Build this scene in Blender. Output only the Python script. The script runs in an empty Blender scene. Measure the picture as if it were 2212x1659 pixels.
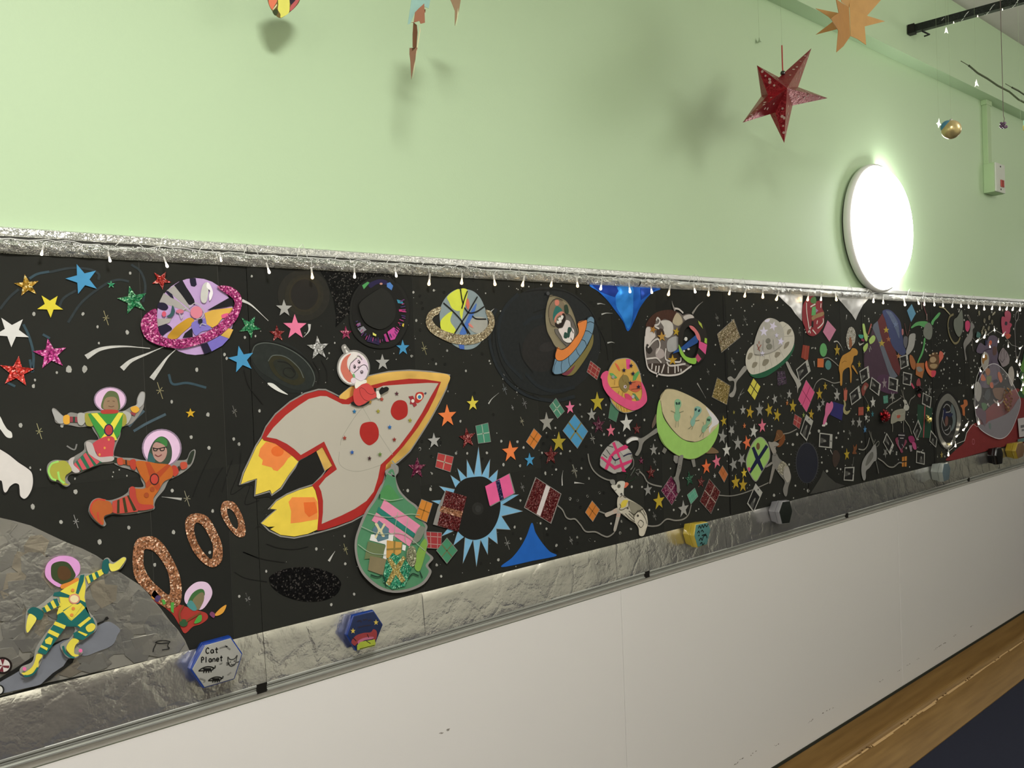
import bpy, bmesh, math, random
from mathutils import Vector, Matrix, noise
from mathutils.geometry import tessellate_polygon
random.seed(7)
SC = bpy.context.scene
COL = SC.collection

# ------------------------------------------------------------------ camera
CAM = Vector((0.0, -1.85, 1.80))
F_PX, CX, CY = 1780.0, 1106.0, 829.5
YAW, PITCH, ROLL = 0.70882126, -0.01911632, -0.03850318
_F = Vector((math.sin(YAW)*math.cos(PITCH), math.cos(YAW)*math.cos(PITCH), math.sin(PITCH)))
_r = Vector((math.cos(YAW), -math.sin(YAW), 0.0))
_u = _r.cross(_F)
RX = _r*math.cos(ROLL) + _u*math.sin(ROLL)
UX = -_r*math.sin(ROLL) + _u*math.cos(ROLL)
cam_data = bpy.data.cameras.new('camera')
cam = bpy.data.objects.new('camera', cam_data)
COL.objects.link(cam)
cam_data.sensor_width = 36.0
cam_data.lens = 36.0*F_PX/2212.0
cam_data.clip_start = 0.05
cam_data.clip_end = 100
cam.matrix_world = Matrix(((RX.x, UX.x, -_F.x, CAM.x), (RX.y, UX.y, -_F.y, CAM.y), (RX.z, UX.z, -_F.z, CAM.z), (0, 0, 0, 1)))
SC.camera = cam

# ------------------------------------------------------------------ world, lights, exposure
SC.view_settings.view_transform = 'Standard'
SC.view_settings.look = 'None'
SC.view_settings.gamma = 1.0
SC.view_settings.use_curve_mapping = False
SC.view_settings.exposure = 0.0
wd = bpy.data.worlds.new('world')
SC.world = wd
wd.use_nodes = True
wd.node_tree.nodes['Background'].inputs[0].default_value = (1.0, 0.97, 0.9, 1)
wd.node_tree.nodes['Background'].inputs[1].default_value = 0.05


def area_light(name, loc, rot, sx, sy, power, col):
    l = bpy.data.lights.new(name, 'AREA')
    l.shape = 'RECTANGLE'
    l.size, l.size_y, l.energy, l.color = sx, sy, power, col
    o = bpy.data.objects.new(name, l)
    o.location, o.rotation_euler = loc, rot
    COL.objects.link(o)
    return o


# ceiling luminaires of the corridor (recessed panels, all out of frame)
area_light('ceiling_panel_light', (0.35, -1.9, 3.4), (0, 0, 0), 0.5, 0.5, 74, (1.0, 0.97, 0.93))
area_light('ceiling_panel_light', (-1.8, -2.4, 3.3), (0, 0, 0), 0.6, 0.6, 40, (1.0, 0.95, 0.89))


def fill_light(name, loc, power, col, r=0.42):  # unseen point lights, added to brighten the bulkhead and ceiling
    l = bpy.data.lights.new(name, 'POINT')
    l.energy, l.color, l.shadow_soft_size = power, col, r
    o = bpy.data.objects.new(name, l)
    o.location = loc
    COL.objects.link(o)


fill_light('fill_point_light', (3.6, -2.3, 3.15), 50, (1.0, 0.965, 0.93))
fill_light('fill_point_light', (7.4, -2.2, 3.15), 46, (1.0, 0.965, 0.94))

# ------------------------------------------------------------------ mapping of the wall
def ray(px, py):
    return RX*(px-CX) - UX*(py-CY) + _F*F_PX


def W(px, py, off=0.0):
    """Point of the vertical plane that lies `off` metres in front of the wall (wall is y=0)."""
    d = ray(px, py)
    t = (-off - CAM.y)/d.y
    return CAM + d*t


def H(px, py, z):
    d = ray(px, py)
    t = (z - CAM.z)/d.z
    return CAM + d*t


def pxm(px, py, off=0.0):
    """metres per photo pixel (vertical) on that plane"""
    p = W(px, py, off)
    return (p-CAM).dot(_F)/F_PX


A1 = (0, 450, 3.95); A2 = (0, 820, 3.95); A3 = (0, 1180, 3.456); A4 = (500, 500, 4.424)
B1 = (500, 700, 4.424); B2 = (500, 950, 4.424); B3 = (880, 540, 4.424); B4 = (880, 850, 4.424)
C1 = (1240, 580, 6.144); C2 = (1240, 800, 6.144); C3 = (1180, 980, 5.267); C4 = (1540, 620, 6.506); C5 = (1540, 830, 6.506)
D1 = (1820, 630, 7.9); D2 = (1800, 810, 7.9); D3 = (1972, 620, 9.217); D4 = (1972, 780, 5.925); D5 = (1580, 0, 3.5)
E3 = (1560, 980, 5.267); E5 = (560, 1240, 5.53); E6 = (2052, 700, 13.825); E7 = (2052, 800, 6.9125); E8 = (1960, 100, 8.294)
F1 = (1230, 820, 12.29); F2 = (1140, 600, 7.54); F3 = (0, 800, 11.06); F4 = (0, 940, 9.76); F5 = (0, 1320, 7.9)
F6 = (320, 580, 8.295); F7 = (1500, 820, 8.508); F8 = (700, 730, 11.06)
P0 = (0, 0, 1.0)


def fr(f, pts):
    return [(f[0]+x/f[2], f[1]+y/f[2]) for x, y in pts]


# ------------------------------------------------------------------ materials
MATS = {}


def lin(h):
    v = [int(h[i:i+2], 16)/255 for i in (0, 2, 4)]
    return tuple((c/12.92 if c <= 0.04045 else ((c+0.055)/1.055)**2.4) for c in v)


def nodes_of(name):
    m = bpy.data.materials.new(name)
    m.use_nodes = True
    nt = m.node_tree
    return m, nt, nt.nodes['Principled BSDF']


def N(nt, t, **kw):
    n = nt.nodes.new(t)
    for k, v in kw.items():
        if k in n.inputs:
            n.inputs[k].default_value = v
        else:
            setattr(n, k, v)
    return n


GAIN = 0.98


def mat(key):
    """p:hex paper, g:hex glitter card, m:hex coloured metal foil, x:hex glossy plastic, i:hex ink, w:hex wiped paint"""
    if key in MATS:
        return MATS[key]
    kind, hx = key.split(':')
    m, nt, b = nodes_of({'p': 'paper_', 'g': 'glitter_', 'm': 'foil_card_', 'x': 'plastic_', 'i': 'ink_', 'w': 'chalky_paint_'}[kind]+hx)
    g = GAIN*(1.0 if kind != 'g' else 0.95)
    c = [min(0.9, v*g) for v in lin(hx)]
    L = nt.links.new
    geo = N(nt, 'ShaderNodeNewGeometry')
    if kind in 'piw':
        nz = N(nt, 'ShaderNodeTexNoise', **{'Scale': 38.0 if kind != 'w' else 90.0, 'Detail': 4.0})
        L(geo.outputs['Position'], nz.inputs['Vector'])
        mx = N(nt, 'ShaderNodeMix', data_type='RGBA')
        k = 0.86 if kind != 'w' else 0.55
        mx.inputs[6].default_value = (c[0]*k, c[1]*k, c[2]*k, 1)
        mx.inputs[7].default_value = (min(1, c[0]*1.1), min(1, c[1]*1.1), min(1, c[2]*1.1), 1)
        L(nz.outputs['Fac'], mx.inputs[0])
        L(mx.outputs[2], b.inputs['Base Color'])
        b.inputs['Roughness'].default_value = 0.62
        b.inputs['Specular IOR Level'].default_value = 0.25
    elif kind == 'g':
        vo = N(nt, 'ShaderNodeTexVoronoi', **{'Scale': 330.0})
        L(geo.outputs['Position'], vo.inputs['Vector'])
        sep = N(nt, 'ShaderNodeSeparateColor')
        L(vo.outputs['Color'], sep.inputs[0])
        cr = N(nt, 'ShaderNodeValToRGB')
        cr.color_ramp.elements[0].position = 0.0
        cr.color_ramp.elements[0].color = (c[0]*0.45, c[1]*0.45, c[2]*0.45, 1)
        cr.color_ramp.elements[1].position = 0.84
        cr.color_ramp.elements[1].color = (min(1, c[0]*1.25), min(1, c[1]*1.25), min(1, c[2]*1.25), 1)
        e = cr.color_ramp.elements.new(0.93)
        ga = min(1.0, max(c)*3+.1)
        e.color = (min(1, c[0]*2+.45*ga), min(1, c[1]*2+.40*ga), min(1, c[2]*2+.36*ga), 1)
        L(sep.outputs[0], cr.inputs[0])
        L(cr.outputs[0], b.inputs['Base Color'])
        dark = max(c) < .02
        b.inputs['Roughness'].default_value = 0.6 if dark else 0.38
        b.inputs['Metallic'].default_value = 0.0 if dark else 0.25
        b.inputs['Specular IOR Level'].default_value = 0.1 if dark else 0.5
        # every flake tilts its own way
        sb = N(nt, 'ShaderNodeVectorMath', operation='SUBTRACT')
        L(vo.outputs['Color'], sb.inputs[0]); sb.inputs[1].default_value = (.5, .5, .5)
        sc = N(nt, 'ShaderNodeVectorMath', operation='SCALE'); sc.inputs['Scale'].default_value = 0.9 if max(c) > .02 else 0.25
        L(sb.outputs[0], sc.inputs[0])
        ad = N(nt, 'ShaderNodeVectorMath', operation='ADD')
        L(sc.outputs[0], ad.inputs[0]); L(geo.outputs['Normal'], ad.inputs[1])
        no = N(nt, 'ShaderNodeVectorMath', operation='NORMALIZE')
        L(ad.outputs[0], no.inputs[0]); L(no.outputs[0], b.inputs['Normal'])
    elif kind == 'm':
        b.inputs['Base Color'].default_value = (min(1, c[0]*1.3), min(1, c[1]*1.3), min(1, c[2]*1.3), 1)
        b.inputs['Metallic'].default_value = 0.75
        b.inputs['Roughness'].default_value = 0.3
        nz = N(nt, 'ShaderNodeTexNoise', **{'Scale': 9.0, 'Detail': 2.0})
        L(geo.outputs['Position'], nz.inputs['Vector'])
        bp = N(nt, 'ShaderNodeBump', **{'Strength': 0.5, 'Distance': 0.02})
        L(nz.outputs['Fac'], bp.inputs['Height']); L(bp.outputs[0], b.inputs['Normal'])
    elif kind == 'x':
        b.inputs['Base Color'].default_value = (*c, 1)
        b.inputs['Roughness'].default_value = 0.22
        b.inputs['Coat Weight'].default_value = 0.3
    MATS[key] = m
    return m


def crumpled(name, col, rough, bump, scale, crease=0.5, metal=0.92):
    m, nt, b = nodes_of(name)
    L = nt.links.new
    geo = N(nt, 'ShaderNodeNewGeometry')
    b.inputs['Base Color'].default_value = (*col, 1)
    b.inputs['Metallic'].default_value = metal
    b.inputs['Roughness'].default_value = rough
    nz = N(nt, 'ShaderNodeTexNoise', **{'Scale': scale, 'Detail': 5.0, 'Roughness': 0.6})
    L(geo.outputs['Position'], nz.inputs['Vector'])
    vm = N(nt, 'ShaderNodeMix', data_type='VECTOR')
    vm.inputs[0].default_value = 0.12
    L(geo.outputs['Position'], vm.inputs[4]); L(nz.outputs['Color'], vm.inputs[5])
    vo = N(nt, 'ShaderNodeTexVoronoi', feature='DISTANCE_TO_EDGE')
    vo.inputs['Scale'].default_value = scale*1.4
    L(vm.outputs[1], vo.inputs['Vector'])
    mr = N(nt, 'ShaderNodeMapRange'); mr.inputs[1].default_value = 0; mr.inputs[2].default_value = 0.12
    L(vo.outputs['Distance'], mr.inputs[0])
    ad = N(nt, 'ShaderNodeMath', operation='MULTIPLY_ADD'); ad.inputs[1].default_value = crease
    L(mr.outputs[0], ad.inputs[0]); L(nz.outputs['Fac'], ad.inputs[2])
    bp = N(nt, 'ShaderNodeBump', **{'Strength': bump, 'Distance': 0.01})
    L(ad.outputs[0], bp.inputs['Height']); L(bp.outputs[0], b.inputs['Normal'])
    return m


def plain(name, hx, rough=0.6, metal=0.0, g=GAIN, noise_amt=0.06, scale=6.0, bump=0.0, bscale=200.0, spec=0.3):
    m, nt, b = nodes_of(name)
    L = nt.links.new
    c = [min(0.92, v*g) for v in lin(hx)]
    geo = N(nt, 'ShaderNodeNewGeometry')
    nz = N(nt, 'ShaderNodeTexNoise', **{'Scale': scale, 'Detail': 4.0})
    L(geo.outputs['Position'], nz.inputs['Vector'])
    mx = N(nt, 'ShaderNodeMix', data_type='RGBA')
    mx.inputs[6].default_value = (*[v*(1-noise_amt) for v in c], 1)
    mx.inputs[7].default_value = (*[min(1, v*(1+noise_amt)) for v in c], 1)
    L(nz.outputs['Fac'], mx.inputs[0]); L(mx.outputs[2], b.inputs['Base Color'])
    b.inputs['Roughness'].default_value = rough
    b.inputs['Metallic'].default_value = metal
    b.inputs['Specular IOR Level'].default_value = spec
    if bump:
        n2 = N(nt, 'ShaderNodeTexNoise', **{'Scale': bscale, 'Detail': 3.0})
        L(geo.outputs['Position'], n2.inputs['Vector'])
        bp = N(nt, 'ShaderNodeBump', **{'Strength': bump, 'Distance': 0.002})
        L(n2.outputs['Fac'], bp.inputs['Height']); L(bp.outputs[0], b.inputs['Normal'])
    return m


def emitter(name, col, strength):
    m, nt, b = nodes_of(name)
    b.inputs['Base Color'].default_value = (*col, 1)
    b.inputs['Emission Color'].default_value = (*col, 1)
    b.inputs['Emission Strength'].default_value = strength
    return m


def clear_plastic(name, tint=(0.95, 0.95, 1.0), alpha=0.28, rough=0.12):
    m, nt, b = nodes_of(name)
    b.inputs['Base Color'].default_value = (*tint, 1)
    b.inputs['Roughness'].default_value = rough
    b.inputs['Alpha'].default_value = alpha
    b.inputs['Coat Weight'].default_value = 0.5
    return m


# ------------------------------------------------------------------ objects
def tag(o, label=None, cat=None, group=None, kind=None):
    if label: o['label'] = label
    if cat: o['category'] = cat
    if group: o['group'] = group
    if kind: o['kind'] = kind
    return o


def empty(name, loc, label=None, cat=None, group=None):
    o = bpy.data.objects.new(name, None)
    o.empty_display_size = 0.05
    o.location = loc
    COL.objects.link(o)
    return tag(o, label, cat, group)


def world_loc(o):
    v = Vector((0, 0, 0))
    while o is not None:
        v += Vector(o.location)
        o = o.parent
    return v


def mesh_obj(name, verts, faces, m, parent=None, smooth=False, loc=None):
    """verts in world space; the object's origin goes to `loc` (or its parent's place)"""
    base = world_loc(parent) if parent is not None else Vector((0, 0, 0))
    if loc is None:
        loc = base.copy()
        if parent is None and verts:
            loc = sum((Vector(v) for v in verts), Vector((0, 0, 0)))/len(verts)
    loc = Vector(loc)
    me = bpy.data.meshes.new(name)
    me.from_pydata([tuple(Vector(v)-loc) for v in verts], [], faces)
    me.validate()
    me.materials.append(m if not isinstance(m, str) else mat(m))
    if smooth:
        for p in me.polygons: p.use_smooth = True
    me.update()
    o = bpy.data.objects.new(name, me)
    o.location = loc - base
    if parent is not None:
        o.parent = parent
    COL.objects.link(o)
    return o


def boxv(a, b):
    x0, y0, z0 = a; x1, y1, z1 = b
    return ([(x0, y0, z0), (x1, y0, z0), (x1, y1, z0), (x0, y1, z0), (x0, y0, z1), (x1, y0, z1), (x1, y1, z1), (x0, y1, z1)],
            [(0, 3, 2, 1), (4, 5, 6, 7), (0, 1, 5, 4), (1, 2, 6, 5), (2, 3, 7, 6), (3, 0, 4, 7)])


def box(name, a, b, m, parent=None, bev=0.0):
    v, f = boxv(a, b)
    o = mesh_obj(name, v, f, m, parent)
    if bev:
        md = o.modifiers.new('bevel', 'BEVEL'); md.width = bev; md.segments = 2
    return o


def cr_closed(pts, k=5):
    n = len(pts); out = []
    for i in range(n):
        p0, p1, p2, p3 = pts[i-1], pts[i], pts[(i+1) % n], pts[(i+2) % n]
        for j in range(k):
            t = j/k
            out.append(tuple(0.5*((2*p1[a]) + (-p0[a]+p2[a])*t + (2*p0[a]-5*p1[a]+4*p2[a]-p3[a])*t*t + (-p0[a]+3*p1[a]-3*p2[a]+p3[a])*t*t*t) for a in (0, 1)))
    return out


def cr_open(pts, k=6):
    n = len(pts)
    if n < 3: return list(pts)
    out = []
    for i in range(n-1):
        p1, p2 = pts[i], pts[i+1]
        p0 = pts[i-1] if i else tuple(2*p1[a]-p2[a] for a in (0, 1))
        p3 = pts[i+2] if i+2 < n else tuple(2*p2[a]-p1[a] for a in (0, 1))
        for j in range(k):
            t = j/k
            out.append(tuple(0.5*((2*p1[a]) + (-p0[a]+p2[a])*t + (2*p0[a]-5*p1[a]+4*p2[a]-p3[a])*t*t + (-p0[a]+3*p1[a]-3*p2[a]+p3[a])*t*t*t) for a in (0, 1)))
    out.append(pts[-1])
    return out


def ell(cx, cy, rx, ry, rot=0, n=28, a0=0, a1=360):
    c, s = math.cos(math.radians(rot)), math.sin(math.radians(rot))
    out = []
    full = abs(a1-a0) >= 360
    for i in range(n if full else n+1):
        a = math.radians(a0+(a1-a0)*i/n)
        x, y = rx*math.cos(a), ry*math.sin(a)
        out.append((cx+x*c-y*s, cy+x*s+y*c))
    return out


def slab(loops, off, th):
    """paper slab hugging the plane at distance off from the wall; loops of photo points (first = outline, others = holes)"""
    wl = [[W(x, y, off) for x, y in lp] for lp in loops]
    flat = [[Vector((p.x, p.z, 0)) for p in lp] for lp in wl]
    tris = tessellate_polygon(flat)
    base = [p for lp in wl for p in lp]
    n = len(base)
    vs = [Vector((p.x, -off-th, p.z)) for p in base] + [Vector((p.x, -off+0.0002, p.z)) for p in base]
    fs = []
    for t in tris:
        a, b, c = (base[i] for i in t)
        ar = (b.x-a.x)*(c.z-a.z)-(b.z-a.z)*(c.x-a.x)
        if abs(ar) < 1e-12: continue
        fs.append(tuple(t) if ar > 0 else (t[0], t[2], t[1]))
    k = 0
    for lp in wl:
        m = len(lp)
        s = sum(lp[i].x*lp[(i+1) % m].z-lp[(i+1) % m].x*lp[i].z for i in range(m))
        for i in range(m):
            a, b = k+i, k+(i+1) % m
            fs.append((a, a+n, b+n, b) if s > 0 else (a, b, b+n, a+n))
        k += m
    return vs, fs


def ribbon(pts, w, off, closed=False, taper=False):
    """ink / cord stroke of width w (photo px) along photo points"""
    n = len(pts)
    ws = [W(x, y, off) for x, y in pts]
    vs, fs = [], []
    for i in range(n):
        if closed:
            a, b = ws[i-1], ws[(i+1) % n]
        else:
            a, b = ws[max(0, i-1)], ws[min(n-1, i+1)]
        d = Vector((b.x-a.x, 0, b.z-a.z))
        if d.length < 1e-7: d = Vector((1, 0, 0))
        d.normalize()
        nn = Vector((-d.z, 0, d.x))
        hw = w*pxm(pts[i][0], pts[i][1], off)/2
        if taper:
            hw *= max(0.15, 1-i/(n-1)) if taper is True else max(0.15, math.sin(math.pi*(i+0.3)/(n-0.4)))
        for s in (1, -1):
            q = ws[i]+nn*hw*s
            vs.append(Vector((q.x, -off, q.z)))
    m = n if closed else n-1
    for i in range(m):
        a, b = 2*i, 2*((i+1) % n)
        fs.append((a, a+1, b+1, b))
    # make all look outwards (-Y)
    out = []
    for f in fs:
        p = [vs[i] for i in f]
        ar = sum(p[i].x*p[(i+1) % 4].z-p[(i+1) % 4].x*p[i].z for i in range(4))
        out.append(f if ar > 0 else f[::-1])
    return vs, out


def merge(parts):
    V, Fc = [], []
    for v, f in parts:
        k = len(V)
        V += v
        Fc += [tuple(i+k for i in q) for q in f]
    return V, Fc


BOARD = 0.0125          # face of the black paper in front of the wall
STEP = 0.00022


def shape_pts(kind, f, data):
    if kind == 'e':
        cx, cy, rx, ry = data[:4]
        rot = data[4] if len(data) > 4 else 0
        return fr(f, ell(cx, cy, rx, ry, rot))
    pts = fr(f, data)
    return cr_closed(pts) if kind in 'so' else pts


def art(name, label, cat, f, parts, lift=0.0006, group=None, root=None):
    """A flat cut-out on the boards. parts: (part name, material key, kind, data[, width or holes])
    kinds: p polygon, s smooth polygon, e ellipse, l line, c curve, L closed line, O closed curve"""
    if root is None:
        k0 = parts[0]
        d0 = k0[3][0] if isinstance(k0[3][0], list) else k0[3]
        q = shape_pts(k0[2] if k0[2] in 'pse' else 'p', f, d0)
        c = W(sum(p[0] for p in q)/len(q), sum(p[1] for p in q)/len(q), BOARD+lift)
        root = empty(name, c, label, cat, group)
        root['layer'] = BOARD+lift
    off = root['layer']
    for pt in parts:
        pn, mk, kd, data = pt[:4]
        opt = pt[4] if len(pt) > 4 else None
        if kd in 'pse':
            loops = [shape_pts(kd, f, data)]
            if opt:
                loops += [shape_pts('s' if kd != 'p' else 'p', f, h) for h in opt]
            v, fc = slab(loops, off, STEP)
        else:
            groups = data if isinstance(data[0], list) else [data]
            rs = []
            for g in groups:
                q = fr(f, g)
                if kd in 'cO' or kd == 't':
                    q = cr_closed(q) if kd == 'O' else cr_open(q)
                rs.append(ribbon(q, (opt or 6)/f[2], off+STEP, kd in 'LO', kd == 't'))
            v, fc = merge(rs)
        po = mesh_obj(pn, v, fc, mk, root)
        if kd not in 'pse' and isinstance(data[0], list) and len(data) > 1: po['kind'] = 'stuff'
        off += STEP
    root['layer'] = off
    return root
# ================================================================== ROOM SHELL
M_GREEN = plain('green_wall_paint', 'BAD3AE', 0.5, noise_amt=0.015, scale=2.0, bump=0.12, bscale=160, g=1.0)
M_WPANEL = plain('white_laminate', 'D8D6D4', 0.28, noise_amt=0.02, scale=1.2, g=1.13, spec=0.5)
M_CEIL = plain('ceiling_white', 'D0CDC6', 0.8, g=0.95)
M_ALU = plain('brushed_aluminium', 'B8BAB4', 0.42, metal=0.6, scale=40)
M_ALUD = plain('dark_aluminium_groove_shade', '4A4A46', 0.5, metal=0.4)
M_BLACKP = plain('black_plastic', '161412', 0.5)
M_NAVY = plain('navy_carpet', '2A2E42', 0.95, noise_amt=0.25, scale=300, bump=0.4, bscale=500, g=.6)
M_CREAM = plain('cream_wall_paint', 'E2DDCB', 0.7, noise_amt=0.03)
M_DARKP = plain('brown_reflection_slab', '33261A', 0.6, noise_amt=0.2, scale=4)
M_GREYC = plain('charcoal_reflection_slab', '1E1E1E', 0.9, noise_amt=0.15, scale=8)
XL, XR, ZC, YB = -3.0, 13.0, 3.66, -3.2


def struct(name, v, f, m, **k):
    o = mesh_obj(name, v, f, m, None, **k)
    o['kind'] = 'structure'
    return o


def sbox(name, a, b, m):
    v, f = boxv(a, b)
    return struct(name, v, f, m)


sbox('wall_front', (XL, 0, -0.02), (XR, 0.15, ZC), M_GREEN)
# bulkhead along the top of the wall
sbox('trim_1', (XL, -0.073, 3.254), (XR, 0, ZC), M_GREEN)
sbox('ceiling', (XL, YB, ZC), (XR, 0.15, ZC+0.1), M_CEIL)
sbox('floor', (XL, YB, -0.1), (XR, 0.15, -0.0), M_NAVY)
sbox('wall_left', (XL-0.1, YB, 0), (XL, 0, ZC), M_CREAM)
sbox('wall_right', (XR, YB, 0), (XR+0.1, 0, ZC), M_CREAM)
sbox('wall_back', (XL, YB-0.1, 0), (XR, YB, ZC), M_CREAM)
# unseen dark slabs, added opposite to darken the foil's reflections
sbox('trim_2', (XL, YB, 0), (1.75, YB+0.15, 1.5), M_DARKP)
sbox('trim_3', (5.9, YB, 0), (10.6, YB+0.12, 2.5), M_GREYC)

# coved vinyl margin: upstand, quarter round, floor strip
m, nt, b = nodes_of('tan_vinyl')
geo = N(nt, 'ShaderNodeNewGeometry')
mp = N(nt, 'ShaderNodeMapping'); mp.inputs['Scale'].default_value = (1.2, 14, 14)
nt.links.new(geo.outputs['Position'], mp.inputs[0])
nz = N(nt, 'ShaderNodeTexNoise', **{'Scale': 2.2, 'Detail': 6.0})
nt.links.new(mp.outputs[0], nz.inputs['Vector'])
cr = N(nt, 'ShaderNodeValToRGB')
cr.color_ramp.elements[0].position = .3; cr.color_ramp.elements[0].color = (*[v*.6 for v in lin('9E7A44')], 1)
cr.color_ramp.elements[1].position = .75; cr.color_ramp.elements[1].color = (*[v*.62 for v in lin('BC965A')], 1)
nt.links.new(nz.outputs['Fac'], cr.inputs[0]); nt.links.new(cr.outputs[0], b.inputs['Base Color'])
b.inputs['Roughness'].default_value = 0.45
M_TAN = m
prof = [(0.0, 0.152), (-0.008, 0.152), (-0.010, 0.05)] + [(-0.010-0.03*(1-math.cos(math.radians(a))), 0.034-0.03*math.sin(math.radians(a))) for a in range(0, 91, 15)] + [(-0.24, 0.004), (-0.24, 0.0)]
v, f = [], []
xs = [XL+(XR-XL)*i/8 for i in range(9)]
for x in xs:
    v += [(x, y, z) for y, z in prof]
n = len(prof)
for i in range(8):
    for j in range(n-1):
        f.append((i*n+j, i*n+j+1, (i+1)*n+j+1, (i+1)*n+j))
o = struct('baseboard_front', v, f, M_TAN, smooth=False)
# pale scuffed line and dark nicks where the vinyl bends
rs = []
random.seed(3)
x = 2.6
scv, scf = [], []
while x < 7.5:
    L_ = random.uniform(.05, .16)
    w = random.uniform(.003, .009)
    k = len(scv)
    y = -0.034-random.uniform(0, .006)
    scv += [(x, y-w, 0.0052), (x+L_, y-w*random.uniform(.5, 1.2), 0.0052), (x+L_, y+w*.3, 0.0085), (x, y+w*.3, 0.0085)]
    scf.append((k, k+1, k+2, k+3))
    x += L_*random.uniform(.85, 1.1)
w_ = mesh_obj('worn_edge', scv, scf, plain('worn_vinyl', 'C9A877', 0.6), o); w_['kind'] = 'stuff'
scv, scf = [], []
for x in (3.52, 3.62, 3.95, 4.02, 4.33, 4.41, 4.72, 4.79, 5.15, 5.6):
    for q in range(3):
        k = len(scv)
        xx = x+random.uniform(-.02, .05); y = -0.03-random.uniform(0, .012); s = random.uniform(.003, .01)
        scv += [(xx, y-.002, .0088), (xx+s*2, y-.003, .0088), (xx+s*2.4, y+.003, .0095), (xx, y+.002, .0095)]
        scf.append((k, k+1, k+2, k+3))
w_ = mesh_obj('scuff_nick', scv, scf, plain('dark_scuff', '5E4526', 0.8), o); w_['kind'] = 'stuff'
sbox('trim_4', (XL, -0.0095, 0.150), (XR, 0, 0.162), plain('seam_shadow_dark', '2C2F27', 0.7))  # dark strip painted for the shadowed gap between panelling and skirting

# white laminate panelling below the boards, with the frame line under the rail
panels = [(XL, 0.0), (0.002, 2.02), (2.022, 4.04), (4.042, 6.06), (6.062, XR)]
wp = empty('wall_panelling', (0, 0, 0.16)); wp['kind'] = 'structure'; wp.name = 'wall_lower'
for a, c in panels:
    box('panel', (a, -0.006, 0.162), (c, 0, 1.052), M_WPANEL, wp, bev=0.001)
box('panel_cap', (XL, -0.0075, 1.0545), (XR, 0, 1.0745), M_WPANEL, wp, bev=0.002)
# grey scuffs near the foot of the panelling
random.seed(11)
sv, sf = [], []
for (px, py) in [(1602, 1640), (1625, 1629), (1748, 1560), (1780, 1539), (1795, 1531), (1902, 1472), (1942, 1449), (1962, 1437), (1982, 1424), (2020, 1402), (2030, 1396), (2040, 1390), (2062, 1373), (2098, 1353), (1590, 1650), (1675, 1610), (960, 1580), (1900, 1080)]:
    p = W(px, py, 0.006)
    for q in range(4):
        a = p.x+random.uniform(-.02, .02); z = p.z+random.uniform(-.003, .003); s = random.uniform(.003, .011); h = random.uniform(.0012, .003)
        k = len(sv)
        sv += [(a, -0.0063, z), (a+s, -0.0063, z-h*.6), (a+s*1.5, -0.0063, z+h*.6), (a+s*.4, -0.0063, z+h)]
        sf.append((k, k+1, k+2, k+3))
w_ = mesh_obj('scuff_mark', sv, sf, plain('grey_scuff', '8C8780', 0.8), wp); w_['kind'] = 'stuff'

# ================================================================== DISPLAY BOARDS
M_FOIL_T = crumpled('kitchen_foil_frame', (0.86, 0.87, 0.84), 0.2, 0.9, 55, .7)
M_FOIL_U = crumpled('smooth_foil_frame', (0.70, 0.71, 0.68), 0.34, 0.5, 40, .3)
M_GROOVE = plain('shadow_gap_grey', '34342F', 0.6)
M_FOIL_B = crumpled('kitchen_foil_sheet', (0.86, 0.85, 0.83), 0.24, 0.34, 8, .14, .92)
M_FOIL_P = crumpled('crumpled_foil_patch', (0.62, 0.61, 0.57), 0.36, 0.7, 22, .8)
clips = [-0.586, 0.783, 2.149, 3.519, 4.890, 6.261]
BLK = ['p:2B2B28', 'p:2E2E2B', 'p:272825']
M_BLK = [plain('black_backing_paper_%s' % w, h, 0.8, noise_amt=0.12, scale=9, bump=0.15, bscale=60, g=.72, spec=0.12) for w, h in (('a', '2F302C'), ('b', '32332F'), ('c', '2C2D2A'))]
names = ['display board furthest to the left, with the foil moon and skier', 'display board carrying the big red and silver rocket', 'display board with the green saucer and swarm of small stars', 'display board with square photo prints and the dark sleigh disc', 'far display board with the red felt hill and purple creature']
cols_px = [312, 480, 897, 1158, 1322, 1420, 1566, 1737, 1863, 2012, 2089]
colx = sorted([W(p, 900 if p < 1500 else 800).x for p in cols_px])


def strip(x0, x1, prof, dx, amp, seed, name, m, parent, fx=26, fz=60, jit=.35, smooth=False):
    """profile (t, y) extruded along x with random crumple"""
    rnd = random.Random(seed)
    n = max(2, int((x1-x0)/dx))
    vs, fs = [], []
    k = len(prof)
    for i in range(n+1):
        x = x0+(x1-x0)*i/n
        for (z, y, a) in prof:
            q = noise.noise_vector(Vector((x*fx, z*fz, seed)))
            vs.append((x, y-a*amp*(0.5+q.x+rnd.uniform(-jit, jit)), z+a*amp*.6*q.y))
    for i in range(n):
        for j in range(k-1):
            fs.append((i*k+j, i*k+j+1, (i+1)*k+j+1, (i+1)*k+j))
    return mesh_obj(name, vs, fs, m, parent, smooth=smooth)


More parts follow.
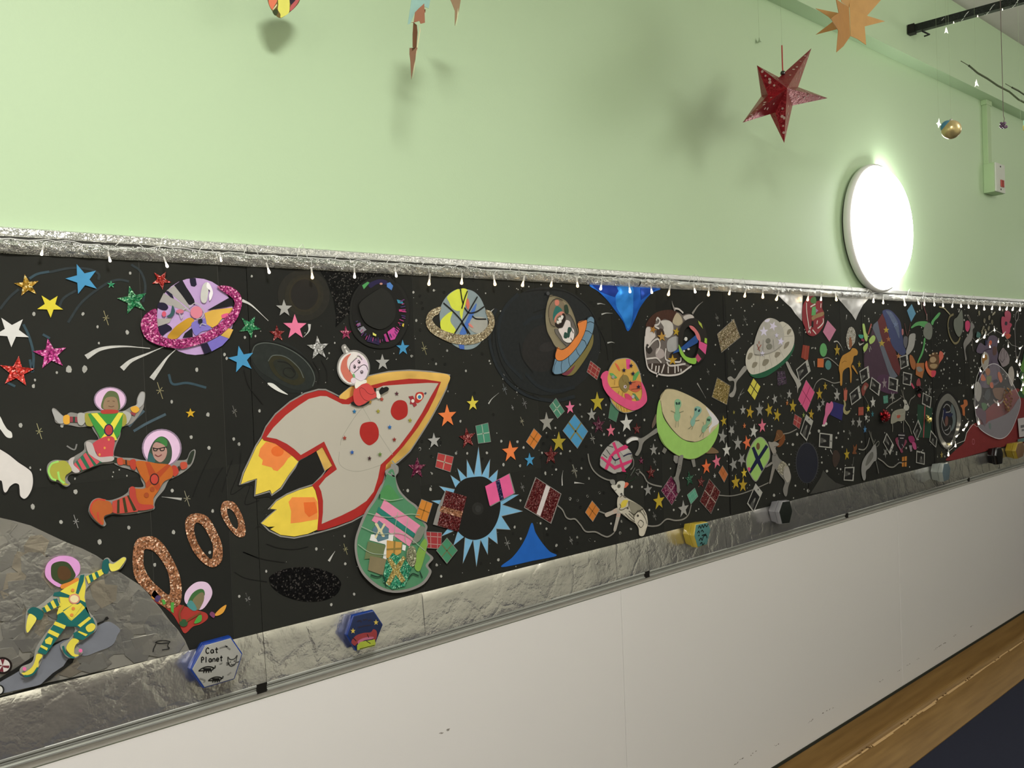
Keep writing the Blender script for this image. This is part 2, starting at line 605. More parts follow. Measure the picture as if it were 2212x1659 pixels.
topprof = [(2.109, -0.004, 0), (2.109, -0.018, .3), (2.1065, -0.0215, .5), (2.100, -0.022, .5), (2.0945, -0.0225, .6), (2.0905, -0.022, .5), (2.0895, -0.0125, 0), (2.0865, -0.0125, 0), (2.0855, -0.0235, .7), (2.080, -0.025, 1.6), (2.074, -0.0255, 2.2), (2.068, -0.0245, 2.0), (2.062, -0.0215, 1.4), (2.058, -0.0135, .6)]
BOARDS = []
for i in range(5):
    x0, x1 = clips[i], clips[i+1]
    r = empty('display_board', ((x0+x1)/2, -0.005, 1.07), names[i], 'display board', 'display boards in a row')
    BOARDS.append(r)
    box('backboard', (x0+.002, -0.0115, 1.08), (x1-.002, 0, 2.105), M_ALUD, r)
    cuts = [x0] + [c for c in colx if x0+.05 < c < x1-.05] + [x1]
    for j in range(len(cuts)-1):
        zm = 1.605 + (0.0 if (i+j) % 2 else -0.11*(i > 0))
        for zz, (za, zb) in enumerate(((1.115, zm), (zm-.004, 2.075))):
            g = 0.0012
            t = 0.0003*((i+j+zz) % 3)
            box('black_sheet', (cuts[j]+g*.5, -BOARD+0.0006-t, za), (cuts[j+1]-g*.5, -0.0116, zb), M_BLK[(i+2*j+zz) % 3], r)
    strip(x0+.0005, x1-.0005, topprof[:7], 0.012, 0.0008, i+1, 'foil_frame', M_FOIL_U, r)
    strip(x0+.0005, x1-.0005, topprof[7:], 0.009, 0.0022, i+41, 'foil_frame', M_FOIL_T, r)
    box('groove_shade_strip', (x0+.0005, -0.0240, 2.0862), (x1-.0005, -0.0116, 2.0893), M_GROOVE, r)  # dark strip filling the groove, its shade put into the colour
    # foil strip along the bottom, slightly wavy sheets with vertical laps
    nl = 3
    for j in range(nl):
        a = x0+(x1-x0)*j/nl - (0.01 if j else -0.0005); c = x0+(x1-x0)*(j+1)/nl - (0.0005 if j == 2 else 0)
        lift = 0.0012*(j % 2)
        pr = [(1.2095-0.0008*(j % 2), -BOARD-0.0008, 0)] + [(1.2095-0.115*q/9, -BOARD-0.0022-lift-0.0075*q/9, 1.0) for q in range(1, 9)] + [(1.0945, -BOARD-0.0095-lift, .4)]
        pr = [(z_, y_, a_*.8) for z_, y_, a_ in pr]
        strip(a, c, pr, 0.014, 0.0017, 20+i*3+j, 'foil_strip', M_FOIL_B, r, 14, 12, .10, True)
    # aluminium tray rail
    rp = [(1.096, -0.012, 0), (1.096, -0.021, 0), (1.0935, -0.0235, 0), (1.0895, -0.0235, 0), (1.0885, -0.0205, 0), (1.0790, -0.0205, 0), (1.0780, -0.0245, 0), (1.0752, -0.0245, 0), (1.0748, -0.006, 0)]
    strip(x0+.001, x1-.0245, rp, 0.3, 0, 1, 'rail', M_ALU, r)
    for nm, q in (('rail_groove_shade', 1.0862), ('rail_groove_shade', 1.0823)):
        box(nm, (x0+.001, -0.0209, q-.0004), (x1-.0245, -0.0203, q+.0004), M_ALUD, r)  # dark strips on the flat rail, painting the shade of its grooves
    box('rail_gap', (x0, -0.0068, 1.0738), (x1, -0.004, 1.0755), M_BLACKP, r)
    box('joint_clip', (x1-.0245, -0.0235, 1.0735), (x1-.0008, -0.008, 1.0955), M_BLACKP, r)

# ================================================================== WALL LAMPS
M_LAMP = emitter('lit_opal_diffuser', (1.0, 0.985, 0.95), 13.0)
M_LEAK = emitter('bare_lamp_edge', (1.0, 0.985, 0.95), 34.0)
M_LRIM = plain('white_lamp_rim', 'E8E8E6', 0.35, g=1.0)


def wall_lamp(x, z, label, r=0.300):
    t = empty('wall_lamp', (x, 0, z), label, 'lamp', 'round wall lamps')
    segs = 64
    def lathe(name, prof, m, a0=0, a1=360):
        vs, fs = [], []
        full = a1-a0 >= 360
        for i in range(segs if full else segs+1):
            a = math.radians(a0+(a1-a0)*i/segs)
            for rr, y in prof:
                vs.append((x+rr*math.cos(a), -y, z+rr*math.sin(a)))
        k = len(prof)
        for i in range(segs):
            j = (i+1) % segs if full else i+1
            for q in range(k-1):
                fs.append((i*k+q, i*k+q+1, j*k+q+1, j*k+q))
        return mesh_obj(name, vs, fs, m, t, smooth=True)
    lathe('back_plate', [(r*.93, 0), (r*.95, .012), (0.02, .012)], M_ALUD)
    lathe('rim', [(r*.93, .008), (r*.99, .014), (r*1.0, .03), (r*.995, .042), (r*.965, .047)], M_LRIM, 78, 292)
    lathe('exposed_side', [(r*.955, .013), (r*.985, .022), (r*.99, .034), (r*.965, .047)], M_LEAK, -67.9, 77.9)
    lathe('diffuser', [(r*.967, .046), (r*.94, .062), (r*.86, .083), (r*.72, .100), (r*.5, .112), (r*.25, .118), (0.0005, .120)], M_LAMP)
    return t


wall_lamp(3.868, 2.392, 'round white wall lamp, lit, above the end of the foil frame')
wall_lamp(-1.35, 2.392, 'round white wall lamp, lit, beyond the near end of the boards')
wall_lamp(7.3, 2.392, 'round white wall lamp, lit, farthest along the green wall')

# ================================================================== SWITCH BOX, CONDUIT
M_SWG = plain('green_painted_trunking', 'A9C397', 0.5, g=1.0)
t = empty('fused_switch', (5.353, 0, 2.75), 'pale green switch box with red rocker at the foot of a conduit', 'switch')
sx, sz = 5.345, 2.80
box('back_box', (sx-.075, -0.06, sz-.085), (sx+.075, 0, sz+.085), M_SWG, t, bev=.004)
box('face_plate', (sx-.072, -0.068, sz-.083), (sx+.072, -0.060, sz+.083), plain('white_plate', 'D2D8CC', 0.3), t, bev=.002)
box('rocker', (sx-.005, -0.074, sz-.052), (sx+.04, -0.068, sz-.01), 'x:B0453C', t, bev=.002)
for dz in (-.066, .066):
    box('screw', (sx-.006, -0.070, sz+dz-.004), (sx+.006, -0.068, sz+dz+.004), M_ALUD, t)
t = empty('cable_conduit', (5.30, 0, 2.9), 'pale green surface conduit running down from the ceiling bulkhead', 'conduit')
box('channel', (5.275, -0.03, 2.884), (5.33, 0, 3.254), M_SWG, t, bev=.003)
box('elbow', (5.262, -0.034, 3.225), (5.343, 0, 3.254), M_SWG, t, bev=.003)
# ================================================================== CUT-OUTS ON THE BOARDS
SIL = 'p:8E8C88'      # silver pen outline
KBLK = 'i:1A1A18'

# ---- foil moon in the lower left corner
moon_out = fr(A2, [(-420, 1120), (0, 1178), (120, 1205), (262, 1245), (400, 1310), (560, 1385), (700, 1440), (820, 1500), (900, 1555), (1010, 1635)]) + fr(A3, [(1060, 300), (1130, 380), (1200, 465), (1270, 560), (1330, 625), (1380, 700), (1415, 780), (880, 905), (330, 1025), (0, 1120), (-420, 1240)])
MOON = art('foil_moon', 'large crumpled silver foil moon in the bottom corner beneath the skier', 'foil collage', P0,
           [('foil_disc', 'p:7F7D76', 'p', moon_out)])
MOON['layer'] = BOARD+0.001
rnd = random.Random(5)
M_PATCH = [crumpled('torn_foil_%d' % i, c, r, .14, 9, .3) for i, (c, r) in enumerate((((.62, .62, .60), .34), ((.55, .50, .42), .4), ((.70, .70, .68), .3), ((.48, .47, .44), .42)))]
mp_ = [W(x, y, BOARD+.001) for x, y in moon_out]


def inside(px, py, poly):
    c = False
    n = len(poly)
    for i in range(n):
        x1, y1 = poly[i]; x2, y2 = poly[i-1]
        if (y1 > py) != (y2 > py) and px < (x2-x1)*(py-y1)/(y2-y1)+x1:
            c = not c
    return c


cnt = 0
for gy in range(11):
    for gx in range(13):
        cx_ = gx*35-20+rnd.uniform(-12, 12); cy_ = 1140+gy*37+rnd.uniform(-12, 12)
        k = rnd.randint(5, 7); a0 = rnd.uniform(0, 360)
        q = []
        for i in range(k):
            a = math.radians(a0+i*360/k)
            rr = rnd.uniform(22, 40)
            x, y = cx_+rr*math.cos(a)*1.0, cy_+rr*math.sin(a)*.95
            q.append((x, y))
        if not inside(cx_, cy_, moon_out): continue
        q2 = []
        for x, y in q:
            u_ = 1.0
            while u_ > .1 and not inside(cx_+(x-cx_)*u_, cy_+(y-cy_)*u_, moon_out): u_ -= .08
            q2.append((cx_+(x-cx_)*u_, cy_+(y-cy_)*u_))
        q = q2
        v, f = slab([q], BOARD+.001+.0004*(cnt % 4+1), .0003)
        # crumple: tilt the torn piece slightly
        tx, tz = rnd.uniform(-.03, .03), rnd.uniform(-.03, .03)
        c0 = v[0]
        v = [Vector((p.x, p.y-abs((p.x-c0.x)*tx+(p.z-c0.z)*tz), p.z)) for p in v]
        mesh_obj('foil_patch', v, f, M_PATCH[rnd.randrange(4)], MOON)
        cnt += 1
MOON['layer'] = BOARD+0.0055
art(0, 0, 0, A3, [
    ('painted_pen_mark', KBLK, 'c', [[(1160, 720), (1180, 708), (1230, 704), (1268, 712), (1255, 722), (1200, 726), (1160, 720)], [(1165, 728), (1150, 760), (1142, 790)], [(1258, 725), (1252, 745), (1262, 765), (1210, 775)]], 7),
], root=MOON)
ROOTSLOPE = art('ski_slope', 'grey painted ski slope with black edges beneath the yellow skier', 'paper slope', F5, [
    ('slope', 'p:787C86', 's', [(-60, 1240), (200, 1100), (420, 960), (640, 830), (820, 700), (900, 590), (1080, 500), (1250, 450), (1500, 380), (1660, 260), (1830, 180), (1960, 230), (2050, 320), (2000, 420), (1950, 540), (1850, 620), (1640, 700), (1480, 760), (1290, 760), (1150, 850), (1050, 1000), (850, 1110), (690, 1250), (420, 1320), (60, 1400), (-60, 1420)]),
    ('black_edge', KBLK, 'p', [(-60, 1180), (200, 1020), (420, 870), (620, 740), (600, 860), (440, 960), (200, 1090), (0, 1210), (-60, 1240)]),
    ('black_edge', KBLK, 'p', [(1160, 820), (1265, 808), (1240, 880), (1100, 990), (960, 1080), (850, 1180), (700, 1250), (780, 1170), (900, 1060), (1080, 940)]),
    ('black_edge', KBLK, 'p', [(880, 570), (1080, 480), (1210, 462), (1080, 500), (900, 600)]),
    ('black_edge', KBLK, 'p', [(1640, 215), (1770, 160), (1800, 110), (1830, 92), (1860, 125), (1830, 155), (1790, 165), (1770, 190), (1640, 248)])], lift=0.0053)
art('striped_sweet', 'round maroon and white striped sweet cut from card beside the slope', 'paper sweet', F5, [
    ('disc', 'i:1C1210', 'e', (45, 930, 165, 145)),
    ('face', 'p:D8D2CF', 'e', (45, 930, 125, 110)),
    ('stripe', 'p:6E2A34', 'p', [(45, 930), (10, 822), (80, 822)]), ('stripe', 'p:6E2A34', 'p', [(45, 930), (160, 930), (150, 975), (60, 960)]),
    ('stripe', 'p:6E2A34', 'p', [(45, 930), (60, 1038), (-20, 1030)]), ('stripe', 'p:6E2A34', 'p', [(45, 930), (-60, 900), (-70, 960)])], lift=0.0085)
art('candy_ball', 'small white paper ball with black outline at the foot of the slope', 'paper ball', F5, [
    ('disc', KBLK, 'e', (-5, 1345, 80, 88)), ('face', 'p:CFCFCB', 'e', (-15, 1345, 62, 68))], lift=0.0085)

# ---- white claw shapes cut by the picture's edge
art('white_paper_drip', 'big white paper drip shape with two prongs at the board edge', 'paper cut-out', F4, [
    ('black_card', KBLK, 's', [(-700, -60), (-300, 100), (0, 270), (200, 390), (380, 530), (560, 660), (690, 780), (725, 960), (700, 1150), (620, 1290), (540, 1355), (470, 1350), (400, 1270), (370, 1130), (370, 1050), (300, 1040), (200, 1120), (150, 1220), (90, 1250), (40, 1180), (0, 1000), (-300, 900), (-700, 900)]),
    ('white_card', 'p:DAD6D3', 's', [(-700, -20), (-300, 140), (0, 300), (200, 425), (380, 570), (560, 690), (665, 790), (695, 960), (670, 1130), (600, 1270), (530, 1335), (480, 1330), (425, 1270), (412, 1130), (395, 1040), (310, 1015), (210, 1080), (150, 1180), (105, 1208), (70, 1150), (45, 1000), (0, 950), (-300, 860), (-700, 860)])])
art('white_paper_horn', 'curved white painted horn above the white paper drip', 'paper cut-out', F3, [
    ('horn', 'p:D9D9D5', 's', [(-400, 700), (-200, 860), (0, 1100), (80, 1260), (170, 1400), (265, 1470), (292, 1540), (285, 1605), (210, 1615), (130, 1570), (0, 1400), (-150, 1250), (-400, 1100)])])

# ---- planet with magenta glitter ring
cx, cy = 860, 790
PL1 = art('ringed_planet', 'lilac and gold patterned planet with a magenta glitter ring', 'paper planet', F6, [
    ('disc', 'p:BFA0D2', 'e', (845, 860, 690, 690)),
    ('wedge', 'p:A6A3A0', 'p', [(cx-100, cy-40), (335, 390), (470, 300), (700, 600)]),
    ('wedge', 'p:A6A3A0', 'p', [(cx-100, cy), (200, 600), (280, 440), (560, 600)]),
    ('wedge', 'i:15141C', 'p', [(465, 300), (610, 200), (680, 330), (760, 450), (825, 560), (840, 650), (730, 650), (600, 470)]),
    ('wedge', 'i:1B1530', 'p', [(745, 178), (850, 172), (870, 290), (830, 325), (770, 310), (750, 240)]),
    ('wedge', 'i:1B1530', 's', [(165, 690), (200, 615), (300, 620), (360, 690), (320, 745), (240, 740)]),
    ('wedge', 'i:1B1530', 'p', [(310, 415), (350, 400), (430, 460), (460, 540), (400, 510)]),
    ('wedge', 'i:1B1530', 's', [(165, 1080), (220, 1000), (300, 985), (390, 1030), (425, 1090), (330, 1150), (240, 1215), (180, 1150)]),
    ('wedge', 'p:A6A3A0', 'p', [(155, 900), (420, 890), (380, 970), (170, 1040)]),
    ('gold_wedge', 'm:C99A3A', 's', [(345, 1230), (470, 1060), (600, 960), (740, 880), (825, 930), (760, 1030), (620, 1150), (500, 1260)]),
    ('wedge', 'i:14131A', 'p', [(620, 1240), (660, 1160), (790, 1060), (800, 1230)]),
    ('wedge', 'p:7F74C4', 's', [(780, 980), (900, 930), (1060, 900), (1120, 1080), (960, 1130), (860, 1200), (800, 1120)]),
    ('gold_wedge', 'm:D8AE55', 'p', [(1010, 800), (1150, 745), (1510, 700), (1520, 760), (1320, 900), (1240, 1010), (1150, 1060), (1050, 1000)]),
    ('wedge', 'i:14131A', 'p', [(1055, 750), (1440, 530), (1520, 545), (1520, 660), (1400, 690)]),
    ('wedge', 'p:E05C8A', 's', [(1320, 830), (1440, 800), (1400, 870), (1330, 890)]),
    ('wedge', 'p:7A6EC6', 'p', [(1060, 1330), (1290, 1200), (1450, 1250), (1330, 1380), (1140, 1485)]),
    ('wedge', 'i:1B1530', 'p', [(940, 1360), (1060, 1330), (1135, 1488), (1010, 1535)]),
    ('gold_wedge', 'm:E0B660', 'p', [(1300, 1200), (1440, 1070), (1525, 1095), (1450, 1255)]),
    ('shine', 'p:C9C9C4', 's', [(940, 480), (980, 300), (1060, 250), (1080, 400), (1040, 600), (960, 600)]),
    ('shine', 'p:F2EFF4', 's', [(1060, 250), (1110, 290), (1160, 420), (1140, 520), (1100, 580), (1090, 480), (1110, 400), (1050, 340)]),
    ('pompom', 'x:D97E94', 'e', (865, 785, 108, 110)),
    ('pompom', 'x:C86E86', 'e', (570, 768, 70, 38)), ('pompom', 'x:D0506E', 'e', (285, 815, 38, 50)),
    ('tinsel_moon', 'p:35565A', 's', [(435, 660), (480, 770), (420, 870), (330, 860), (400, 800)]),
    ('bead', 'i:24222A', 'e', (935, 940, 40, 48)),
    ('wire', 'p:B9B6BA', 'c', [[(740, 690), (800, 640), (870, 620), (960, 700), (1000, 790), (960, 880), (860, 910)], [(620, 740), (690, 700)], [(560, 800), (600, 890), (630, 820)], [(930, 1040), (960, 990), (1040, 1010)]], 14),
    ('glitter_ring', 'g:A62A72', 's', [(1235, 325), (1420, 312), (1560, 370), (1650, 470), (1680, 600), (1660, 720), (1590, 900), (1470, 1040), (1300, 1180), (1100, 1290), (880, 1370), (620, 1430), (400, 1420), (150, 1360), (-30, 1260), (-110, 1120), (-130, 980), (-80, 860), (30, 760), (145, 730), (160, 900), (180, 1080), (240, 1200), (400, 1265), (620, 1260), (850, 1215), (1080, 1120), (1280, 980), (1440, 830), (1530, 700), (1550, 600), (1490, 510), (1400, 450)])])
# ---- small ringed planet
art('ringed_planet', 'yellow, grey and blue marbled planet with a champagne glitter ring', 'paper planet', B3, [
    ('disc', 'p:8B9BA0', 's', [(520, 372), (620, 390), (690, 450), (735, 540), (765, 650), (760, 760), (710, 870), (640, 935), (550, 952), (460, 920), (380, 850), (330, 760), (308, 640), (320, 540), (370, 450), (440, 390)]),
    ('patch', 'p:D9E24E', 's', [(505, 378), (575, 385), (560, 500), (535, 580), (520, 660), (500, 600), (520, 500)]),
    ('patch', 'p:D9E24E', 's', [(380, 450), (440, 395), (500, 378), (520, 480), (500, 580), (430, 560), (400, 500)]),
    ('patch', 'p:D9E24E', 's', [(430, 590), (410, 680), (460, 760), (440, 800), (340, 780), (315, 690), (370, 620)]),
    ('patch', 'p:A8A8A0', 's', [(640, 640), (755, 660), (755, 760), (680, 800), (600, 760), (590, 700)]),
    ('patch', 'p:4C74C0', 's', [(660, 510), (600, 600), (560, 680), (500, 800), (560, 800), (590, 700), (640, 600)]),
    ('patch', 'p:4668B8', 'p', [(485, 880), (540, 885), (545, 950), (500, 945)]),
    ('patch', 'p:D4705E', 's', [(575, 460), (595, 520), (580, 570), (560, 520)]),
    ('patch', 'p:E08478', 's', [(585, 700), (612, 715), (630, 745), (590, 725)]),
    ('crack', KBLK, 'c', [[(508, 375), (520, 460), (535, 520)], [(575, 390), (545, 470), (520, 560)], [(345, 505), (430, 580), (520, 680), (580, 800)], [(670, 445), (620, 530), (580, 600), (520, 690), (450, 800)], [(735, 540), (660, 590), (590, 600), (545, 550)], [(620, 630), (660, 658), (755, 660)], [(520, 700), (570, 760), (600, 805)]], 13),
    ('glitter_ring', 'g:A39373', 's', [(318, 542), (225, 578), (182, 640), (182, 720), (230, 790), (330, 850), (430, 890), (560, 905), (680, 885), (780, 815), (830, 730), (830, 650), (800, 590), (748, 575), (765, 640), (778, 695), (745, 755), (680, 798), (560, 812), (430, 795), (320, 755), (252, 695), (245, 645), (305, 603)])])

# ---- copper glitter hoops
for lab, f, o, h in (
    ('largest copper glitter hoop, rising beside the foil moon', A3, [(1085, -72), (1150, -70), (1215, -20), (1280, 80), (1335, 200), (1355, 300), (1352, 400), (1320, 450), (1240, 460), (1160, 395), (1080, 320), (1010, 240), (990, 120), (1000, 0), (1030, -55)], [(1085, 20), (1150, 40), (1210, 110), (1255, 200), (1270, 300), (1262, 362), (1200, 320), (1120, 240), (1075, 150), (1072, 60)]),
    ('middle copper glitter hoop of the three', A2, [(1700, 1142), (1780, 1180), (1850, 1300), (1895, 1420), (1892, 1540), (1830, 1600), (1750, 1575), (1660, 1480), (1600, 1350), (1580, 1220), (1620, 1155)], [(1690, 1220), (1740, 1260), (1800, 1370), (1818, 1450), (1805, 1530), (1750, 1490), (1690, 1400), (1658, 1300), (1662, 1235)]),
    ('smallest copper glitter hoop, nearest the rocket flames', A2, [(1945, 1033), (2010, 1060), (2070, 1170), (2095, 1270), (2085, 1335), (2030, 1340), (1960, 1275), (1900, 1180), (1883, 1110), (1900, 1050)], [(1945, 1100), (1985, 1120), (2020, 1180), (2032, 1240), (2018, 1275), (1980, 1240), (1950, 1175), (1938, 1125)])):
    art('glitter_hoop', lab, 'paper ring', f, [('ring', 'g:A8714E', 's', o, [h])], lift=0.002, group='copper glitter hoops')

# ---- astronauts
SKIN = 'p:A98C78'
art('elf_astronaut', 'flying elf astronaut in green waistcoat, red skirt and striped tights', 'paper elf', A2, [
    ('silver_edge', SIL, 's', [(445, 250), (475, 250), (545, 310), (600, 280), (680, 290), (760, 270), (850, 265), (990, 270), (1060, 265), (1120, 230), (1160, 220), (1170, 160), (1200, 105), (1238, 115), (1230, 200), (1215, 260), (1130, 370), (1040, 410), (1025, 480), (990, 560), (970, 640), (1000, 690), (950, 715), (860, 725), (760, 760), (680, 800), (600, 810), (575, 850), (600, 890), (560, 915), (500, 880), (430, 860), (400, 790), (410, 720), (470, 685), (580, 690), (640, 650), (715, 600), (720, 540), (760, 515), (840, 510), (800, 440), (770, 400), (680, 405), (600, 390), (530, 385), (475, 365), (460, 310)]),
    ('helmet_rim', 'p:8F7D93', 'e', (940, 172, 140, 110)), ('helmet', 'p:E2BEE0', 'e', (940, 172, 128, 100)),
    ('hair', 'p:5E6B45', 's', [(872, 250), (875, 170), (910, 110), (950, 95), (1000, 115), (1020, 180), (1012, 260)]),
    ('face', 'p:957C62', 's', [(888, 250), (890, 180), (920, 150), (980, 150), (1005, 190), (1000, 262)]),
    ('mouth', 'p:6A5040', 'c', [[(925, 225), (950, 232), (975, 225)], [(915, 185), (935, 182)], [(960, 182), (980, 186)]], 6),
    ('glove', 'p:A9A9A8', 's', [(443, 258), (480, 265), (545, 325), (540, 370), (500, 372), (480, 350), (470, 340)]),
    ('glove', 'p:ADADAD', 's', [(1120, 235), (1170, 210), (1175, 160), (1205, 110), (1232, 120), (1225, 200), (1190, 240), (1150, 260)]),
    ('cuff', 'p:E0A83C', 's', [(545, 310), (580, 300), (600, 330), (590, 375), (550, 378), (538, 345)]),
    ('cuff', 'p:E0A83C', 's', [(1115, 240), (1160, 225), (1190, 255), (1160, 285), (1125, 270)]),
    ('sleeve', 'p:8F3F48', 'p', [(595, 315), (665, 318), (665, 365), (595, 362)]), ('sleeve_stripe', 'p:26443A', 'p', [(622, 316), (640, 317), (640, 364), (622, 363)]),
    ('sleeve', 'p:8F3F48', 'p', [(1115, 275), (1160, 285), (1150, 310), (1115, 295)]),
    ('puff_sleeve', 'p:AFAFAA', 's', [(665, 290), (720, 290), (730, 350), (700, 390), (665, 370)]), ('puff_sleeve', 'p:AFAFAA', 's', [(1050, 270), (1115, 290), (1110, 340), (1080, 380), (1050, 350)]),
    ('shoulder', 'p:A09A40', 's', [(725, 295), (770, 290), (800, 340), (790, 395), (735, 385)]), ('shoulder', 'p:A09A40', 's', [(1030, 285), (1070, 300), (1080, 370), (1040, 400), (1020, 340)]),
    ('waistcoat', 'p:3E9340', 'p', [(750, 295), (780, 285), (1050, 280), (1040, 400), (1020, 470), (990, 510), (860, 512), (830, 450), (790, 380)]),
    ('braces', 'p:E4DA4A', 'p', [(775, 288), (830, 285), (930, 400), (1010, 282), (1052, 285), (965, 440), (1000, 515), (970, 520), (925, 470), (880, 515), (855, 510), (905, 445)]),
    ('collar', 'p:B44038', 's', [(865, 262), (930, 255), (1005, 262), (1000, 285), (930, 292), (870, 290)]),
    ('brooch_rim', 'i:26284C', 'e', (928, 430, 40, 52)), ('brooch', 'p:B43A40', 'e', (928, 430, 31, 42)),
    ('skirt', 'p:C44852', 's', [(790, 550), (900, 485), (975, 500), (968, 600), (955, 660), (850, 665), (820, 620)]),
    ('button', 'p:E09A4C', 'e', (928, 512, 9, 11)), ('button', 'p:E09A4C', 'e', (893, 583, 9, 11)), ('button', 'p:E09A4C', 'e', (850, 640, 9, 11)),
    ('fur_trim', 'p:BDB6B4', 's', [(735, 535), (785, 545), (815, 620), (850, 660), (960, 655), (965, 690), (880, 705), (810, 690), (750, 620)]),
    ('tights', 'p:2F6E52', 'p', [(628, 720), (735, 612), (790, 660), (870, 705), (780, 750), (690, 778)]),
    ('tights_stripe', 'p:CF5560', 'p', [(662, 690), (684, 668), (740, 762), (705, 772)]), ('tights_stripe', 'p:CF5560', 'p', [(708, 643), (732, 622), (800, 735), (768, 752)]), ('tights_stripe', 'p:CF5560', 'p', [(745, 625), (850, 700), (825, 725)]), ('tights_stripe', 'p:CF5560', 'p', [(630, 722), (645, 705), (690, 776), (665, 770)]),
    ('ankle_fur', 'p:C2BCBA', 's', [(585, 690), (635, 660), (625, 720), (680, 780), (640, 795), (600, 760)]),
    ('boot', 'p:A9A844', 's', [(560, 695), (600, 740), (610, 780), (560, 820), (560, 880), (590, 895), (540, 900), (500, 860), (430, 830), (412, 770), (440, 720), (500, 695)]),
    ('boot_sole', 'p:9FDB6C', 'c', [[(500, 697), (440, 720), (415, 780), (440, 840), (480, 860)], [(495, 785), (510, 850), (550, 885)]], 16)], lift=0.0015)
art('elf_astronaut', 'flying elf astronaut in an orange suit with dark hair and glasses', 'paper elf', A2, [
    ('silver_edge', SIL, 's', [(975, 655), (1040, 665), (1130, 670), (1240, 690), (1440, 710), (1520, 690), (1590, 680), (1620, 620), (1660, 595), (1668, 630), (1640, 720), (1580, 780), (1500, 830), (1440, 860), (1400, 940), (1340, 1010), (1318, 1060), (1310, 1110), (1180, 1140), (1060, 1155), (960, 1150), (890, 1180), (905, 1235), (870, 1250), (790, 1190), (755, 1120), (780, 1040), (840, 1010), (930, 1030), (1030, 1000), (1090, 960), (1110, 920), (1220, 915), (1205, 860), (1180, 800), (1100, 765), (1030, 745), (970, 710)]),
    ('helmet_rim', 'p:8F7D93', 'e', (1380, 585, 170, 165)), ('helmet', 'p:E4C2E2', 'e', (1380, 585, 156, 152)),
    ('hair', 'p:3D4A3C', 's', [(1260, 700), (1270, 620), (1310, 530), (1370, 485), (1430, 510), (1465, 590), (1460, 680), (1420, 735), (1360, 745), (1300, 720)]),
    ('cap', 'p:3E7A40', 's', [(1320, 530), (1370, 487), (1425, 520), (1415, 580), (1360, 530)]),
    ('face', 'p:B48E84', 's', [(1300, 580), (1330, 535), (1400, 560), (1425, 610), (1410, 670), (1370, 705), (1325, 680), (1305, 640)]),
    ('scarf', 'p:356062', 's', [(1262, 690), (1275, 625), (1305, 650), (1325, 700), (1290, 715)]),
    ('glasses', 'i:2A2624', 'c', [[(1302, 582), (1345, 590), (1400, 578), (1425, 575)], [(1310, 584), (1315, 605), (1338, 605), (1342, 588)], [(1365, 588), (1372, 606), (1398, 602), (1402, 580)]], 8),
    ('mouth', 'p:7A3A3C', 'c', [(1322, 640), (1350, 655), (1380, 640)], 8),
    ('glove', 'i:283528', 's', [(975, 665), (1000, 670), (1000, 705), (975, 705), (960, 690)]), ('glove', 'i:2A3328', 's', [(1600, 690), (1625, 625), (1655, 605), (1655, 640), (1630, 710), (1605, 720)]),
    ('cuff', 'p:C0503C', 's', [(1000, 675), (1045, 670), (1055, 720), (1010, 725)]), ('cuff', 'p:C0503C', 's', [(1540, 710), (1590, 705), (1595, 750), (1550, 765)]),
    ('sleeve', 'p:A9542A', 'p', [(1045, 680), (1110, 690), (1110, 735), (1050, 720)]), ('sleeve_stripe', 'i:3A2C20', 'p', [(1068, 684), (1082, 686), (1085, 727), (1070, 724)]), ('sleeve_stripe', 'i:3A2C20', 'p', [(1515, 745), (1530, 735), (1545, 765), (1530, 775)]),
    ('puff_sleeve', 'p:B84234', 's', [(1110, 690), (1150, 680), (1165, 720), (1150, 770), (1115, 750)]), ('puff_sleeve', 'p:B84234', 's', [(1470, 735), (1505, 740), (1525, 790), (1490, 825), (1460, 790)]),
    ('suit', 'p:BC6428', 's', [(1160, 700), (1260, 700), (1340, 715), (1440, 725), (1470, 760), (1470, 830), (1400, 870), (1350, 950), (1310, 1010), (1300, 1080), (1200, 1080), (1120, 1020), (1120, 935), (1230, 930), (1240, 880), (1190, 800)]),
    ('braces', 'p:B04A26', 'p', [(1240, 705), (1275, 705), (1330, 800), (1430, 720), (1455, 735), (1350, 850), (1370, 920), (1340, 950), (1300, 890), (1250, 930), (1240, 890), (1280, 840)]),
    ('brooch_rim', 'i:3A2020', 'e', (1318, 850, 40, 50)), ('brooch', 'p:C0453A', 'e', (1318, 850, 31, 40)),
    ('spot', 'p:A44C26', 'e', (1300, 935, 20, 22)), ('spot', 'p:A44C26', 'e', (1250, 985, 20, 22)),
    ('skirt_trim', 'p:B8443A', 's', [(1105, 930), (1150, 920), (1165, 1010), (1200, 1060), (1300, 1070), (1300, 1100), (1180, 1115), (1120, 1060)]),
    ('tights', 'p:BE4C40', 'p', [(960, 1040), (1100, 985), (1170, 1100), (1180, 1125), (1000, 1145), (950, 1130)]),
    ('tights_stripe', 'i:3A3A20', 'p', [(1000, 1030), (1020, 1022), (1020, 1140), (998, 1142)]), ('tights_stripe', 'i:3A3A20', 'p', [(1045, 1012), (1065, 1004), (1090, 1130), (1065, 1136)]), ('tights_stripe', 'i:3A3A20', 'p', [(1085, 990), (1098, 986), (1165, 1112), (1140, 1122)]),
    ('boot', 'p:B4602E', 's', [(940, 1045), (960, 1130), (890, 1165), (885, 1230), (860, 1235), (800, 1180), (770, 1110), (800, 1040), (860, 1030)]),
    ('boot_sole', 'p:C44A36', 'c', [[(900, 1030), (830, 1022), (785, 1060), (775, 1120), (810, 1180)], [(835, 1130), (840, 1190), (870, 1235)]], 15)], lift=0.0018)
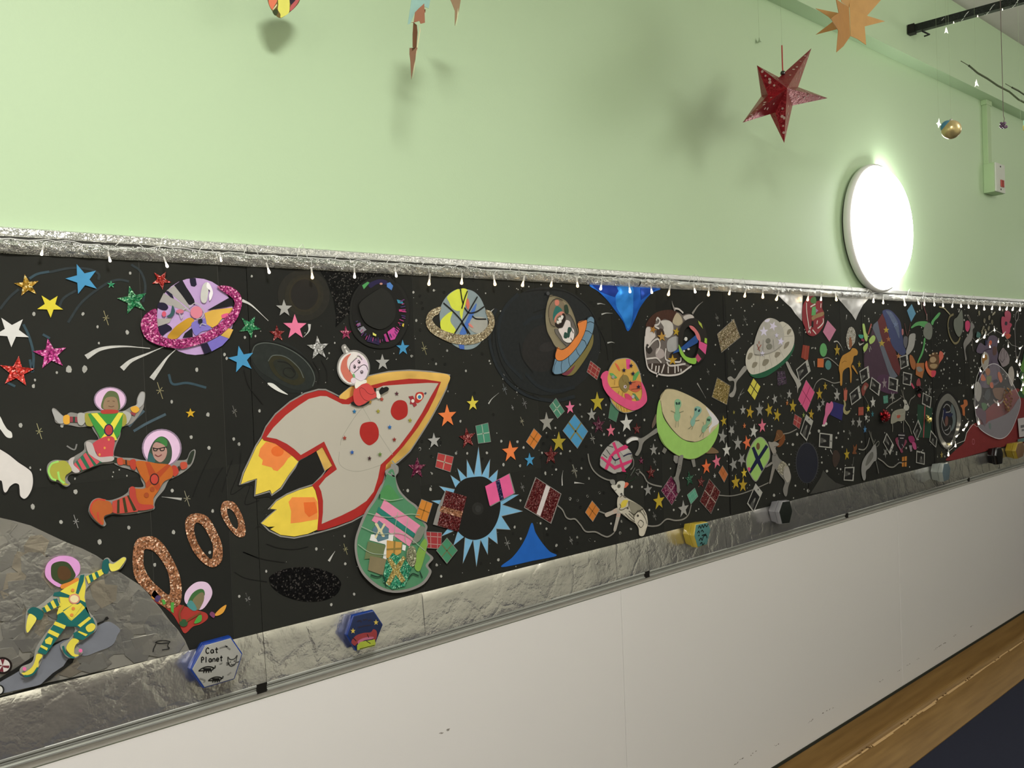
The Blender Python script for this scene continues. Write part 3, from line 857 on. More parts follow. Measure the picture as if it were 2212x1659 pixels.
art('elf_astronaut', 'skiing elf astronaut in a yellow and teal striped suit on the foil moon', 'paper elf', A3, [
    ('silver_edge', 'p:9A9A94', 's', [(760, 200), (770, 110), (805, 85), (850, 120), (920, 80), (943, 100), (900, 170), (820, 200), (760, 220), (690, 270), (640, 330), (640, 420), (660, 480), (720, 560), (715, 630), (640, 690), (575, 740), (620, 790), (560, 835), (490, 820), (450, 740), (520, 690), (560, 620), (520, 590), (440, 650), (400, 720), (330, 810), (290, 900), (220, 970), (150, 945), (160, 900), (240, 860), (270, 760), (340, 650), (430, 540), (430, 470), (330, 500), (270, 560), (195, 650), (190, 560), (205, 470), (280, 450), (400, 360), (480, 320), (600, 210)]),
    ('helmet', 'p:E2A2DE', 's', [(440, 305), (350, 240), (338, 170), (370, 110), (440, 75), (530, 78), (590, 120), (595, 190), (560, 235), (500, 265)]),
    ('hair', 'p:3B4A2C', 's', [(380, 190), (390, 135), (450, 112), (510, 125), (550, 180), (560, 230), (480, 285), (430, 270), (390, 240)]),
    ('face', 'p:5A4026', 's', [(430, 180), (450, 150), (500, 155), (530, 200), (520, 240), (470, 255), (435, 230)]),
    ('collar', 'p:E08C3A', 's', [(455, 290), (520, 265), (575, 235), (585, 258), (530, 290), (465, 318)]),
    ('suit', 'p:E6D850', 'p', [(440, 345), (480, 315), (590, 255), (630, 220), (640, 300), (630, 380), (640, 440), (660, 500), (690, 560), (560, 580), (440, 560), (425, 500), (450, 420)]),
    ('strap', 'p:1F6664', 'p', [(600, 215), (630, 212), (625, 260), (585, 360), (565, 350)]), ('strap', 'p:1F6664', 'p', [(405, 345), (450, 338), (520, 365), (515, 385), (395, 370)]),
    ('belt', 'p:1F6664', 'p', [(470, 480), (600, 400), (640, 420), (645, 450), (540, 560), (440, 500), (430, 540), (500, 600), (610, 600), (680, 540), (630, 450), (600, 420), (480, 500)]),
    ('shorts', 'p:1F6A66', 'p', [(430, 510), (470, 490), (530, 560), (620, 480), (660, 500), (690, 560), (600, 600), (540, 590), (470, 600), (425, 560)]),
    ('patch', 'p:E6D850', 'p', [(470, 490), (550, 430), (615, 440), (535, 550)]),
    ('brooch_rim', 'p:D8907C', 'e', (555, 393, 42, 38)), ('brooch', 'p:F0E2B0', 'e', (555, 393, 32, 28)),
    ('button', 'p:E09048', 'e', (543, 328, 13, 12)), ('button', 'p:E09048', 'e', (547, 465, 13, 12)), ('button', 'p:E09048', 'e', (536, 513, 13, 12)),
    ('sleeve', 'p:E6D850', 'p', [(640, 225), (760, 170), (775, 205), (660, 280)]), ('sleeve_stripe', 'p:1F6664', 'p', [(660, 218), (685, 206), (700, 255), (678, 270)]), ('sleeve_stripe', 'p:1F6664', 'p', [(705, 196), (725, 188), (742, 228), (722, 240)]),
    ('cuff', 'p:1E6060', 's', [(760, 165), (770, 110), (805, 95), (820, 150), (800, 205), (770, 195)]),
    ('glove', 'p:E8DE62', 's', [(812, 130), (850, 130), (915, 85), (940, 95), (905, 150), (880, 175), (830, 185)]),
    ('sleeve', 'p:E6D850', 'p', [(420, 385), (455, 440), (330, 500), (310, 465)]), ('sleeve_stripe', 'p:1F6664', 'p', [(395, 395), (425, 388), (445, 440), (425, 455)]), ('sleeve_stripe', 'p:1F6664', 'p', [(350, 430), (375, 415), (400, 465), (380, 475)]), ('sleeve_stripe', 'p:1F6664', 'p', [(312, 462), (332, 452), (350, 490), (330, 498)]),
    ('cuff', 'p:1E6060', 's', [(205, 490), (240, 455), (290, 465), (325, 500), (310, 545), (280, 548), (250, 515)]),
    ('glove', 'p:E8DE62', 's', [(215, 510), (250, 515), (272, 545), (240, 600), (205, 645), (195, 600)]),
    ('leg_cover', 'p:1F6A66', 'p', [(430, 540), (500, 590), (420, 700), (340, 810), (280, 790), (350, 660)]),
    ('leg_stripe', 'p:E6D850', 'p', [(412, 560), (492, 592), (480, 618), (400, 585)]), ('leg_stripe', 'p:E6D850', 'p', [(370, 620), (445, 655), (430, 682), (355, 645)]), ('leg_stripe', 'p:E6D850', 'p', [(335, 700), (370, 675), (395, 690), (380, 735), (340, 725)]), ('leg_stripe', 'p:E6D850', 'p', [(308, 735), (358, 760), (350, 778), (300, 752)]),
    ('leg_cover', 'p:1F6A66', 'p', [(560, 590), (690, 530), (715, 590), (700, 640), (620, 700), (560, 690), (545, 650), (600, 620)]),
    ('leg_stripe', 'p:E6D850', 'p', [(580, 590), (665, 525), (680, 540), (600, 605)]), ('leg_stripe', 'p:E6D850', 's', [(640, 605), (680, 575), (712, 590), (700, 625), (660, 640)]), ('leg_stripe', 'p:E6D850', 'p', [(580, 640), (590, 632), (655, 658), (640, 672)]),
    ('boot', 'p:E4D650', 's', [(275, 805), (318, 815), (290, 860), (285, 900), (240, 950), (190, 965), (160, 945), (190, 940), (240, 900), (262, 850)]), ('boot', 'p:E4D650', 's', [(540, 690), (590, 705), (560, 745), (555, 800), (590, 812), (555, 825), (520, 800), (495, 755)]),
    ('boot_sole', 'p:1F6462', 'c', [[(283, 905), (250, 950), (210, 968), (180, 968)], [(470, 745), (485, 790), (520, 822), (555, 832)]], 15),
    ('bobble', 'p:E870A8', 'e', (183, 915, 14, 14)), ('bobble', 'p:E870A8', 'e', (601, 779, 14, 14))], lift=0.0092)
art('elf_astronaut', 'small elf astronaut in a red jumper half hidden behind the foil moon', 'paper elf', A3, [
    ('jumper', 'p:A83A32', 's', [(1150, 400), (1190, 395), (1260, 400), (1330, 430), (1400, 455), (1480, 480), (1540, 500), (1550, 540), (1500, 580), (1440, 600), (1380, 650), (1340, 590), (1290, 510), (1220, 450), (1165, 420)]),
    ('helmet', 'p:E0C4E0', 's', [(1390, 430), (1380, 360), (1420, 300), (1480, 265), (1550, 275), (1585, 340), (1560, 410), (1495, 475)]),
    ('hair', 'p:3F6A3C', 's', [(1400, 435), (1430, 360), (1480, 322), (1520, 325), (1525, 370), (1470, 380), (1450, 450)]),
    ('face', 'p:7D7456', 's', [(1440, 460), (1440, 400), (1490, 350), (1520, 350), (1522, 400), (1500, 450), (1480, 475)]),
    ('scarf', 'p:4E8E8E', 's', [(1395, 440), (1420, 405), (1445, 420), (1470, 470), (1440, 480)]),
    ('glove', 'p:C98A44', 's', [(1130, 380), (1150, 330), (1175, 350), (1195, 385), (1160, 400)]), ('glove', 'p:DFA040', 's', [(1610, 500), (1650, 460), (1690, 438), (1670, 490), (1635, 515), (1605, 518)]),
    ('cuff', 'p:4C3C68', 's', [(1155, 400), (1170, 368), (1200, 375), (1180, 415)]), ('cuff', 'p:7B4468', 's', [(1565, 510), (1580, 488), (1605, 505), (1595, 535)]),
    ('jumper_stripe', 'p:4FA045', 'p', [(1205, 400), (1225, 398), (1240, 425), (1220, 440)]), ('jumper_stripe', 'p:4FA045', 'p', [(1275, 420), (1300, 418), (1295, 500), (1275, 485)]), ('jumper_stripe', 'p:4FA045', 's', [(1450, 575), (1480, 520), (1505, 515), (1500, 560)]),
    ('brooch', 'p:335838', 'e', (1370, 572, 32, 28)), ('strap', 'p:7F4A2C', 'c', [[(1370, 440), (1340, 500), (1350, 560)], [(1500, 495), (1440, 530), (1390, 560)]], 14)], lift=0.0009)
# ---- the big rocket
M_SILV = plain('brushed_silver_card', 'BDB8AD', 0.36, metal=0.25, noise_amt=0.05, scale=7, g=1.05)
MATS['p:SILVER'] = M_SILV
red_o = [(290, 1085), (330, 990), (420, 870), (560, 750), (700, 672), (830, 635), (900, 637), (970, 672), (1040, 712), (1095, 722), (1150, 690), (1240, 630), (1340, 585), (1500, 545), (1700, 522), (1850, 528), (2002, 552), (1950, 690), (1880, 830), (1780, 990), (1650, 1160), (1560, 1260), (1478, 1345), (1455, 1470), (1410, 1600), (1350, 1720), (1270, 1810), (1150, 1875), (1000, 1930), (880, 1968), (820, 1975), (832, 1830), (828, 1700), (805, 1590), (770, 1540), (860, 1465), (965, 1350), (870, 1175), (760, 1245), (635, 1307), (590, 1265), (510, 1205), (420, 1140), (310, 1110)]
grey_i = [(335, 1080), (400, 990), (520, 870), (640, 780), (740, 715), (850, 688), (910, 690), (980, 725), (1060, 765), (1120, 768), (1180, 740), (1300, 650), (1450, 590), (1700, 572), (1880, 562), (1978, 566), (1900, 700), (1820, 850), (1720, 1010), (1600, 1170), (1500, 1275), (1425, 1345), (1400, 1470), (1360, 1600), (1290, 1690), (1180, 1765), (1050, 1830), (920, 1885), (862, 1910), (874, 1800), (875, 1690), (858, 1600), (835, 1550), (900, 1470), (1008, 1388), (940, 1240), (885, 1122), (770, 1190), (662, 1252), (600, 1195), (530, 1145), (430, 1097)]
fl2 = [(775, 1550), (650, 1585), (530, 1635), (430, 1695), (370, 1765), (435, 1772), (350, 1845), (285, 1905), (350, 1938), (415, 1935), (370, 1960), (470, 2015), (600, 2030), (730, 2005), (820, 1965), (835, 1820), (825, 1690), (800, 1590)]
fl1 = [(295, 1090), (240, 1170), (180, 1300), (120, 1430), (90, 1530), (160, 1500), (245, 1475), (230, 1630), (370, 1585), (385, 1625), (470, 1560), (540, 1450), (600, 1370), (640, 1310), (590, 1255), (510, 1195), (420, 1130), (320, 1100)]
gold = [(1030, 692), (1170, 580), (1300, 505), (1500, 462), (1700, 449), (1900, 462), (2082, 492), (2050, 610), (1980, 750), (1900, 900), (1800, 1060), (1700, 1210), (1590, 1310), (1466, 1400), (1470, 1330), (1600, 1180), (1750, 980), (1950, 600), (1700, 540), (1400, 580), (1200, 660), (1100, 735)]
hull_edge = [(290, 1075), (330, 980), (420, 860), (560, 742), (700, 662), (830, 625), (900, 627), (970, 660), (1030, 690), (1170, 575), (1300, 498), (1500, 455), (1700, 441), (1900, 454), (2088, 487), (2056, 612), (1988, 755), (1905, 905), (1805, 1065), (1705, 1216), (1593, 1320), (1484, 1385), (1462, 1475), (1418, 1605), (1358, 1726), (1275, 1818), (1150, 1888), (1000, 1945), (860, 1985), (730, 2018), (600, 2045), (470, 2028), (360, 1975), (275, 1905)]
ring = lambda c, r, n=12: ell(c[0], c[1], r[0], r[1], 0, n)
RK = art('rocket', 'huge red, silver and gold paper rocket with two yellow flames', 'paper rocket', B1, [
    ('black_backing', KBLK, 's', [(p[0]+(-14 if p[0] < 1000 else 12), p[1]+(-6 if p[1] < 1200 else 22)) for p in hull_edge] + [(230, 1955), (330, 1830), (300, 1790), (420, 1700), (600, 1600), (760, 1530), (600, 1600), (480, 1640), (385, 1670), (350, 1650), (215, 1660), (200, 1540), (60, 1545), (110, 1380), (200, 1200)]),
    ('outline', SIL, 'L', hull_edge[:33] + [(285, 1900), (350, 1840), (425, 1775), (352, 1770), (430, 1685), (530, 1625), (650, 1575), (780, 1535), (862, 1452), (895, 1405), (815, 1200), (720, 1260), (640, 1305), (610, 1370), (545, 1460), (475, 1572), (383, 1637), (365, 1600), (222, 1642), (235, 1485), (160, 1510), (78, 1535), (112, 1420), (175, 1290), (232, 1165)], 14),
    ('gold_band', 'm:E2B866', 's', gold),
    ('gold_band', 'm:E0B868', 'p', [(812, 1218), (872, 1172), (966, 1350), (895, 1402)]),
    ('flame', 'p:EAD04E', 'p', fl1), ('flame_core', 'p:EE8A48', 'p', [(330, 1125), (420, 1140), (510, 1205), (575, 1258), (540, 1285), (500, 1345), (440, 1405), (400, 1395), (385, 1370), (290, 1345), (300, 1300), (258, 1260), (275, 1190)]), ('flame_core', 'p:E56E30', 'e', (440, 1215, 60, 50)),
    ('flame', 'p:EAD04E', 'p', fl2), ('flame_core', 'p:EE9048', 'p', [(580, 1655), (790, 1655), (822, 1700), (824, 1865), (740, 1880), (660, 1895), (565, 1905), (570, 1790), (545, 1700)]), ('flame_core', 'p:E56E30', 'p', [(690, 1705), (800, 1700), (822, 1800), (740, 1845), (700, 1800)]),
    ('red_edge', 'p:A82A26', 'p', red_o), ('silver_hull', 'p:SILVER', 'p', grey_i),
    ('lap_line', 'p:A9A69A', 'c', [[(1040, 1160), (1060, 1080), (1170, 900), (1250, 800)], [(1330, 930), (1250, 790)], [(1410, 1050), (1540, 1250)], [(1030, 1220), (1030, 1330), (1100, 1390), (1200, 1408), (1300, 1390), (1420, 1350)]], 6),
    ('porthole', 'p:AA2824', 's', [(1225, 1040), (1245, 960), (1310, 935), (1370, 945), (1405, 1010), (1402, 1090), (1360, 1140), (1310, 1158), (1255, 1115)]),
    ('porthole', 'p:AA2824', 's', [(1522, 830), (1550, 755), (1605, 726), (1665, 745), (1685, 810), (1672, 880), (1600, 918), (1545, 890)]),
    ('rocket_sticker', 'p:B8362C', 's', [(1755, 735), (1760, 670), (1790, 650), (1830, 655), (1838, 690), (1815, 730), (1780, 755)]), ('rocket_sticker', 'p:E6DFC8', 'e', (1797, 695, 28, 30)), ('rocket_sticker', 'p:3C78A8', 'e', (1797, 697, 16, 18)),
    ('rocket_sticker', 'p:9C3038', 'p', [(1692, 692), (1735, 685), (1772, 775), (1745, 795), (1730, 765), (1705, 765), (1712, 725)]), ('rocket_sticker', 'p:E8E2D8', 'e', (1733, 735, 15, 17)), ('rocket_sticker', 'i:3C3F58', 'p', [(1843, 660), (1858, 650), (1866, 662), (1850, 672)])], lift=0.0008)


def star_px(cx, cy, r, rot=0, inner=0.40):
    out = []
    for i in range(10):
        a = math.radians(-90+rot+36*i)
        q = r if i % 2 == 0 else r*inner
        out.append((cx+q*math.cos(a)*.86, cy+q*math.sin(a)))
    return out


for (x, y, c, rot) in ((1175, 835, '2F7FC0', 0), (1437, 718, 'B0483C', 10), (1580, 665, '5A3442', 0), (1402, 833, 'A9A444', 0), (1707, 920, 'A9A444', 5), (1513, 985, '2E6FC0', 0), (1082, 1088, 'A8423C', 0), (1557, 1103, '9C3A38', 0), (1153, 1225, '2F62C0', 0), (1320, 1283, '4A3038', 6), (1420, 1245, '6E8E44', 0), (1325, 745, 'A8803C', 0)):
    art(0, 0, 0, B1, [('sequin_star', 'm:'+c, 'p', star_px(x, y, 25, rot))], root=RK)

# ---- father christmas riding it
art('father_christmas', 'father christmas in a round space helmet riding the rocket', 'paper figure', F8, [
    ('silver_edge', SIL, 'p', ell(702, 715, 395, 428, 0, 40)),
    ('antenna', SIL, 's', [(415, 240), (440, 170), (500, 150), (545, 200), (610, 300), (480, 370)]), ('antenna_bulb', 'p:E8E6E2', 'e', (498, 225, 24, 28)), ('antenna_stem', 'p:E8E6E2', 'p', [(510, 262), (592, 345), (525, 360)]),
    ('helmet', 'p:E4E0DC', 'e', (702, 722, 362, 392)), ('painted_helmet_shade', 'p:E2CFE0', 's', [(800, 370), (950, 480), (1050, 640), (1040, 820), (960, 700), (880, 480)]),  # the lilac crescent is shading painted onto the helmet
    ('hat', 'p:CE7462', 's', [(640, 380), (520, 440), (430, 560), (395, 740), (440, 880), (510, 990), (620, 1060), (690, 940), (650, 840), (560, 700), (560, 520)]),
    ('hat_trim', 'p:E6E0DC', 's', [(690, 365), (770, 370), (800, 430), (700, 520), (640, 600), (610, 700), (640, 800), (600, 760), (565, 640), (580, 520), (660, 440)]),
    ('face', 'p:E6D2E0', 's', [(620, 650), (650, 590), (720, 530), (800, 480), (900, 540), (950, 630), (880, 680), (830, 730), (720, 830), (650, 780)]),
    ('beard', 'p:E4D6E4', 's', [(730, 830), (830, 740), (900, 670), (970, 640), (1020, 700), (1025, 820), (1000, 950), (900, 1020), (800, 990), (730, 920)]),
    ('bobble', 'p:E2D4DE', 'e', (700, 1020, 60, 70)), ('holly', 'p:76B078', 's', [(680, 870), (720, 860), (740, 930), (700, 945)]),
    ('ink_line', 'i:4A424A', 'c', [[(620, 800), (612, 700), (640, 610), (680, 570), (720, 530), (790, 470)], [(720, 830), (780, 780), (830, 730), (880, 670), (960, 640), (1020, 680), (1045, 760)], [(800, 560), (830, 530), (865, 580), (840, 610), (805, 570)], [(700, 680), (725, 640), (755, 690), (735, 730), (700, 690)], [(800, 690), (820, 705), (840, 670)], [(790, 430), (850, 440), (910, 520)]], 14),
    ('eye', 'i:3A343C', 'e', (842, 585, 18, 22)), ('eye', 'i:3A343C', 'e', (738, 690, 18, 24)), ('mouth', 'i:5A5058', 'e', (902, 812, 34, 42)), ('mouth', 'p:B8A8B4', 'e', (900, 800, 14, 18)),
    ('boot', KBLK, 's', [(640, 1560), (700, 1520), (800, 1600), (950, 1590), (1080, 1510), (1060, 1560), (940, 1630), (800, 1635), (690, 1600)]),
    ('coat', 'p:CC4A48', 's', [(730, 1215), (850, 1140), (1010, 1080), (1120, 1140), (1215, 1250), (1240, 1330), (1250, 1410), (1150, 1460), (1050, 1510), (950, 1580), (820, 1620), (730, 1550), (700, 1440), (700, 1320)]),
    ('coat_line', 'i:7A2A2C', 'c', [[(1050, 1505), (960, 1470), (880, 1360), (850, 1240), (880, 1190), (960, 1220), (1040, 1310), (1140, 1350), (1220, 1310)]], 10),
    ('collar', 'p:ECE8DE', 's', [(735, 1130), (780, 1060), (880, 1040), (960, 1000), (1010, 1010), (1010, 1070), (900, 1110), (850, 1150), (760, 1210)]),
    ('painted_arm_shadow', KBLK, 'p', [(1180, 1200), (1250, 1190), (1240, 1270), (1215, 1290)]), ('cuff', 'p:E9E6DC', 's', [(1250, 1280), (1300, 1270), (1340, 1330), (1345, 1420), (1310, 1450), (1260, 1420), (1255, 1340)]),  # the black piece beside the white cuff paints the arm's shadow
    ('mitten', KBLK, 's', [(1315, 1270), (1380, 1175), (1420, 1190), (1490, 1165), (1545, 1200), (1530, 1260), (1440, 1310), (1350, 1355)])], lift=0.0052)

# ---- green sack of presents
SK = art('present_sack', 'bulging green net sack of presents hanging under the rocket', 'paper sack', B2, [
    ('outline', SIL, 's', [(1468, 300), (1520, 262), (1530, 230), (1590, 250), (1595, 310), (1570, 360), (1610, 480), (1690, 570), (1780, 640), (1830, 760), (1872, 825), (1860, 890), (1880, 990), (1862, 1060), (1930, 1130), (1880, 1200), (1912, 1265), (1840, 1378), (1705, 1442), (1560, 1462), (1425, 1432), (1310, 1350), (1228, 1245), (1183, 1100), (1180, 960), (1220, 825), (1280, 685), (1360, 565), (1420, 445), (1480, 360)]),
    ('sack_paper', 'p:528A66', 's', [(1490, 320), (1535, 280), (1560, 330), (1590, 480), (1670, 575), (1760, 650), (1812, 765), (1850, 830), (1838, 890), (1855, 990), (1838, 1060), (1900, 1128), (1855, 1200), (1885, 1262), (1820, 1360), (1700, 1418), (1560, 1438), (1440, 1408), (1330, 1330), (1250, 1235), (1206, 1100), (1203, 960), (1242, 835), (1302, 695), (1382, 575), (1442, 455)]),
    ('neck_tie', 'p:8E9490', 'c', [[(1535, 200), (1570, 250), (1580, 310), (1550, 350), (1530, 310)], [(1470, 300), (1510, 330), (1560, 350)]], 14),
    ('lining', 'p:4E8F55', 's', [(1430, 500), (1500, 430), (1580, 520), (1600, 560), (1520, 600), (1420, 560)]),
    ('parcel', 'p:E38FAE', 'p', [(1460, 570), (1805, 820), (1760, 905), (1422, 655)]), ('parcel_ribbon', 'p:2D7C70', 'p', [(1405, 640), (1755, 895), (1740, 935), (1390, 690)]), ('parcel', 'p:E38FAE', 'p', [(1385, 695), (1738, 945), (1700, 1020), (1340, 770)]),
    ('white_tag', 'p:E6E6E4', 'p', [(1335, 905), (1550, 900), (1540, 990), (1480, 1145), (1448, 1130), (1470, 1000), (1320, 960)]), ('white_tag', 'p:E6E6E4', 'p', [(1635, 1000), (1668, 1010), (1660, 1062), (1630, 1052)]),
    ('parcel', 'p:5A7A88', 'p', [(1410, 770), (1505, 850), (1500, 945), (1400, 975), (1345, 860)]), ('parcel_bow', 'p:D8CDA4', 's', [(1370, 805), (1395, 800), (1425, 850), (1455, 800), (1470, 815), (1440, 870), (1465, 920), (1440, 925), (1415, 880), (1385, 940), (1370, 925), (1400, 865)]),
    ('parcel', 'p:C99A50', 'p', [(1485, 960), (1630, 980), (1620, 1080), (1540, 1130), (1480, 1130)]), ('parcel_ribbon', 'p:8E7A40', 'p', [(1550, 968), (1568, 970), (1560, 1120), (1545, 1125)]), ('parcel_ribbon', 'p:8E7A40', 'p', [(1482, 1040), (1625, 1030), (1623, 1048), (1482, 1056)]),
    ('parcel', 'p:6C7A54', 'p', [(1305, 970), (1475, 1010), (1440, 1125), (1270, 1140)]), ('parcel', 'p:857A5C', 'p', [(1325, 1110), (1480, 1140), (1445, 1295), (1305, 1245)]),
    ('green_foil', 'p:7FA84C', 's', [(1840, 950), (1870, 990), (1850, 1100), (1800, 1250), (1750, 1220), (1770, 1080)]),
    ('glitter_parcel', 'g:2F9470', 'p', [(1540, 1080), (1730, 1200), (1660, 1400), (1540, 1430), (1450, 1360), (1470, 1180)]), ('glitter_ribbon', 'g:B7A25C', 'p', [(1485, 1140), (1525, 1130), (1575, 1200), (1640, 1110), (1665, 1130), (1605, 1250), (1665, 1340), (1630, 1370), (1570, 1290), (1510, 1395), (1475, 1370), (1540, 1240)]),
    ('foil_scrap', 'g:8C8F70', 's', [(1700, 1020), (1760, 1040), (1760, 1180), (1710, 1210), (1670, 1120)]), ('foil_scrap', 'p:7F8478', 's', [(1800, 830), (1850, 850), (1800, 960), (1730, 990), (1750, 920)]),
    ('net_line', 'p:A3B59E', 'c', [[(1240, 830), (1420, 900), (1640, 900), (1850, 1060)], [(1300, 700), (1500, 740), (1700, 710), (1800, 720)], [(1210, 1000), (1330, 1080), (1480, 1100)], [(1690, 740), (1660, 900), (1670, 1000)], [(1590, 690), (1560, 860), (1560, 960)], [(1430, 560), (1520, 580), (1640, 560)]], 6),
    ('crease_shade_line', 'i:1E3A2C', 'c', [[(1330, 1290), (1400, 1310), (1440, 1290)], [(1450, 1290), (1480, 1400)], [(1690, 1330), (1730, 1280), (1790, 1300)], [(1420, 520), (1410, 560)], [(1800, 1260), (1825, 1320)]], 12)], lift=0.0095)  # fold shadows of the sack, painted as dark lines
# ---- black glitter ellipse
art('black_hole', 'black glitter paper ellipse beneath the rocket flames', 'paper ellipse', B2, [
    ('glitter_disc', 'g:0B0B0C', 's', [(365, 1310), (440, 1260), (560, 1225), (700, 1217), (850, 1235), (980, 1290), (1040, 1350), (1043, 1410), (1000, 1480), (900, 1530), (780, 1547), (640, 1535), (500, 1490), (400, 1420), (365, 1360)])])
# ---- halo drawn round a dark sun
art('dark_sun', 'dark paper disc with a dull gold chalk halo under the lights', 'paper disc', A4, [
    ('chalk_halo', 'w:26251F', 'e', (690, 610, 250, 245, 20)), ('chalk_halo', 'w:2C2A20', 'e', (695, 608, 185, 195, 15)), ('chalk_halo', 'w:302C1F', 'e', (697, 605, 150, 165)), ('dark_disc', 'p:1E1C19', 'e', (697, 603, 130, 146))], lift=0.0004)
art('black_glitter_shard', 'black glitter paper shard hanging beneath the foil edge', 'glitter paper', A4, [
    ('shard', 'g:101110', 'p', [(840, 368), (1150, 385), (1640, 405), (1560, 440), (1480, 520), (1380, 590), (1230, 700), (1120, 790), (995, 915), (1000, 800), (975, 650), (910, 470)])], lift=0.0009)
RAD = []
for k in range(33):
    a = math.radians(-20+k*5.6+random.uniform(-1.5, 1.5))
    q0, q1 = random.uniform(.78, .86), random.uniform(.9, 1.0)
    RAD.append([(1410+262*q0*math.cos(a), 760+318*q0*math.sin(a)), (1410+262*q1*math.cos(a), 760+318*q1*math.sin(a))])
art('button_ring', 'black disc ringed with small coloured scraps under the fairy lights', 'paper disc', A4, [
    ('outer_disc', 'p:1B1C19', 's', [(1130, 785), (1150, 640), (1220, 520), (1330, 450), (1450, 435), (1560, 470), (1650, 560), (1700, 700), (1695, 860), (1640, 1000), (1560, 1090), (1430, 1115), (1300, 1090), (1190, 1010), (1140, 900)]),
    ('outline', 'i:101010', 'O', [(1130, 785), (1150, 640), (1220, 520), (1330, 450), (1450, 435), (1560, 470), (1650, 560), (1700, 700), (1695, 860), (1640, 1000), (1560, 1090), (1430, 1115), (1300, 1090), (1190, 1010), (1140, 900)], 8),
    ('black_band', 'i:151513', 'e', (1410, 760, 262, 318)),
    ('scrap', 'p:4E9A5A', 'p', [(1248, 515), (1300, 480), (1320, 490), (1265, 552)]), ('scrap', 'p:241D45', 's', [(1310, 500), (1400, 460), (1480, 470), (1490, 510), (1400, 500), (1330, 540)]), ('scrap', 'p:C49080', 'e', (1430, 500, 14, 10)), ('scrap', 'p:4C7CC0', 'p', [(1485, 495), (1515, 485), (1545, 520), (1530, 562), (1485, 530)]),
    ('scrap', 'p:3A8AA8', 'p', [(1580, 650), (1635, 665), (1640, 690), (1590, 685)]), ('scrap', 'p:C83F80', 'p', [(1600, 745), (1665, 742), (1660, 768), (1602, 765)]), ('scrap', 'p:D8C24A', 'p', [(1625, 880), (1650, 880), (1645, 912), (1632, 905)]), ('scrap', 'p:C84A70', 'p', [(1588, 870), (1600, 868), (1620, 882), (1612, 888)]),
    ('scrap', 'p:2A2044', 'p', [(1310, 1000), (1420, 1050), (1410, 1085), (1290, 1050)]), ('scrap', 'p:C64A9C', 'p', [(1490, 960), (1550, 915), (1600, 950), (1560, 1030), (1520, 1040)]), ('scrap', 'p:B13E86', 'p', [(1455, 985), (1475, 975), (1505, 1050), (1480, 1055)]),
    ('scrap', 'p:8B8B92', 'p', [(1205, 930), (1260, 905), (1290, 940), (1240, 975)]), ('scrap', 'p:DADA70', 'p', [(1350, 965), (1385, 985), (1380, 1002), (1352, 990)]), ('scrap', 'p:7A6E88', 'p', [(1200, 880), (1230, 870), (1235, 900), (1205, 905)]),
    ('scrap_stripe', 'p:6E3A78', 'l', RAD[0::3], 8), ('scrap_stripe', 'p:B03C80', 'l', RAD[1::3], 7), ('scrap_stripe', 'p:3A3060', 'l', RAD[2::3], 10),
    ('centre_disc', 'p:20211E', 's', [(1225, 750), (1240, 670), (1400, 555), (1460, 550), (1530, 620), (1570, 740), (1550, 850), (1470, 920), (1390, 930), (1280, 870)])], lift=0.003)
# ---- swirling galaxy
art('spiral_galaxy', 'chalk drawn spiral galaxy beside the blue star, above the rocket', 'chalk drawing', A4, [
    ('chalk_disc', 'w:1E2321', 'e', (490, 1290, 340, 215, 32)),
    ('chalk_disc', 'w:262C29', 's', [(190, 1200), (230, 1100), (330, 1070), (470, 1090), (620, 1160), (740, 1270), (790, 1400), (780, 1480), (700, 1515), (560, 1500), (400, 1420), (270, 1330)]),
    ('chalk_disc', 'w:302F1C', 's', [(355, 1230), (420, 1180), (530, 1200), (640, 1290), (700, 1400), (680, 1450), (600, 1470), (480, 1420), (390, 1340)]),
    ('chalk_disc', 'w:272B23', 's', [(400, 1250), (480, 1220), (580, 1290), (640, 1380), (580, 1420), (460, 1370)]),
    ('chalk_line', 'w:5C635E', 'c', [[(195, 1160), (230, 1090), (330, 1065), (480, 1095), (640, 1180), (750, 1290), (795, 1400), (775, 1480)], [(350, 1240), (400, 1185), (520, 1200), (640, 1300), (690, 1400)]], 9),
    ('black_swirl', 'i:141412', 'c', [[(190, 1140), (240, 1060), (380, 1055), (560, 1110), (720, 1220), (800, 1330)], [(120, 1320), (170, 1480), (300, 1650)], [(780, 1240), (840, 1350), (830, 1460)], [(860, 1230), (910, 1330), (915, 1450)], [(440, 1240), (540, 1260), (610, 1350), (570, 1400), (500, 1360), (510, 1310), (570, 1310), (600, 1350)]], 9),
    ('white_dash', 'p:D9DAD5', 's', [(345, 1448), (400, 1455), (470, 1510), (540, 1560), (450, 1530), (370, 1480)])], lift=0.0004)
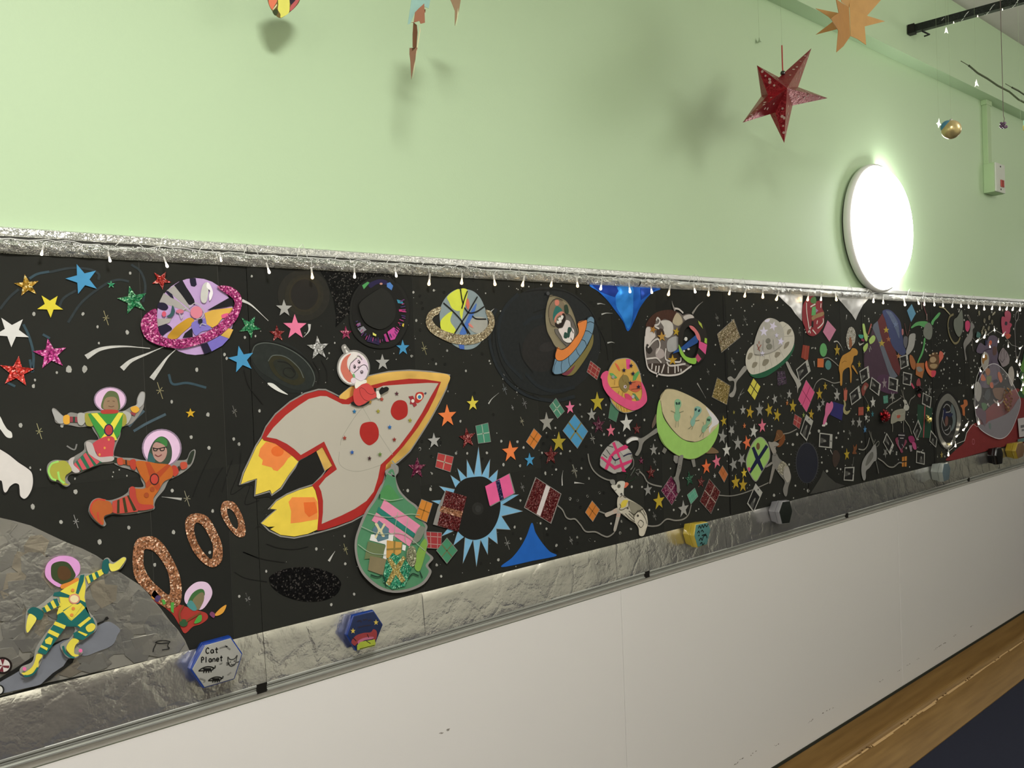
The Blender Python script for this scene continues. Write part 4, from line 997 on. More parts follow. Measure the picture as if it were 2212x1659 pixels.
art('spiral_galaxy', 'large faint blue chalk spiral galaxy behind the bearded elf saucer', 'chalk drawing', B3, [
    ('chalk_glow', 'w:1F2324', 'e', (1330, 870, 520, 520, 20)), ('chalk_glow', 'w:272625', 'e', (1300, 940, 200, 230, 25)), ('chalk_glow', 'w:302E2D', 'e', (1345, 925, 90, 45, -15)),
    ('chalk_line', 'w:20272C', 'c', [[(850, 560), (780, 760), (830, 1050), (960, 1260), (1150, 1390), (1400, 1440), (1600, 1400)], [(1060, 420), (930, 560), (870, 780), (930, 1040), (1100, 1230)], [(1110, 720), (1180, 660), (1290, 630)], [(1130, 1180), (1250, 1300), (1420, 1350), (1600, 1310)]], 34),
    ('black_swirl', 'i:121312', 'c', [[(1130, 400), (1300, 380), (1520, 400), (1720, 540), (1830, 740), (1900, 900), (1920, 1050)], [(840, 640), (850, 900), (920, 1120), (1080, 1330), (1260, 1420)], [(1070, 880), (1100, 1030), (1200, 1170)], [(1200, 600), (1350, 560), (1500, 600)], [(1780, 640), (1840, 800), (1850, 950)]], 9)], lift=0.0004)
# ---- blue spiked eclipse
spk = [(680, 508), (790, 628), (865, 728), (985, 850), (1065, 965), (1103, 1125), (985, 1302), (862, 1437), (768, 1540), (660, 1655), (530, 1625), (440, 1452), (325, 1365), (260, 1240), (230, 1025), (303, 885), (412, 780), (478, 715), (568, 630)]
pts = []
ecx, ecy = 668, 1090
for i, (x, y) in enumerate(spk):
    a = math.atan2((y-ecy)/1.3, x-ecx)
    nx, ny = spk[(i+1) % len(spk)]
    b_ = math.atan2((ny-ecy)/1.3, nx-ecx)
    pts.append((x, y))
    dm = (b_-a) % (2*math.pi)
    am = a+dm/2
    pts.append((ecx+240*math.cos(am), ecy+312*math.sin(am)))
art('spiked_eclipse', 'black disc bursting with light blue paper spikes', 'paper eclipse', B4, [
    ('spikes', 'p:7DB6DB', 'p', pts), ('silver_outline', SIL, 'L', pts, 9),
    ('black_disc', 'p:1C1C1A', 's', [(640, 797), (740, 800), (830, 870), (880, 980), (888, 1100), (850, 1240), (770, 1350), (660, 1398), (560, 1380), (480, 1310), (430, 1180), (425, 1040), (460, 900), (540, 820)]),
    ('chalk_smudge', 'w:2E2E2C', 'e', (672, 1100, 55, 60)), ('chalk_smudge', 'w:3A3A39', 'e', (675, 1102, 28, 32))], lift=0.001)
# ---- blue mirror card shards
art('blue_shard', 'shiny blue mirror card triangle pointing down from the foil frame', 'mirror card', C1, [
    ('card', 'm:1B5FC4', 's', [(215, 215), (640, 232), (1130, 262), (1040, 320), (960, 400), (870, 530), (800, 690), (715, 832), (650, 700), (540, 550), (440, 420), (330, 310)]),
    ('painted_reflection', 'm:2F86E8', 's', [(600, 240), (770, 240), (785, 400), (775, 640), (720, 800), (640, 650), (560, 500), (560, 330)]),  # lighter and darker blues paint the mirror card's reflections
    ('painted_reflection', 'm:12318A', 'p', [(240, 218), (560, 232), (590, 300), (540, 380), (400, 330), (320, 290)]),
    ('painted_reflection', 'm:123C98', 'p', [(880, 260), (1090, 268), (980, 350), (890, 420)])], lift=0.0012)
art('blue_shard', 'plain blue card triangle standing on the foil strip', 'mirror card', B4, [
    ('card', 'p:2063BE', 's', [(1190, 1235), (1225, 1330), (1290, 1430), (1360, 1510), (1422, 1552), (1200, 1598), (900, 1659), (1000, 1570), (1080, 1470), (1140, 1360)])], lift=0.001)
for lab, q, ln in (('silver foil triangle hanging left of the stripy paper bow', [(862, 88), (1000, 95), (1262, 100), (1256, 250), (1250, 480), (1160, 380), (1100, 290), (1010, 210), (930, 130)], C4), ('silver foil triangle hanging directly below the round wall lamp', [(1740, 140), (1960, 140), (2200, 150), (2110, 250), (2040, 380), (2005, 465), (1950, 380), (1880, 300), (1820, 230)], C4), ('dark foil triangle rising from the bottom strip beside the navy disc', [(1150, 185), (1210, 260), (1290, 330), (1400, 365), (1300, 400), (1000, 460), (1070, 350), (1120, 270)], E3)):
    art('foil_triangle', lab, 'foil triangle', ln, [('foil', 'p:FOILT', 'p', q)] if 0 else [('foil', 'm:EDEDEA' if ln is C4 else 'm:6E6E6A', 'p', q)], lift=0.0014)

# ---- saucer with bearded elf
art('elf_saucer', 'orange and blue flying saucer carrying a bearded elf in a glass dome', 'paper saucer', F2, [
    ('dome', 'p:8C8369', 's', [(350, 300), (430, 290), (520, 320), (620, 370), (700, 480), (770, 650), (810, 800), (830, 930), (700, 1100), (560, 1170), (450, 1120), (380, 1000), (310, 850), (285, 680), (295, 500)]),
    ('dome_inner', 'p:6B6660', 's', [(440, 830), (520, 810), (620, 600), (700, 620), (770, 760), (810, 930), (700, 1080), (630, 1120), (520, 1000), (450, 900)]),
    ('helmet', 'p:80735E', 's', [(345, 640), (340, 500), (400, 380), (480, 335), (560, 370), (610, 470), (620, 620), (560, 740), (460, 800), (380, 760)]),
    ('bobble', 'p:D07E6C', 's', [(440, 400), (450, 365), (500, 365), (512, 420), (480, 455), (448, 440)]),
    ('hat', 'p:2B6F68', 's', [(470, 460), (530, 490), (560, 540), (500, 590), (440, 650), (415, 700), (412, 610), (430, 530)]),
    ('hat_trim', 'p:D48878', 's', [(440, 650), (480, 590), (540, 550), (590, 565), (580, 610), (520, 610), (470, 650), (450, 730), (435, 690)]),
    ('beard', 'i:241A16', 's', [(560, 590), (600, 590), (618, 660), (590, 740), (560, 800), (500, 818), (450, 780), (450, 730), (500, 760), (560, 700)]),
    ('eyes', 'p:E6E4DE', 's', [(520, 640), (560, 610), (582, 630), (570, 670), (550, 690), (545, 730), (510, 735), (500, 750), (478, 745), (475, 700)]),
    ('pupil', 'i:2A2622', 'e', (530, 635, 9, 11)), ('pupil', 'i:2A2622', 'e', (492, 690, 10, 12)),
    ('jumper', 'p:E2D8D6', 's', [(620, 700), (650, 690), (690, 720), (705, 790), (750, 850), (755, 930), (740, 1000), (700, 1050), (640, 1050), (580, 1020), (550, 950), (510, 880), (505, 830), (570, 810)]),
    ('mitten', 'p:274C42', 's', [(645, 880), (660, 810), (700, 810), (712, 860), (690, 900), (680, 960), (650, 975)]), ('mitten', 'p:274C42', 's', [(585, 960), (600, 890), (640, 900), (655, 950), (630, 990), (600, 985)]), ('mitten', 'p:2A3F30', 's', [(600, 450), (640, 440), (665, 520), (660, 580), (615, 570), (600, 510)]),
    ('fur_trim', 'p:E6E2DC', 's', [(580, 1010), (620, 990), (700, 1010), (705, 1050), (640, 1055)]),
    ('underside', 'p:7A7040', 's', [(1060, 920), (1060, 1080), (980, 1250), (870, 1420), (760, 1560), (680, 1595), (600, 1585), (560, 1560), (700, 1450), (850, 1280), (980, 1100)]),
    ('underside_stripe', 'p:7A3A48', 's', [(560, 1565), (680, 1500), (770, 1420), (720, 1520), (640, 1590)]),
    ('blue_rim', 'p:6D8FA8', 's', [(965, 680), (1020, 630), (1070, 650), (1085, 720), (1070, 830), (1030, 960), (950, 1120), (850, 1270), (700, 1440), (600, 1540), (500, 1570), (430, 1565), (402, 1500), (430, 1400), (450, 1320), (560, 1340), (700, 1250), (850, 1050), (940, 850)]),
    ('orange_deck', 'p:E08440', 's', [(815, 740), (880, 700), (950, 688), (965, 740), (945, 850), (880, 1000), (780, 1160), (660, 1280), (560, 1345), (480, 1345), (450, 1290), (460, 1200), (490, 1130), (560, 1175), (640, 1130), (740, 1010), (830, 880)]),
    ('ink_line', KBLK, 'c', [[(350, 300), (310, 430), (287, 620), (310, 850), (380, 1000), (450, 1120), (540, 1170)], [(350, 300), (430, 292), (520, 320), (620, 372), (700, 480), (770, 650), (812, 820)], [(490, 1130), (455, 1220), (450, 1300), (490, 1350), (570, 1345), (680, 1270), (810, 1120), (900, 960), (950, 820), (967, 700), (940, 686), (815, 738)], [(965, 680), (1020, 630), (1070, 650), (1085, 720), (1060, 900), (980, 1080), (850, 1275), (700, 1440), (600, 1540), (500, 1572), (430, 1565), (402, 1500), (440, 1330)], [(340, 640), (345, 490), (400, 380), (480, 335), (570, 370)], [(345, 650), (380, 760), (450, 802)], [(970, 735), (1020, 715), (1082, 740)], [(935, 865), (990, 870), (1045, 915)], [(880, 1010), (930, 1030), (960, 1110)], [(790, 1160), (810, 1220), (850, 1275)], [(668, 1285), (670, 1370), (695, 1445)], [(560, 1350), (545, 1450), (560, 1550)], [(470, 1350), (430, 1450), (420, 1560)], [(440, 830), (450, 900), (540, 1020), (630, 1115)], [(620, 580), (700, 620), (770, 760), (808, 900)], [(820, 830), (825, 900), (740, 1020), (640, 1130), (540, 1175)], [(700, 720), (720, 850), (750, 900)], [(700, 980), (730, 1030)]], 9),
    ('aerial', 'p:44464A', 'e', (330, 255, 26, 30))], lift=0.002)

# ---- pink ringed planet with sequins
art('ringed_planet', 'orange patterned planet with a hot pink paper ring and navy sequin stars', 'paper planet', F1, [
    ('outline', SIL, 's', [(985, 40), (1040, -250), (1180, -490), (1330, -560), (1560, -570), (1750, -450), (1870, -200), (1930, 60), (2000, 300), (1950, 560), (1800, 780), (1640, 865), (1480, 890), (1330, 840), (1200, 720), (1080, 520)]),
    ('disc', 'p:D2A752', 's', [(1000, 40), (1050, -230), (1190, -470), (1330, -540), (1560, -550), (1730, -440), (1850, -200), (1910, 60), (1960, 300), (1920, 560), (1780, 760), (1630, 845), (1480, 868), (1340, 820), (1220, 700), (1100, 500)]),
    ('stripe', 'p:C9B66A', 'p', [(1170, 560), (1240, 600), (1420, 870), (1480, 870), (1340, 830)]),
    ('stripe', 'p:E04C90', 'p', [(1500, -545), (1620, -540), (1600, -280), (1520, -280)]), ('stripe', 'p:DC6A48', 's', [(1210, -440), (1290, -380), (1350, -250), (1320, -230), (1260, -320)]),
    ('stripe', 'p:5FA45A', 'p', [(1070, -180), (1150, -170), (1270, -60), (1230, -20), (1080, -120)]), ('stripe', 'p:5FA45A', 'p', [(1700, -120), (1830, -230), (1860, -180), (1760, 10), (1680, 30)]),
    ('stripe', 'p:CC6648', 's', [(1530, 160), (1700, 40), (1900, 60), (1920, 220), (1780, 330), (1620, 280)]),
    ('stripe', 'p:D4466E', 's', [(1470, 380), (1560, 380), (1660, 480), (1640, 560), (1500, 500)]), ('stripe', 'p:5F8A58', 'p', [(1670, 360), (1740, 370), (1860, 540), (1790, 560)]),
    ('speckle', 'p:8A7A46', 's', [(1330, 0), (1420, -120), (1540, -100), (1600, 60), (1580, 240), (1480, 340), (1380, 260), (1320, 140)]),
    ('ink_line', 'i:6B4A22', 'c', [[(1210, 0), (1200, 140)], [(1100, 210), (1220, 200), (1320, 190)], [(1420, 330), (1390, 480)], [(1320, 300), (1290, 400)], [(1600, 100), (1760, 60)], [(1640, 260), (1820, 240)], [(1440, -160), (1400, -60), (1440, 60)], [(1480, 60), (1560, 160)], [(1300, 680), (1320, 800)], [(1360, 690), (1390, 830)], [(1440, 700), (1460, 850)], [(1250, 640), (1270, 760)], [(1520, 730), (1530, 850)]], 12),
    ('ring', 'p:DF5684', 's', [(860, 0), (900, 200), (1020, 400), (1200, 570), (1400, 700), (1640, 810), (1780, 800), (1930, 720), (2040, 600), (2060, 480), (2020, 280), (1940, 100), (1900, 80), (1930, 280), (1925, 430), (1870, 540), (1740, 575), (1560, 530), (1380, 440), (1200, 310), (1080, 190), (1020, 70), (1010, -60), (1040, -200), (980, -230), (880, -170), (830, -60)]),
    ('bead', 'p:C9BCC2', 'e', (1480, 190, 42, 46)), ('bead', 'p:B8AEAE', 'e', (1690, 455, 38, 48)), ('bead', 'p:9A9A98', 'e', (1160, -70, 40, 45)), ('bead_hole', 'i:6A5A60', 'e', (1490, 185, 16, 22))] +
    [('sequin_star', 'i:16173C', 'p', star_px(x, y, 68, r)) for x, y, r in ((1450, -250, 0), (1640, -370, 8), (1690, -160, 0), (1620, 85, 4), (1840, 190, 0))] , lift=0.0045)
# ---- white splattered planet
sp = [(960, 780), (1000, 770), (1060, 790), (1090, 680), (1120, 650), (1150, 690), (1200, 670), (1260, 690), (1300, 720), (1340, 640), (1360, 580), (1420, 600), (1440, 620), (1520, 600), (1590, 640), (1600, 740), (1440, 800), (1390, 900), (1400, 1010), (1480, 1150), (1540, 1250), (1500, 1330), (1400, 1400), (1250, 1420), (1100, 1390), (990, 1330), (950, 1200), (935, 1050), (940, 900)]
art('splatter_planet', 'planet of white glue splatters on brown, with a bangle over it', 'paper planet', C1, [
    ('brown_glow', 'w:4A2A1C', 's', [(950, 760), (1080, 590), (1300, 550), (1420, 640), (1300, 760), (1100, 800)]),
    ('grey_ground', 'p:6A625E', 's', sp),
    ('glue', 'p:D0C8C4', 's', [(960, 790), (1020, 780), (1060, 830), (1080, 900), (1030, 960), (980, 1050), (945, 1020), (945, 900)]), ('glue', 'p:C9C4BE', 's', [(1150, 700), (1250, 690), (1310, 740), (1310, 860), (1240, 920), (1180, 860), (1190, 780)]),
    ('glue', 'p:B9AC92', 's', [(1330, 640), (1370, 590), (1420, 640), (1440, 720), (1380, 760), (1310, 720)]), ('glue', 'p:C4BEBA', 's', [(1450, 640), (1540, 610), (1590, 650), (1500, 700)]),
    ('glue', 'p:A8A8A8', 's', [(1240, 960), (1340, 900), (1400, 940), (1360, 1080), (1250, 1100)]), ('glue', 'p:AFA4A2', 's', [(1100, 1060), (1180, 1080), (1200, 1160), (1130, 1200), (1080, 1150)]),
    ('dark_gap', 'i:3A2A22', 's', [(1100, 820), (1170, 800), (1200, 880), (1150, 930), (1110, 900)]), ('dark_gap', 'i:2C2622', 's', [(970, 1000), (1040, 1080), (1000, 1130), (960, 1080)]), ('dark_gap', 'i:2C2420', 's', [(1290, 1120), (1380, 1110), (1440, 1230), (1330, 1280), (1270, 1200)]), ('dark_gap', 'i:3A2E28', 's', [(1010, 1260), (1480, 1290), (1440, 1370), (1230, 1400), (1040, 1350)]),
    ('glue_trail', 'p:CFC9C5', 'c', [[(945, 900), (940, 1050), (955, 1200), (990, 1330), (1100, 1395), (1250, 1420), (1400, 1400), (1500, 1335), (1560, 1290)], [(1090, 690), (1110, 655), (1140, 690), (1120, 740), (1070, 760), (1130, 800)], [(980, 1050), (1060, 960), (1120, 940), (1140, 1030), (1090, 1130)], [(1230, 1240), (1280, 1290), (1480, 1265)], [(1220, 1060), (1210, 1160), (1240, 1220), (1400, 1240), (1420, 1180)], [(960, 1200), (1040, 1190), (1100, 1190), (1160, 1250)], [(1040, 1260), (1030, 1340)], [(1090, 1290), (1080, 1370)], [(1200, 1270), (1160, 1390)], [(1250, 1300), (1250, 1390)], [(1340, 1300), (1340, 1390)], [(1380, 1290), (1385, 1370)], [(1130, 1290), (1120, 1370), (1095, 1440)], [(1420, 1330), (1420, 1370)], [(1330, 530), (1390, 540), (1450, 590)]], 24),
    ('glue_spike', 'p:8F8B86', 't', [[(1570, 600), (1640, 500), (1710, 440)], [(1340, 560), (1310, 480), (1300, 430)]], 34),
    ('gold_star', 'p:B98E40', 'p', star_px(1165, 905, 72, -5)), ('gold_star', 'p:A8742C', 'p', star_px(1050, 810, 55, 20)), ('gold_star', 'p:B9932C', 'p', star_px(1308, 1215, 75, 0)), ('gold_star', 'p:B99B30', 'p', star_px(1360, 840, 62, 10))], lift=0.0012)
art('bangle', 'black bangle bound with pink, blue and lime tape', 'bangle', C1, [
    ('band', 'p:211D18', 's', [(1560, 660), (1650, 680), (1730, 770), (1765, 920), (1765, 1060), (1720, 1190), (1640, 1260), (1560, 1265), (1480, 1210), (1410, 1090), (1385, 960), (1400, 820), (1470, 700)], [[(1560, 752), (1480, 800), (1452, 880), (1440, 1000), (1460, 1120), (1530, 1180), (1600, 1170), (1650, 1060), (1655, 900), (1620, 800)]]),
    ('blue_tape', 'p:1F4C92', 'p', [(1430, 1040), (1630, 870), (1655, 930), (1640, 985), (1480, 1075), (1310, 1130), (1330, 1100)]),
    ('pink_tape', 'p:CE7276', 's', [(1530, 760), (1590, 775), (1660, 870), (1680, 960), (1640, 940), (1600, 850), (1550, 800)]), ('pink_tape', 'p:D95590', 'p', [(1660, 960), (1765, 1010), (1745, 1140), (1655, 1050)]), ('pink_tape', 'p:B84A6E', 'p', [(1640, 1130), (1690, 1200), (1650, 1245), (1600, 1200)]),
    ('lime_tape', 'p:8CC04A', 's', [(1390, 1010), (1420, 1060), (1480, 1160), (1560, 1190), (1620, 1190), (1610, 1265), (1520, 1250), (1440, 1180), (1400, 1100)]), ('lime_tape', 'p:A8B84A', 'p', [(1645, 690), (1690, 730), (1710, 800), (1660, 740)]), ('lime_tape', 'p:9CC048', 'p', [(1735, 920), (1765, 930), (1762, 1000), (1730, 980)]),
    ('white_dot', 'p:D8D8D4', 'e', (1485, 935, 20, 26)), ('white_dot', 'p:D0D0CC', 'e', (1460, 1095, 14, 14)), ('white_dot', 'p:D0D0CC', 'e', (1520, 1070, 16, 14))], lift=0.009)

# ---- lime saucer with three aliens
art('alien_saucer', 'lime green saucer with three small green aliens under a cream dome', 'paper saucer', C2, [
    ('fin', 'p:6A5A50', 's', [(1090, 580), (1095, 680), (1040, 770), (1035, 720), (1060, 640)]), ('fin', 'p:7A6248', 's', [(1730, 1080), (1820, 1020), (1900, 1060), (1915, 1095), (1830, 1105), (1750, 1100)]),
    ('leg', 'p:77756F', 'p', [(1195, 1020), (1235, 1050), (1205, 1110), (1165, 1080)]), ('leg', 'p:8A8884', 'p', [(1325, 1130), (1390, 1130), (1385, 1230), (1350, 1235), (1320, 1195)]), ('leg', 'p:83817C', 'p', [(1550, 1170), (1600, 1170), (1615, 1275), (1580, 1285)]),
    ('robot_arm', 'p:85837E', 's', [(1100, 765), (1110, 820), (1000, 890), (920, 960), (890, 1060), (850, 1130), (810, 1120), (850, 1040), (860, 960), (830, 930), (770, 940), (700, 980), (690, 930), (760, 880), (830, 880), (890, 900), (980, 850)]), ('claw_shine', 'p:E2E2E0', 's', [(700, 940), (760, 895), (830, 890), (850, 920), (770, 935), (710, 970)]),
    ('rim', 'p:9AC868', 's', [(1135, 390), (1150, 450), (1190, 620), (1300, 790), (1450, 920), (1600, 955), (1740, 900), (1850, 790), (1920, 700), (1910, 830), (1860, 960), (1760, 1090), (1620, 1165), (1500, 1172), (1350, 1120), (1200, 1000), (1120, 850), (1095, 680), (1105, 500)]),
    ('dome', 'p:C6BA96', 's', [(1210, 260), (1290, 250), (1380, 270), (1520, 330), (1680, 420), (1820, 540), (1900, 640), (1920, 700), (1850, 800), (1740, 895), (1600, 950), (1450, 912), (1310, 785), (1200, 620), (1150, 450), (1145, 350)]),
    ('dome_lip', 'p:DAD8DC', 's', [(1750, 490), (1830, 560), (1900, 640), (1918, 700), (1830, 760), (1800, 830), (1790, 760), (1830, 700), (1800, 600)]),
    ('ink_line', 'i:55503F', 'c', [[(1150, 400), (1190, 620), (1310, 790), (1450, 915), (1600, 952)], [(1135, 390), (1210, 255), (1290, 245), (1380, 265)], [(1120, 840), (1210, 1000), (1340, 1110), (1500, 1175), (1620, 1168), (1760, 1090)]], 7),
    ('alien_body', 'p:86B490', 's', [(1340, 400), (1380, 378), (1418, 410), (1420, 470), (1395, 530), (1410, 590), (1400, 650), (1370, 678), (1340, 660), (1328, 600), (1345, 530), (1335, 460)]), ('alien_eye', 'i:23453C', 'e', (1362, 440, 13, 20, -20)), ('alien_eye', 'i:23453C', 'e', (1395, 438, 13, 20, 20)),
    ('alien_body', 'p:82AFA0', 's', [(1600, 500), (1640, 475), (1685, 500), (1690, 545), (1650, 600), (1615, 640), (1605, 700), (1575, 745), (1550, 720), (1548, 670), (1590, 600), (1598, 550)]), ('alien_eye', 'i:223F48', 'e', (1615, 520, 13, 20, 20)), ('alien_eye', 'i:223F48', 'e', (1660, 535, 13, 20, 30)),
    ('alien_body', 'p:83AE8E', 's', [(1760, 640), (1795, 607), (1825, 635), (1815, 690), (1780, 730), (1750, 790), (1715, 828), (1695, 800), (1710, 740), (1750, 710)]), ('alien_eye', 'i:20392E', 'e', (1775, 655, 9, 18, 10)), ('alien_eye', 'i:20392E', 'e', (1795, 660, 9, 18, 10)),
    ('limb', 'i:5B6E56', 'c', [[(1345, 565), (1310, 545), (1285, 535)], [(1400, 560), (1455, 540)], [(1355, 675), (1350, 760)], [(1385, 670), (1385, 750)], [(1555, 640), (1545, 600)], [(1605, 670), (1665, 660)], [(1565, 740), (1515, 780)], [(1580, 745), (1560, 790)], [(1725, 720), (1712, 685)], [(1755, 770), (1800, 740)], [(1705, 825), (1665, 885)], [(1725, 825), (1710, 895)]], 6),
    ('robot_arm', 'p:807E79', 's', [(1400, 1140), (1450, 1130), (1440, 1200), (1420, 1320), (1390, 1420), (1400, 1500), (1400, 1610), (1370, 1620), (1360, 1520), (1320, 1430), (1345, 1400), (1370, 1290)]), ('rivet', 'p:4E4D49', 'O', ell(1405, 1280, 14, 20, 0, 10), 6)], lift=0.0025)
# ---- white saucer
art('silver_saucer', 'white flying saucer with oval windows, glassy dome and two robot arms', 'paper saucer', C4, [
    ('robot_arm', 'p:96948F', 's', [(440, 1110), (480, 1150), (400, 1250), (330, 1340), (325, 1450), (290, 1540), (240, 1545), (230, 1510), (280, 1460), (300, 1380), (290, 1320), (230, 1320), (205, 1280), (250, 1255), (310, 1290), (370, 1200)]),
    ('robot_arm', 'p:A3A19B', 's', [(1020, 1050), (1060, 1060), (1120, 1180), (1180, 1270), (1240, 1360), (1200, 1430), (1190, 1490), (1180, 1400), (1150, 1320), (1080, 1200)]),
    ('green_hull', 'p:1E5A3E', 's', [(520, 1220), (700, 1200), (880, 1080), (1040, 960), (1140, 800), (1130, 890), (1050, 1030), (900, 1160), (740, 1260), (600, 1280)]),
    ('rim', 'p:C8C4B8', 's', [(590, 790), (700, 700), (930, 500), (1030, 510), (1110, 590), (1145, 700), (1130, 830), (1060, 950), (920, 1080), (760, 1170), (620, 1220), (530, 1220), (470, 1120), (462, 1000), (500, 880)]),
    ('rim_line', 'i:8E8A80', 'l', [[(605, 960), (580, 1210)], [(660, 960), (655, 1210)], [(720, 970), (745, 1170)], [(790, 950), (830, 1110)], [(870, 900), (900, 1050)], [(930, 860), (1000, 1000)], [(985, 700), (1125, 685)], [(940, 620), (1040, 520)]], 5),
    ('window', 'p:8A8474', 's', [(485, 1000), (510, 930), (555, 930), (550, 980), (510, 1020)]), ('window', 'p:8A8474', 's', [(550, 1120), (570, 1060), (625, 1060), (610, 1110), (570, 1138)]), ('window', 'p:8A8474', 's', [(695, 1090), (720, 1020), (785, 1020), (775, 1070), (725, 1110)]), ('window', 'p:8A8474', 's', [(870, 970), (890, 915), (948, 920), (935, 960), (890, 992)]), ('window', 'p:8A8474', 's', [(1000, 860), (1020, 790), (1072, 768), (1060, 820), (1020, 862)]), ('window', 'p:8A8474', 's', [(1045, 650), (1060, 600), (1100, 592), (1095, 630), (1060, 668)]),
    ('dome', 'p:B2AFA8', 's', [(585, 940), (580, 800), (620, 650), (680, 520), (760, 445), (840, 440), (930, 490), (990, 600), (1000, 700), (980, 800), (900, 880), (780, 930), (660, 945)]),
    ('dome_glint', 'p:DDD6EE', 'p', star_px(845, 550, 70, 20)), ('dome_glint', 'p:DDD8F0', 'p', star_px(715, 625, 75, 0)), ('dome_glint', 'p:D8D2F0', 'p', star_px(955, 765, 60, 10)), ('dome_glint', 'p:DAD6EA', 's', [(740, 460), (800, 450), (780, 490), (730, 490)]), ('dome_glint', 'p:D8D4EC', 'p', star_px(695, 935, 45, 0)), ('dome_glint', 'p:D8D4EC', 'p', star_px(895, 680, 40, 0)),
    ('pilot', 'p:A86A5C', 'c', [[(620, 800), (640, 850), (660, 900)], [(630, 880), (660, 840), (680, 810)], [(650, 800), (650, 760)]], 16), ('pilot', 'p:77766C', 'e', (778, 755, 32, 36)), ('pilot', 'p:7E7D72', 'e', (795, 835, 40, 40)), ('dome_line', 'p:8F8C86', 'c', [[(590, 945), (650, 950), (770, 935), (880, 890), (970, 820)], [(710, 740), (705, 900)], [(850, 730), (860, 880)]], 8)], lift=0.0025)

# ---- stripy bow of card canes
cb = [(1265, 260), (1330, 160), (1380, 100), (1420, 130), (1440, 200), (1530, 190), (1535, 300), (1560, 360), (1560, 520), (1520, 600), (1470, 660), (1400, 690), (1330, 660), (1290, 560), (1258, 460)]
art('candy_cane_bundle', 'bundle of red and white striped candy canes with a green bow', 'paper canes', C4, [
    ('bundle', 'p:8E3038', 's', cb), ('green_ribbon', 'p:4E7C44', 's', [(1390, 150), (1440, 140), (1450, 220), (1400, 230), (1370, 200)]), ('green_ribbon', 'p:5FA866', 'p', [(1395, 285), (1445, 270), (1445, 400), (1385, 400)]), ('lilac_scrap', 'p:9C86A8', 'p', [(1445, 300), (1480, 330), (1450, 360)]),
    ('tan_scrap', 'p:9A7E58', 's', [(1390, 420), (1480, 370), (1555, 350), (1550, 400), (1450, 440), (1400, 470)]), ('black_gap', KBLK, 'p', [(1390, 480), (1415, 480), (1410, 570), (1385, 560)]),
    ('white_stripe', 'p:DCD4CE', 'c', [[(1315, 220), (1320, 360), (1350, 560), (1370, 650)], [(1370, 280), (1400, 260), (1440, 240)], [(1550, 440), (1550, 500), (1500, 560), (1470, 580)], [(1470, 470), (1460, 520)], [(1520, 230), (1515, 290)], [(1340, 640), (1380, 550)], [(1400, 600), (1450, 660)], [(1300, 630), (1310, 640)]], 20)], lift=0.003)
# ================================================================== STARS
LM = [  # landmarks for the labels: name, photo point, radius
    ('foil moon', 150, 1330), ('white paper drip', 20, 1000), ('green elf astronaut', 235, 930), ('orange elf astronaut', 330, 1030), ('lilac ringed planet', 425, 685),
    ('chalk halo sun', 657, 637), ('button ring disc', 818, 677), ('dark chalk galaxy', 610, 795), ('father christmas', 775, 820), ('rocket nose', 950, 825), ('rocket hull', 800, 930),
    ('present sack', 850, 1170), ('yellow marbled planet', 1000, 690), ('bearded elf saucer', 1225, 730), ('blue spiked eclipse', 1030, 1095), ('pink ringed planet', 1348, 835),
    ('blue kite shaped present', 1243, 932), ('pink taped parcel', 1332, 988), ('green alien saucer', 1485, 910), ('splatter planet', 1450, 740), ('white flying saucer', 1665, 750),
    ('white robot reindeer', 1350, 1090), ('avocado shaped parcel', 1640, 992), ('hot pink present', 1742, 855), ('yellow diamond present', 1628, 840), ('navy fringed disc', 1745, 1000),
    ('stripy cane bundle', 1755, 680), ('cardboard reindeer', 1830, 790), ('purple sleigh rocket', 1915, 740), ('red gift bow', 1907, 900), ('grey line drawn reindeer', 1885, 1000), ('silver saucer ring', 2048, 905), ('magenta glitter present', 1447, 1062),
    ('white gift reindeer', 1945, 890), ('big yellow marbled planet', 1000, 690), ('copper hoops', 440, 1170), ('dark red banded present', 970, 1110), ('gold glitter present', 1560, 845), ('pale gold present', 1577, 727)]
LM = [l for l in LM if l[0] != 'big yellow marbled planet']
STARS = []


def S(f, rows):
    for (x, y, r, rot, kind, hx, cn) in rows:
        px, py = fr(f, [(x, y)])[0]
        STARS.append((px, py, r/f[2], rot, kind+':'+hx, cn))


S(A1, [(230, 660, 92, -8, 'g', 'B48A2A', 'gold glitter'), (427, 830, 98, 180, 'p', 'E0D03C', 'plain yellow'), (705, 605, 125, -18, 'p', '4794C4', 'plain blue'), (948, 650, 32, 0, 'g', '2E9468', 'green glitter'),
       (1135, 785, 120, -12, 'g', '1E7C4C', 'green glitter'), (1375, 612, 78, 174, 'g', 'A8241C', 'red glitter'), (100, 1050, 128, 184, 'p', 'DCDCDA', 'white'), (430, 1245, 128, -6, 'g', 'B02A7C', 'magenta glitter'),
       (145, 1395, 128, 8, 'g', 'D23228', 'bright red glitter'), (2130, 1010, 96, 174, 'g', '1E7C4C', 'green glitter'), (2060, 1290, 112, -10, 'p', '4794C4', 'plain blue')])
S(A4, [(503, 735, 80, 0, 'p', 'A5A5A2', 'silver'), (608, 915, 118, 0, 'p', 'E77BA0', 'pink'), (437, 978, 78, -2, 'g', '7E1A1C', 'dark red glitter'), (828, 1115, 112, -3, 'g', 'A8A8A6', 'silver glitter'),
       (1093, 972, 66, 0, 'g', '8C1C4C', 'dark magenta glitter'), (1637, 1112, 72, 0, 'p', '4794C4', 'plain blue'), (1443, 1252, 76, 0, 'p', 'A5A5A2', 'silver')])
S(A2, [(1625, 287, 40, 0, 'p', 'D0A52A', 'gold')])
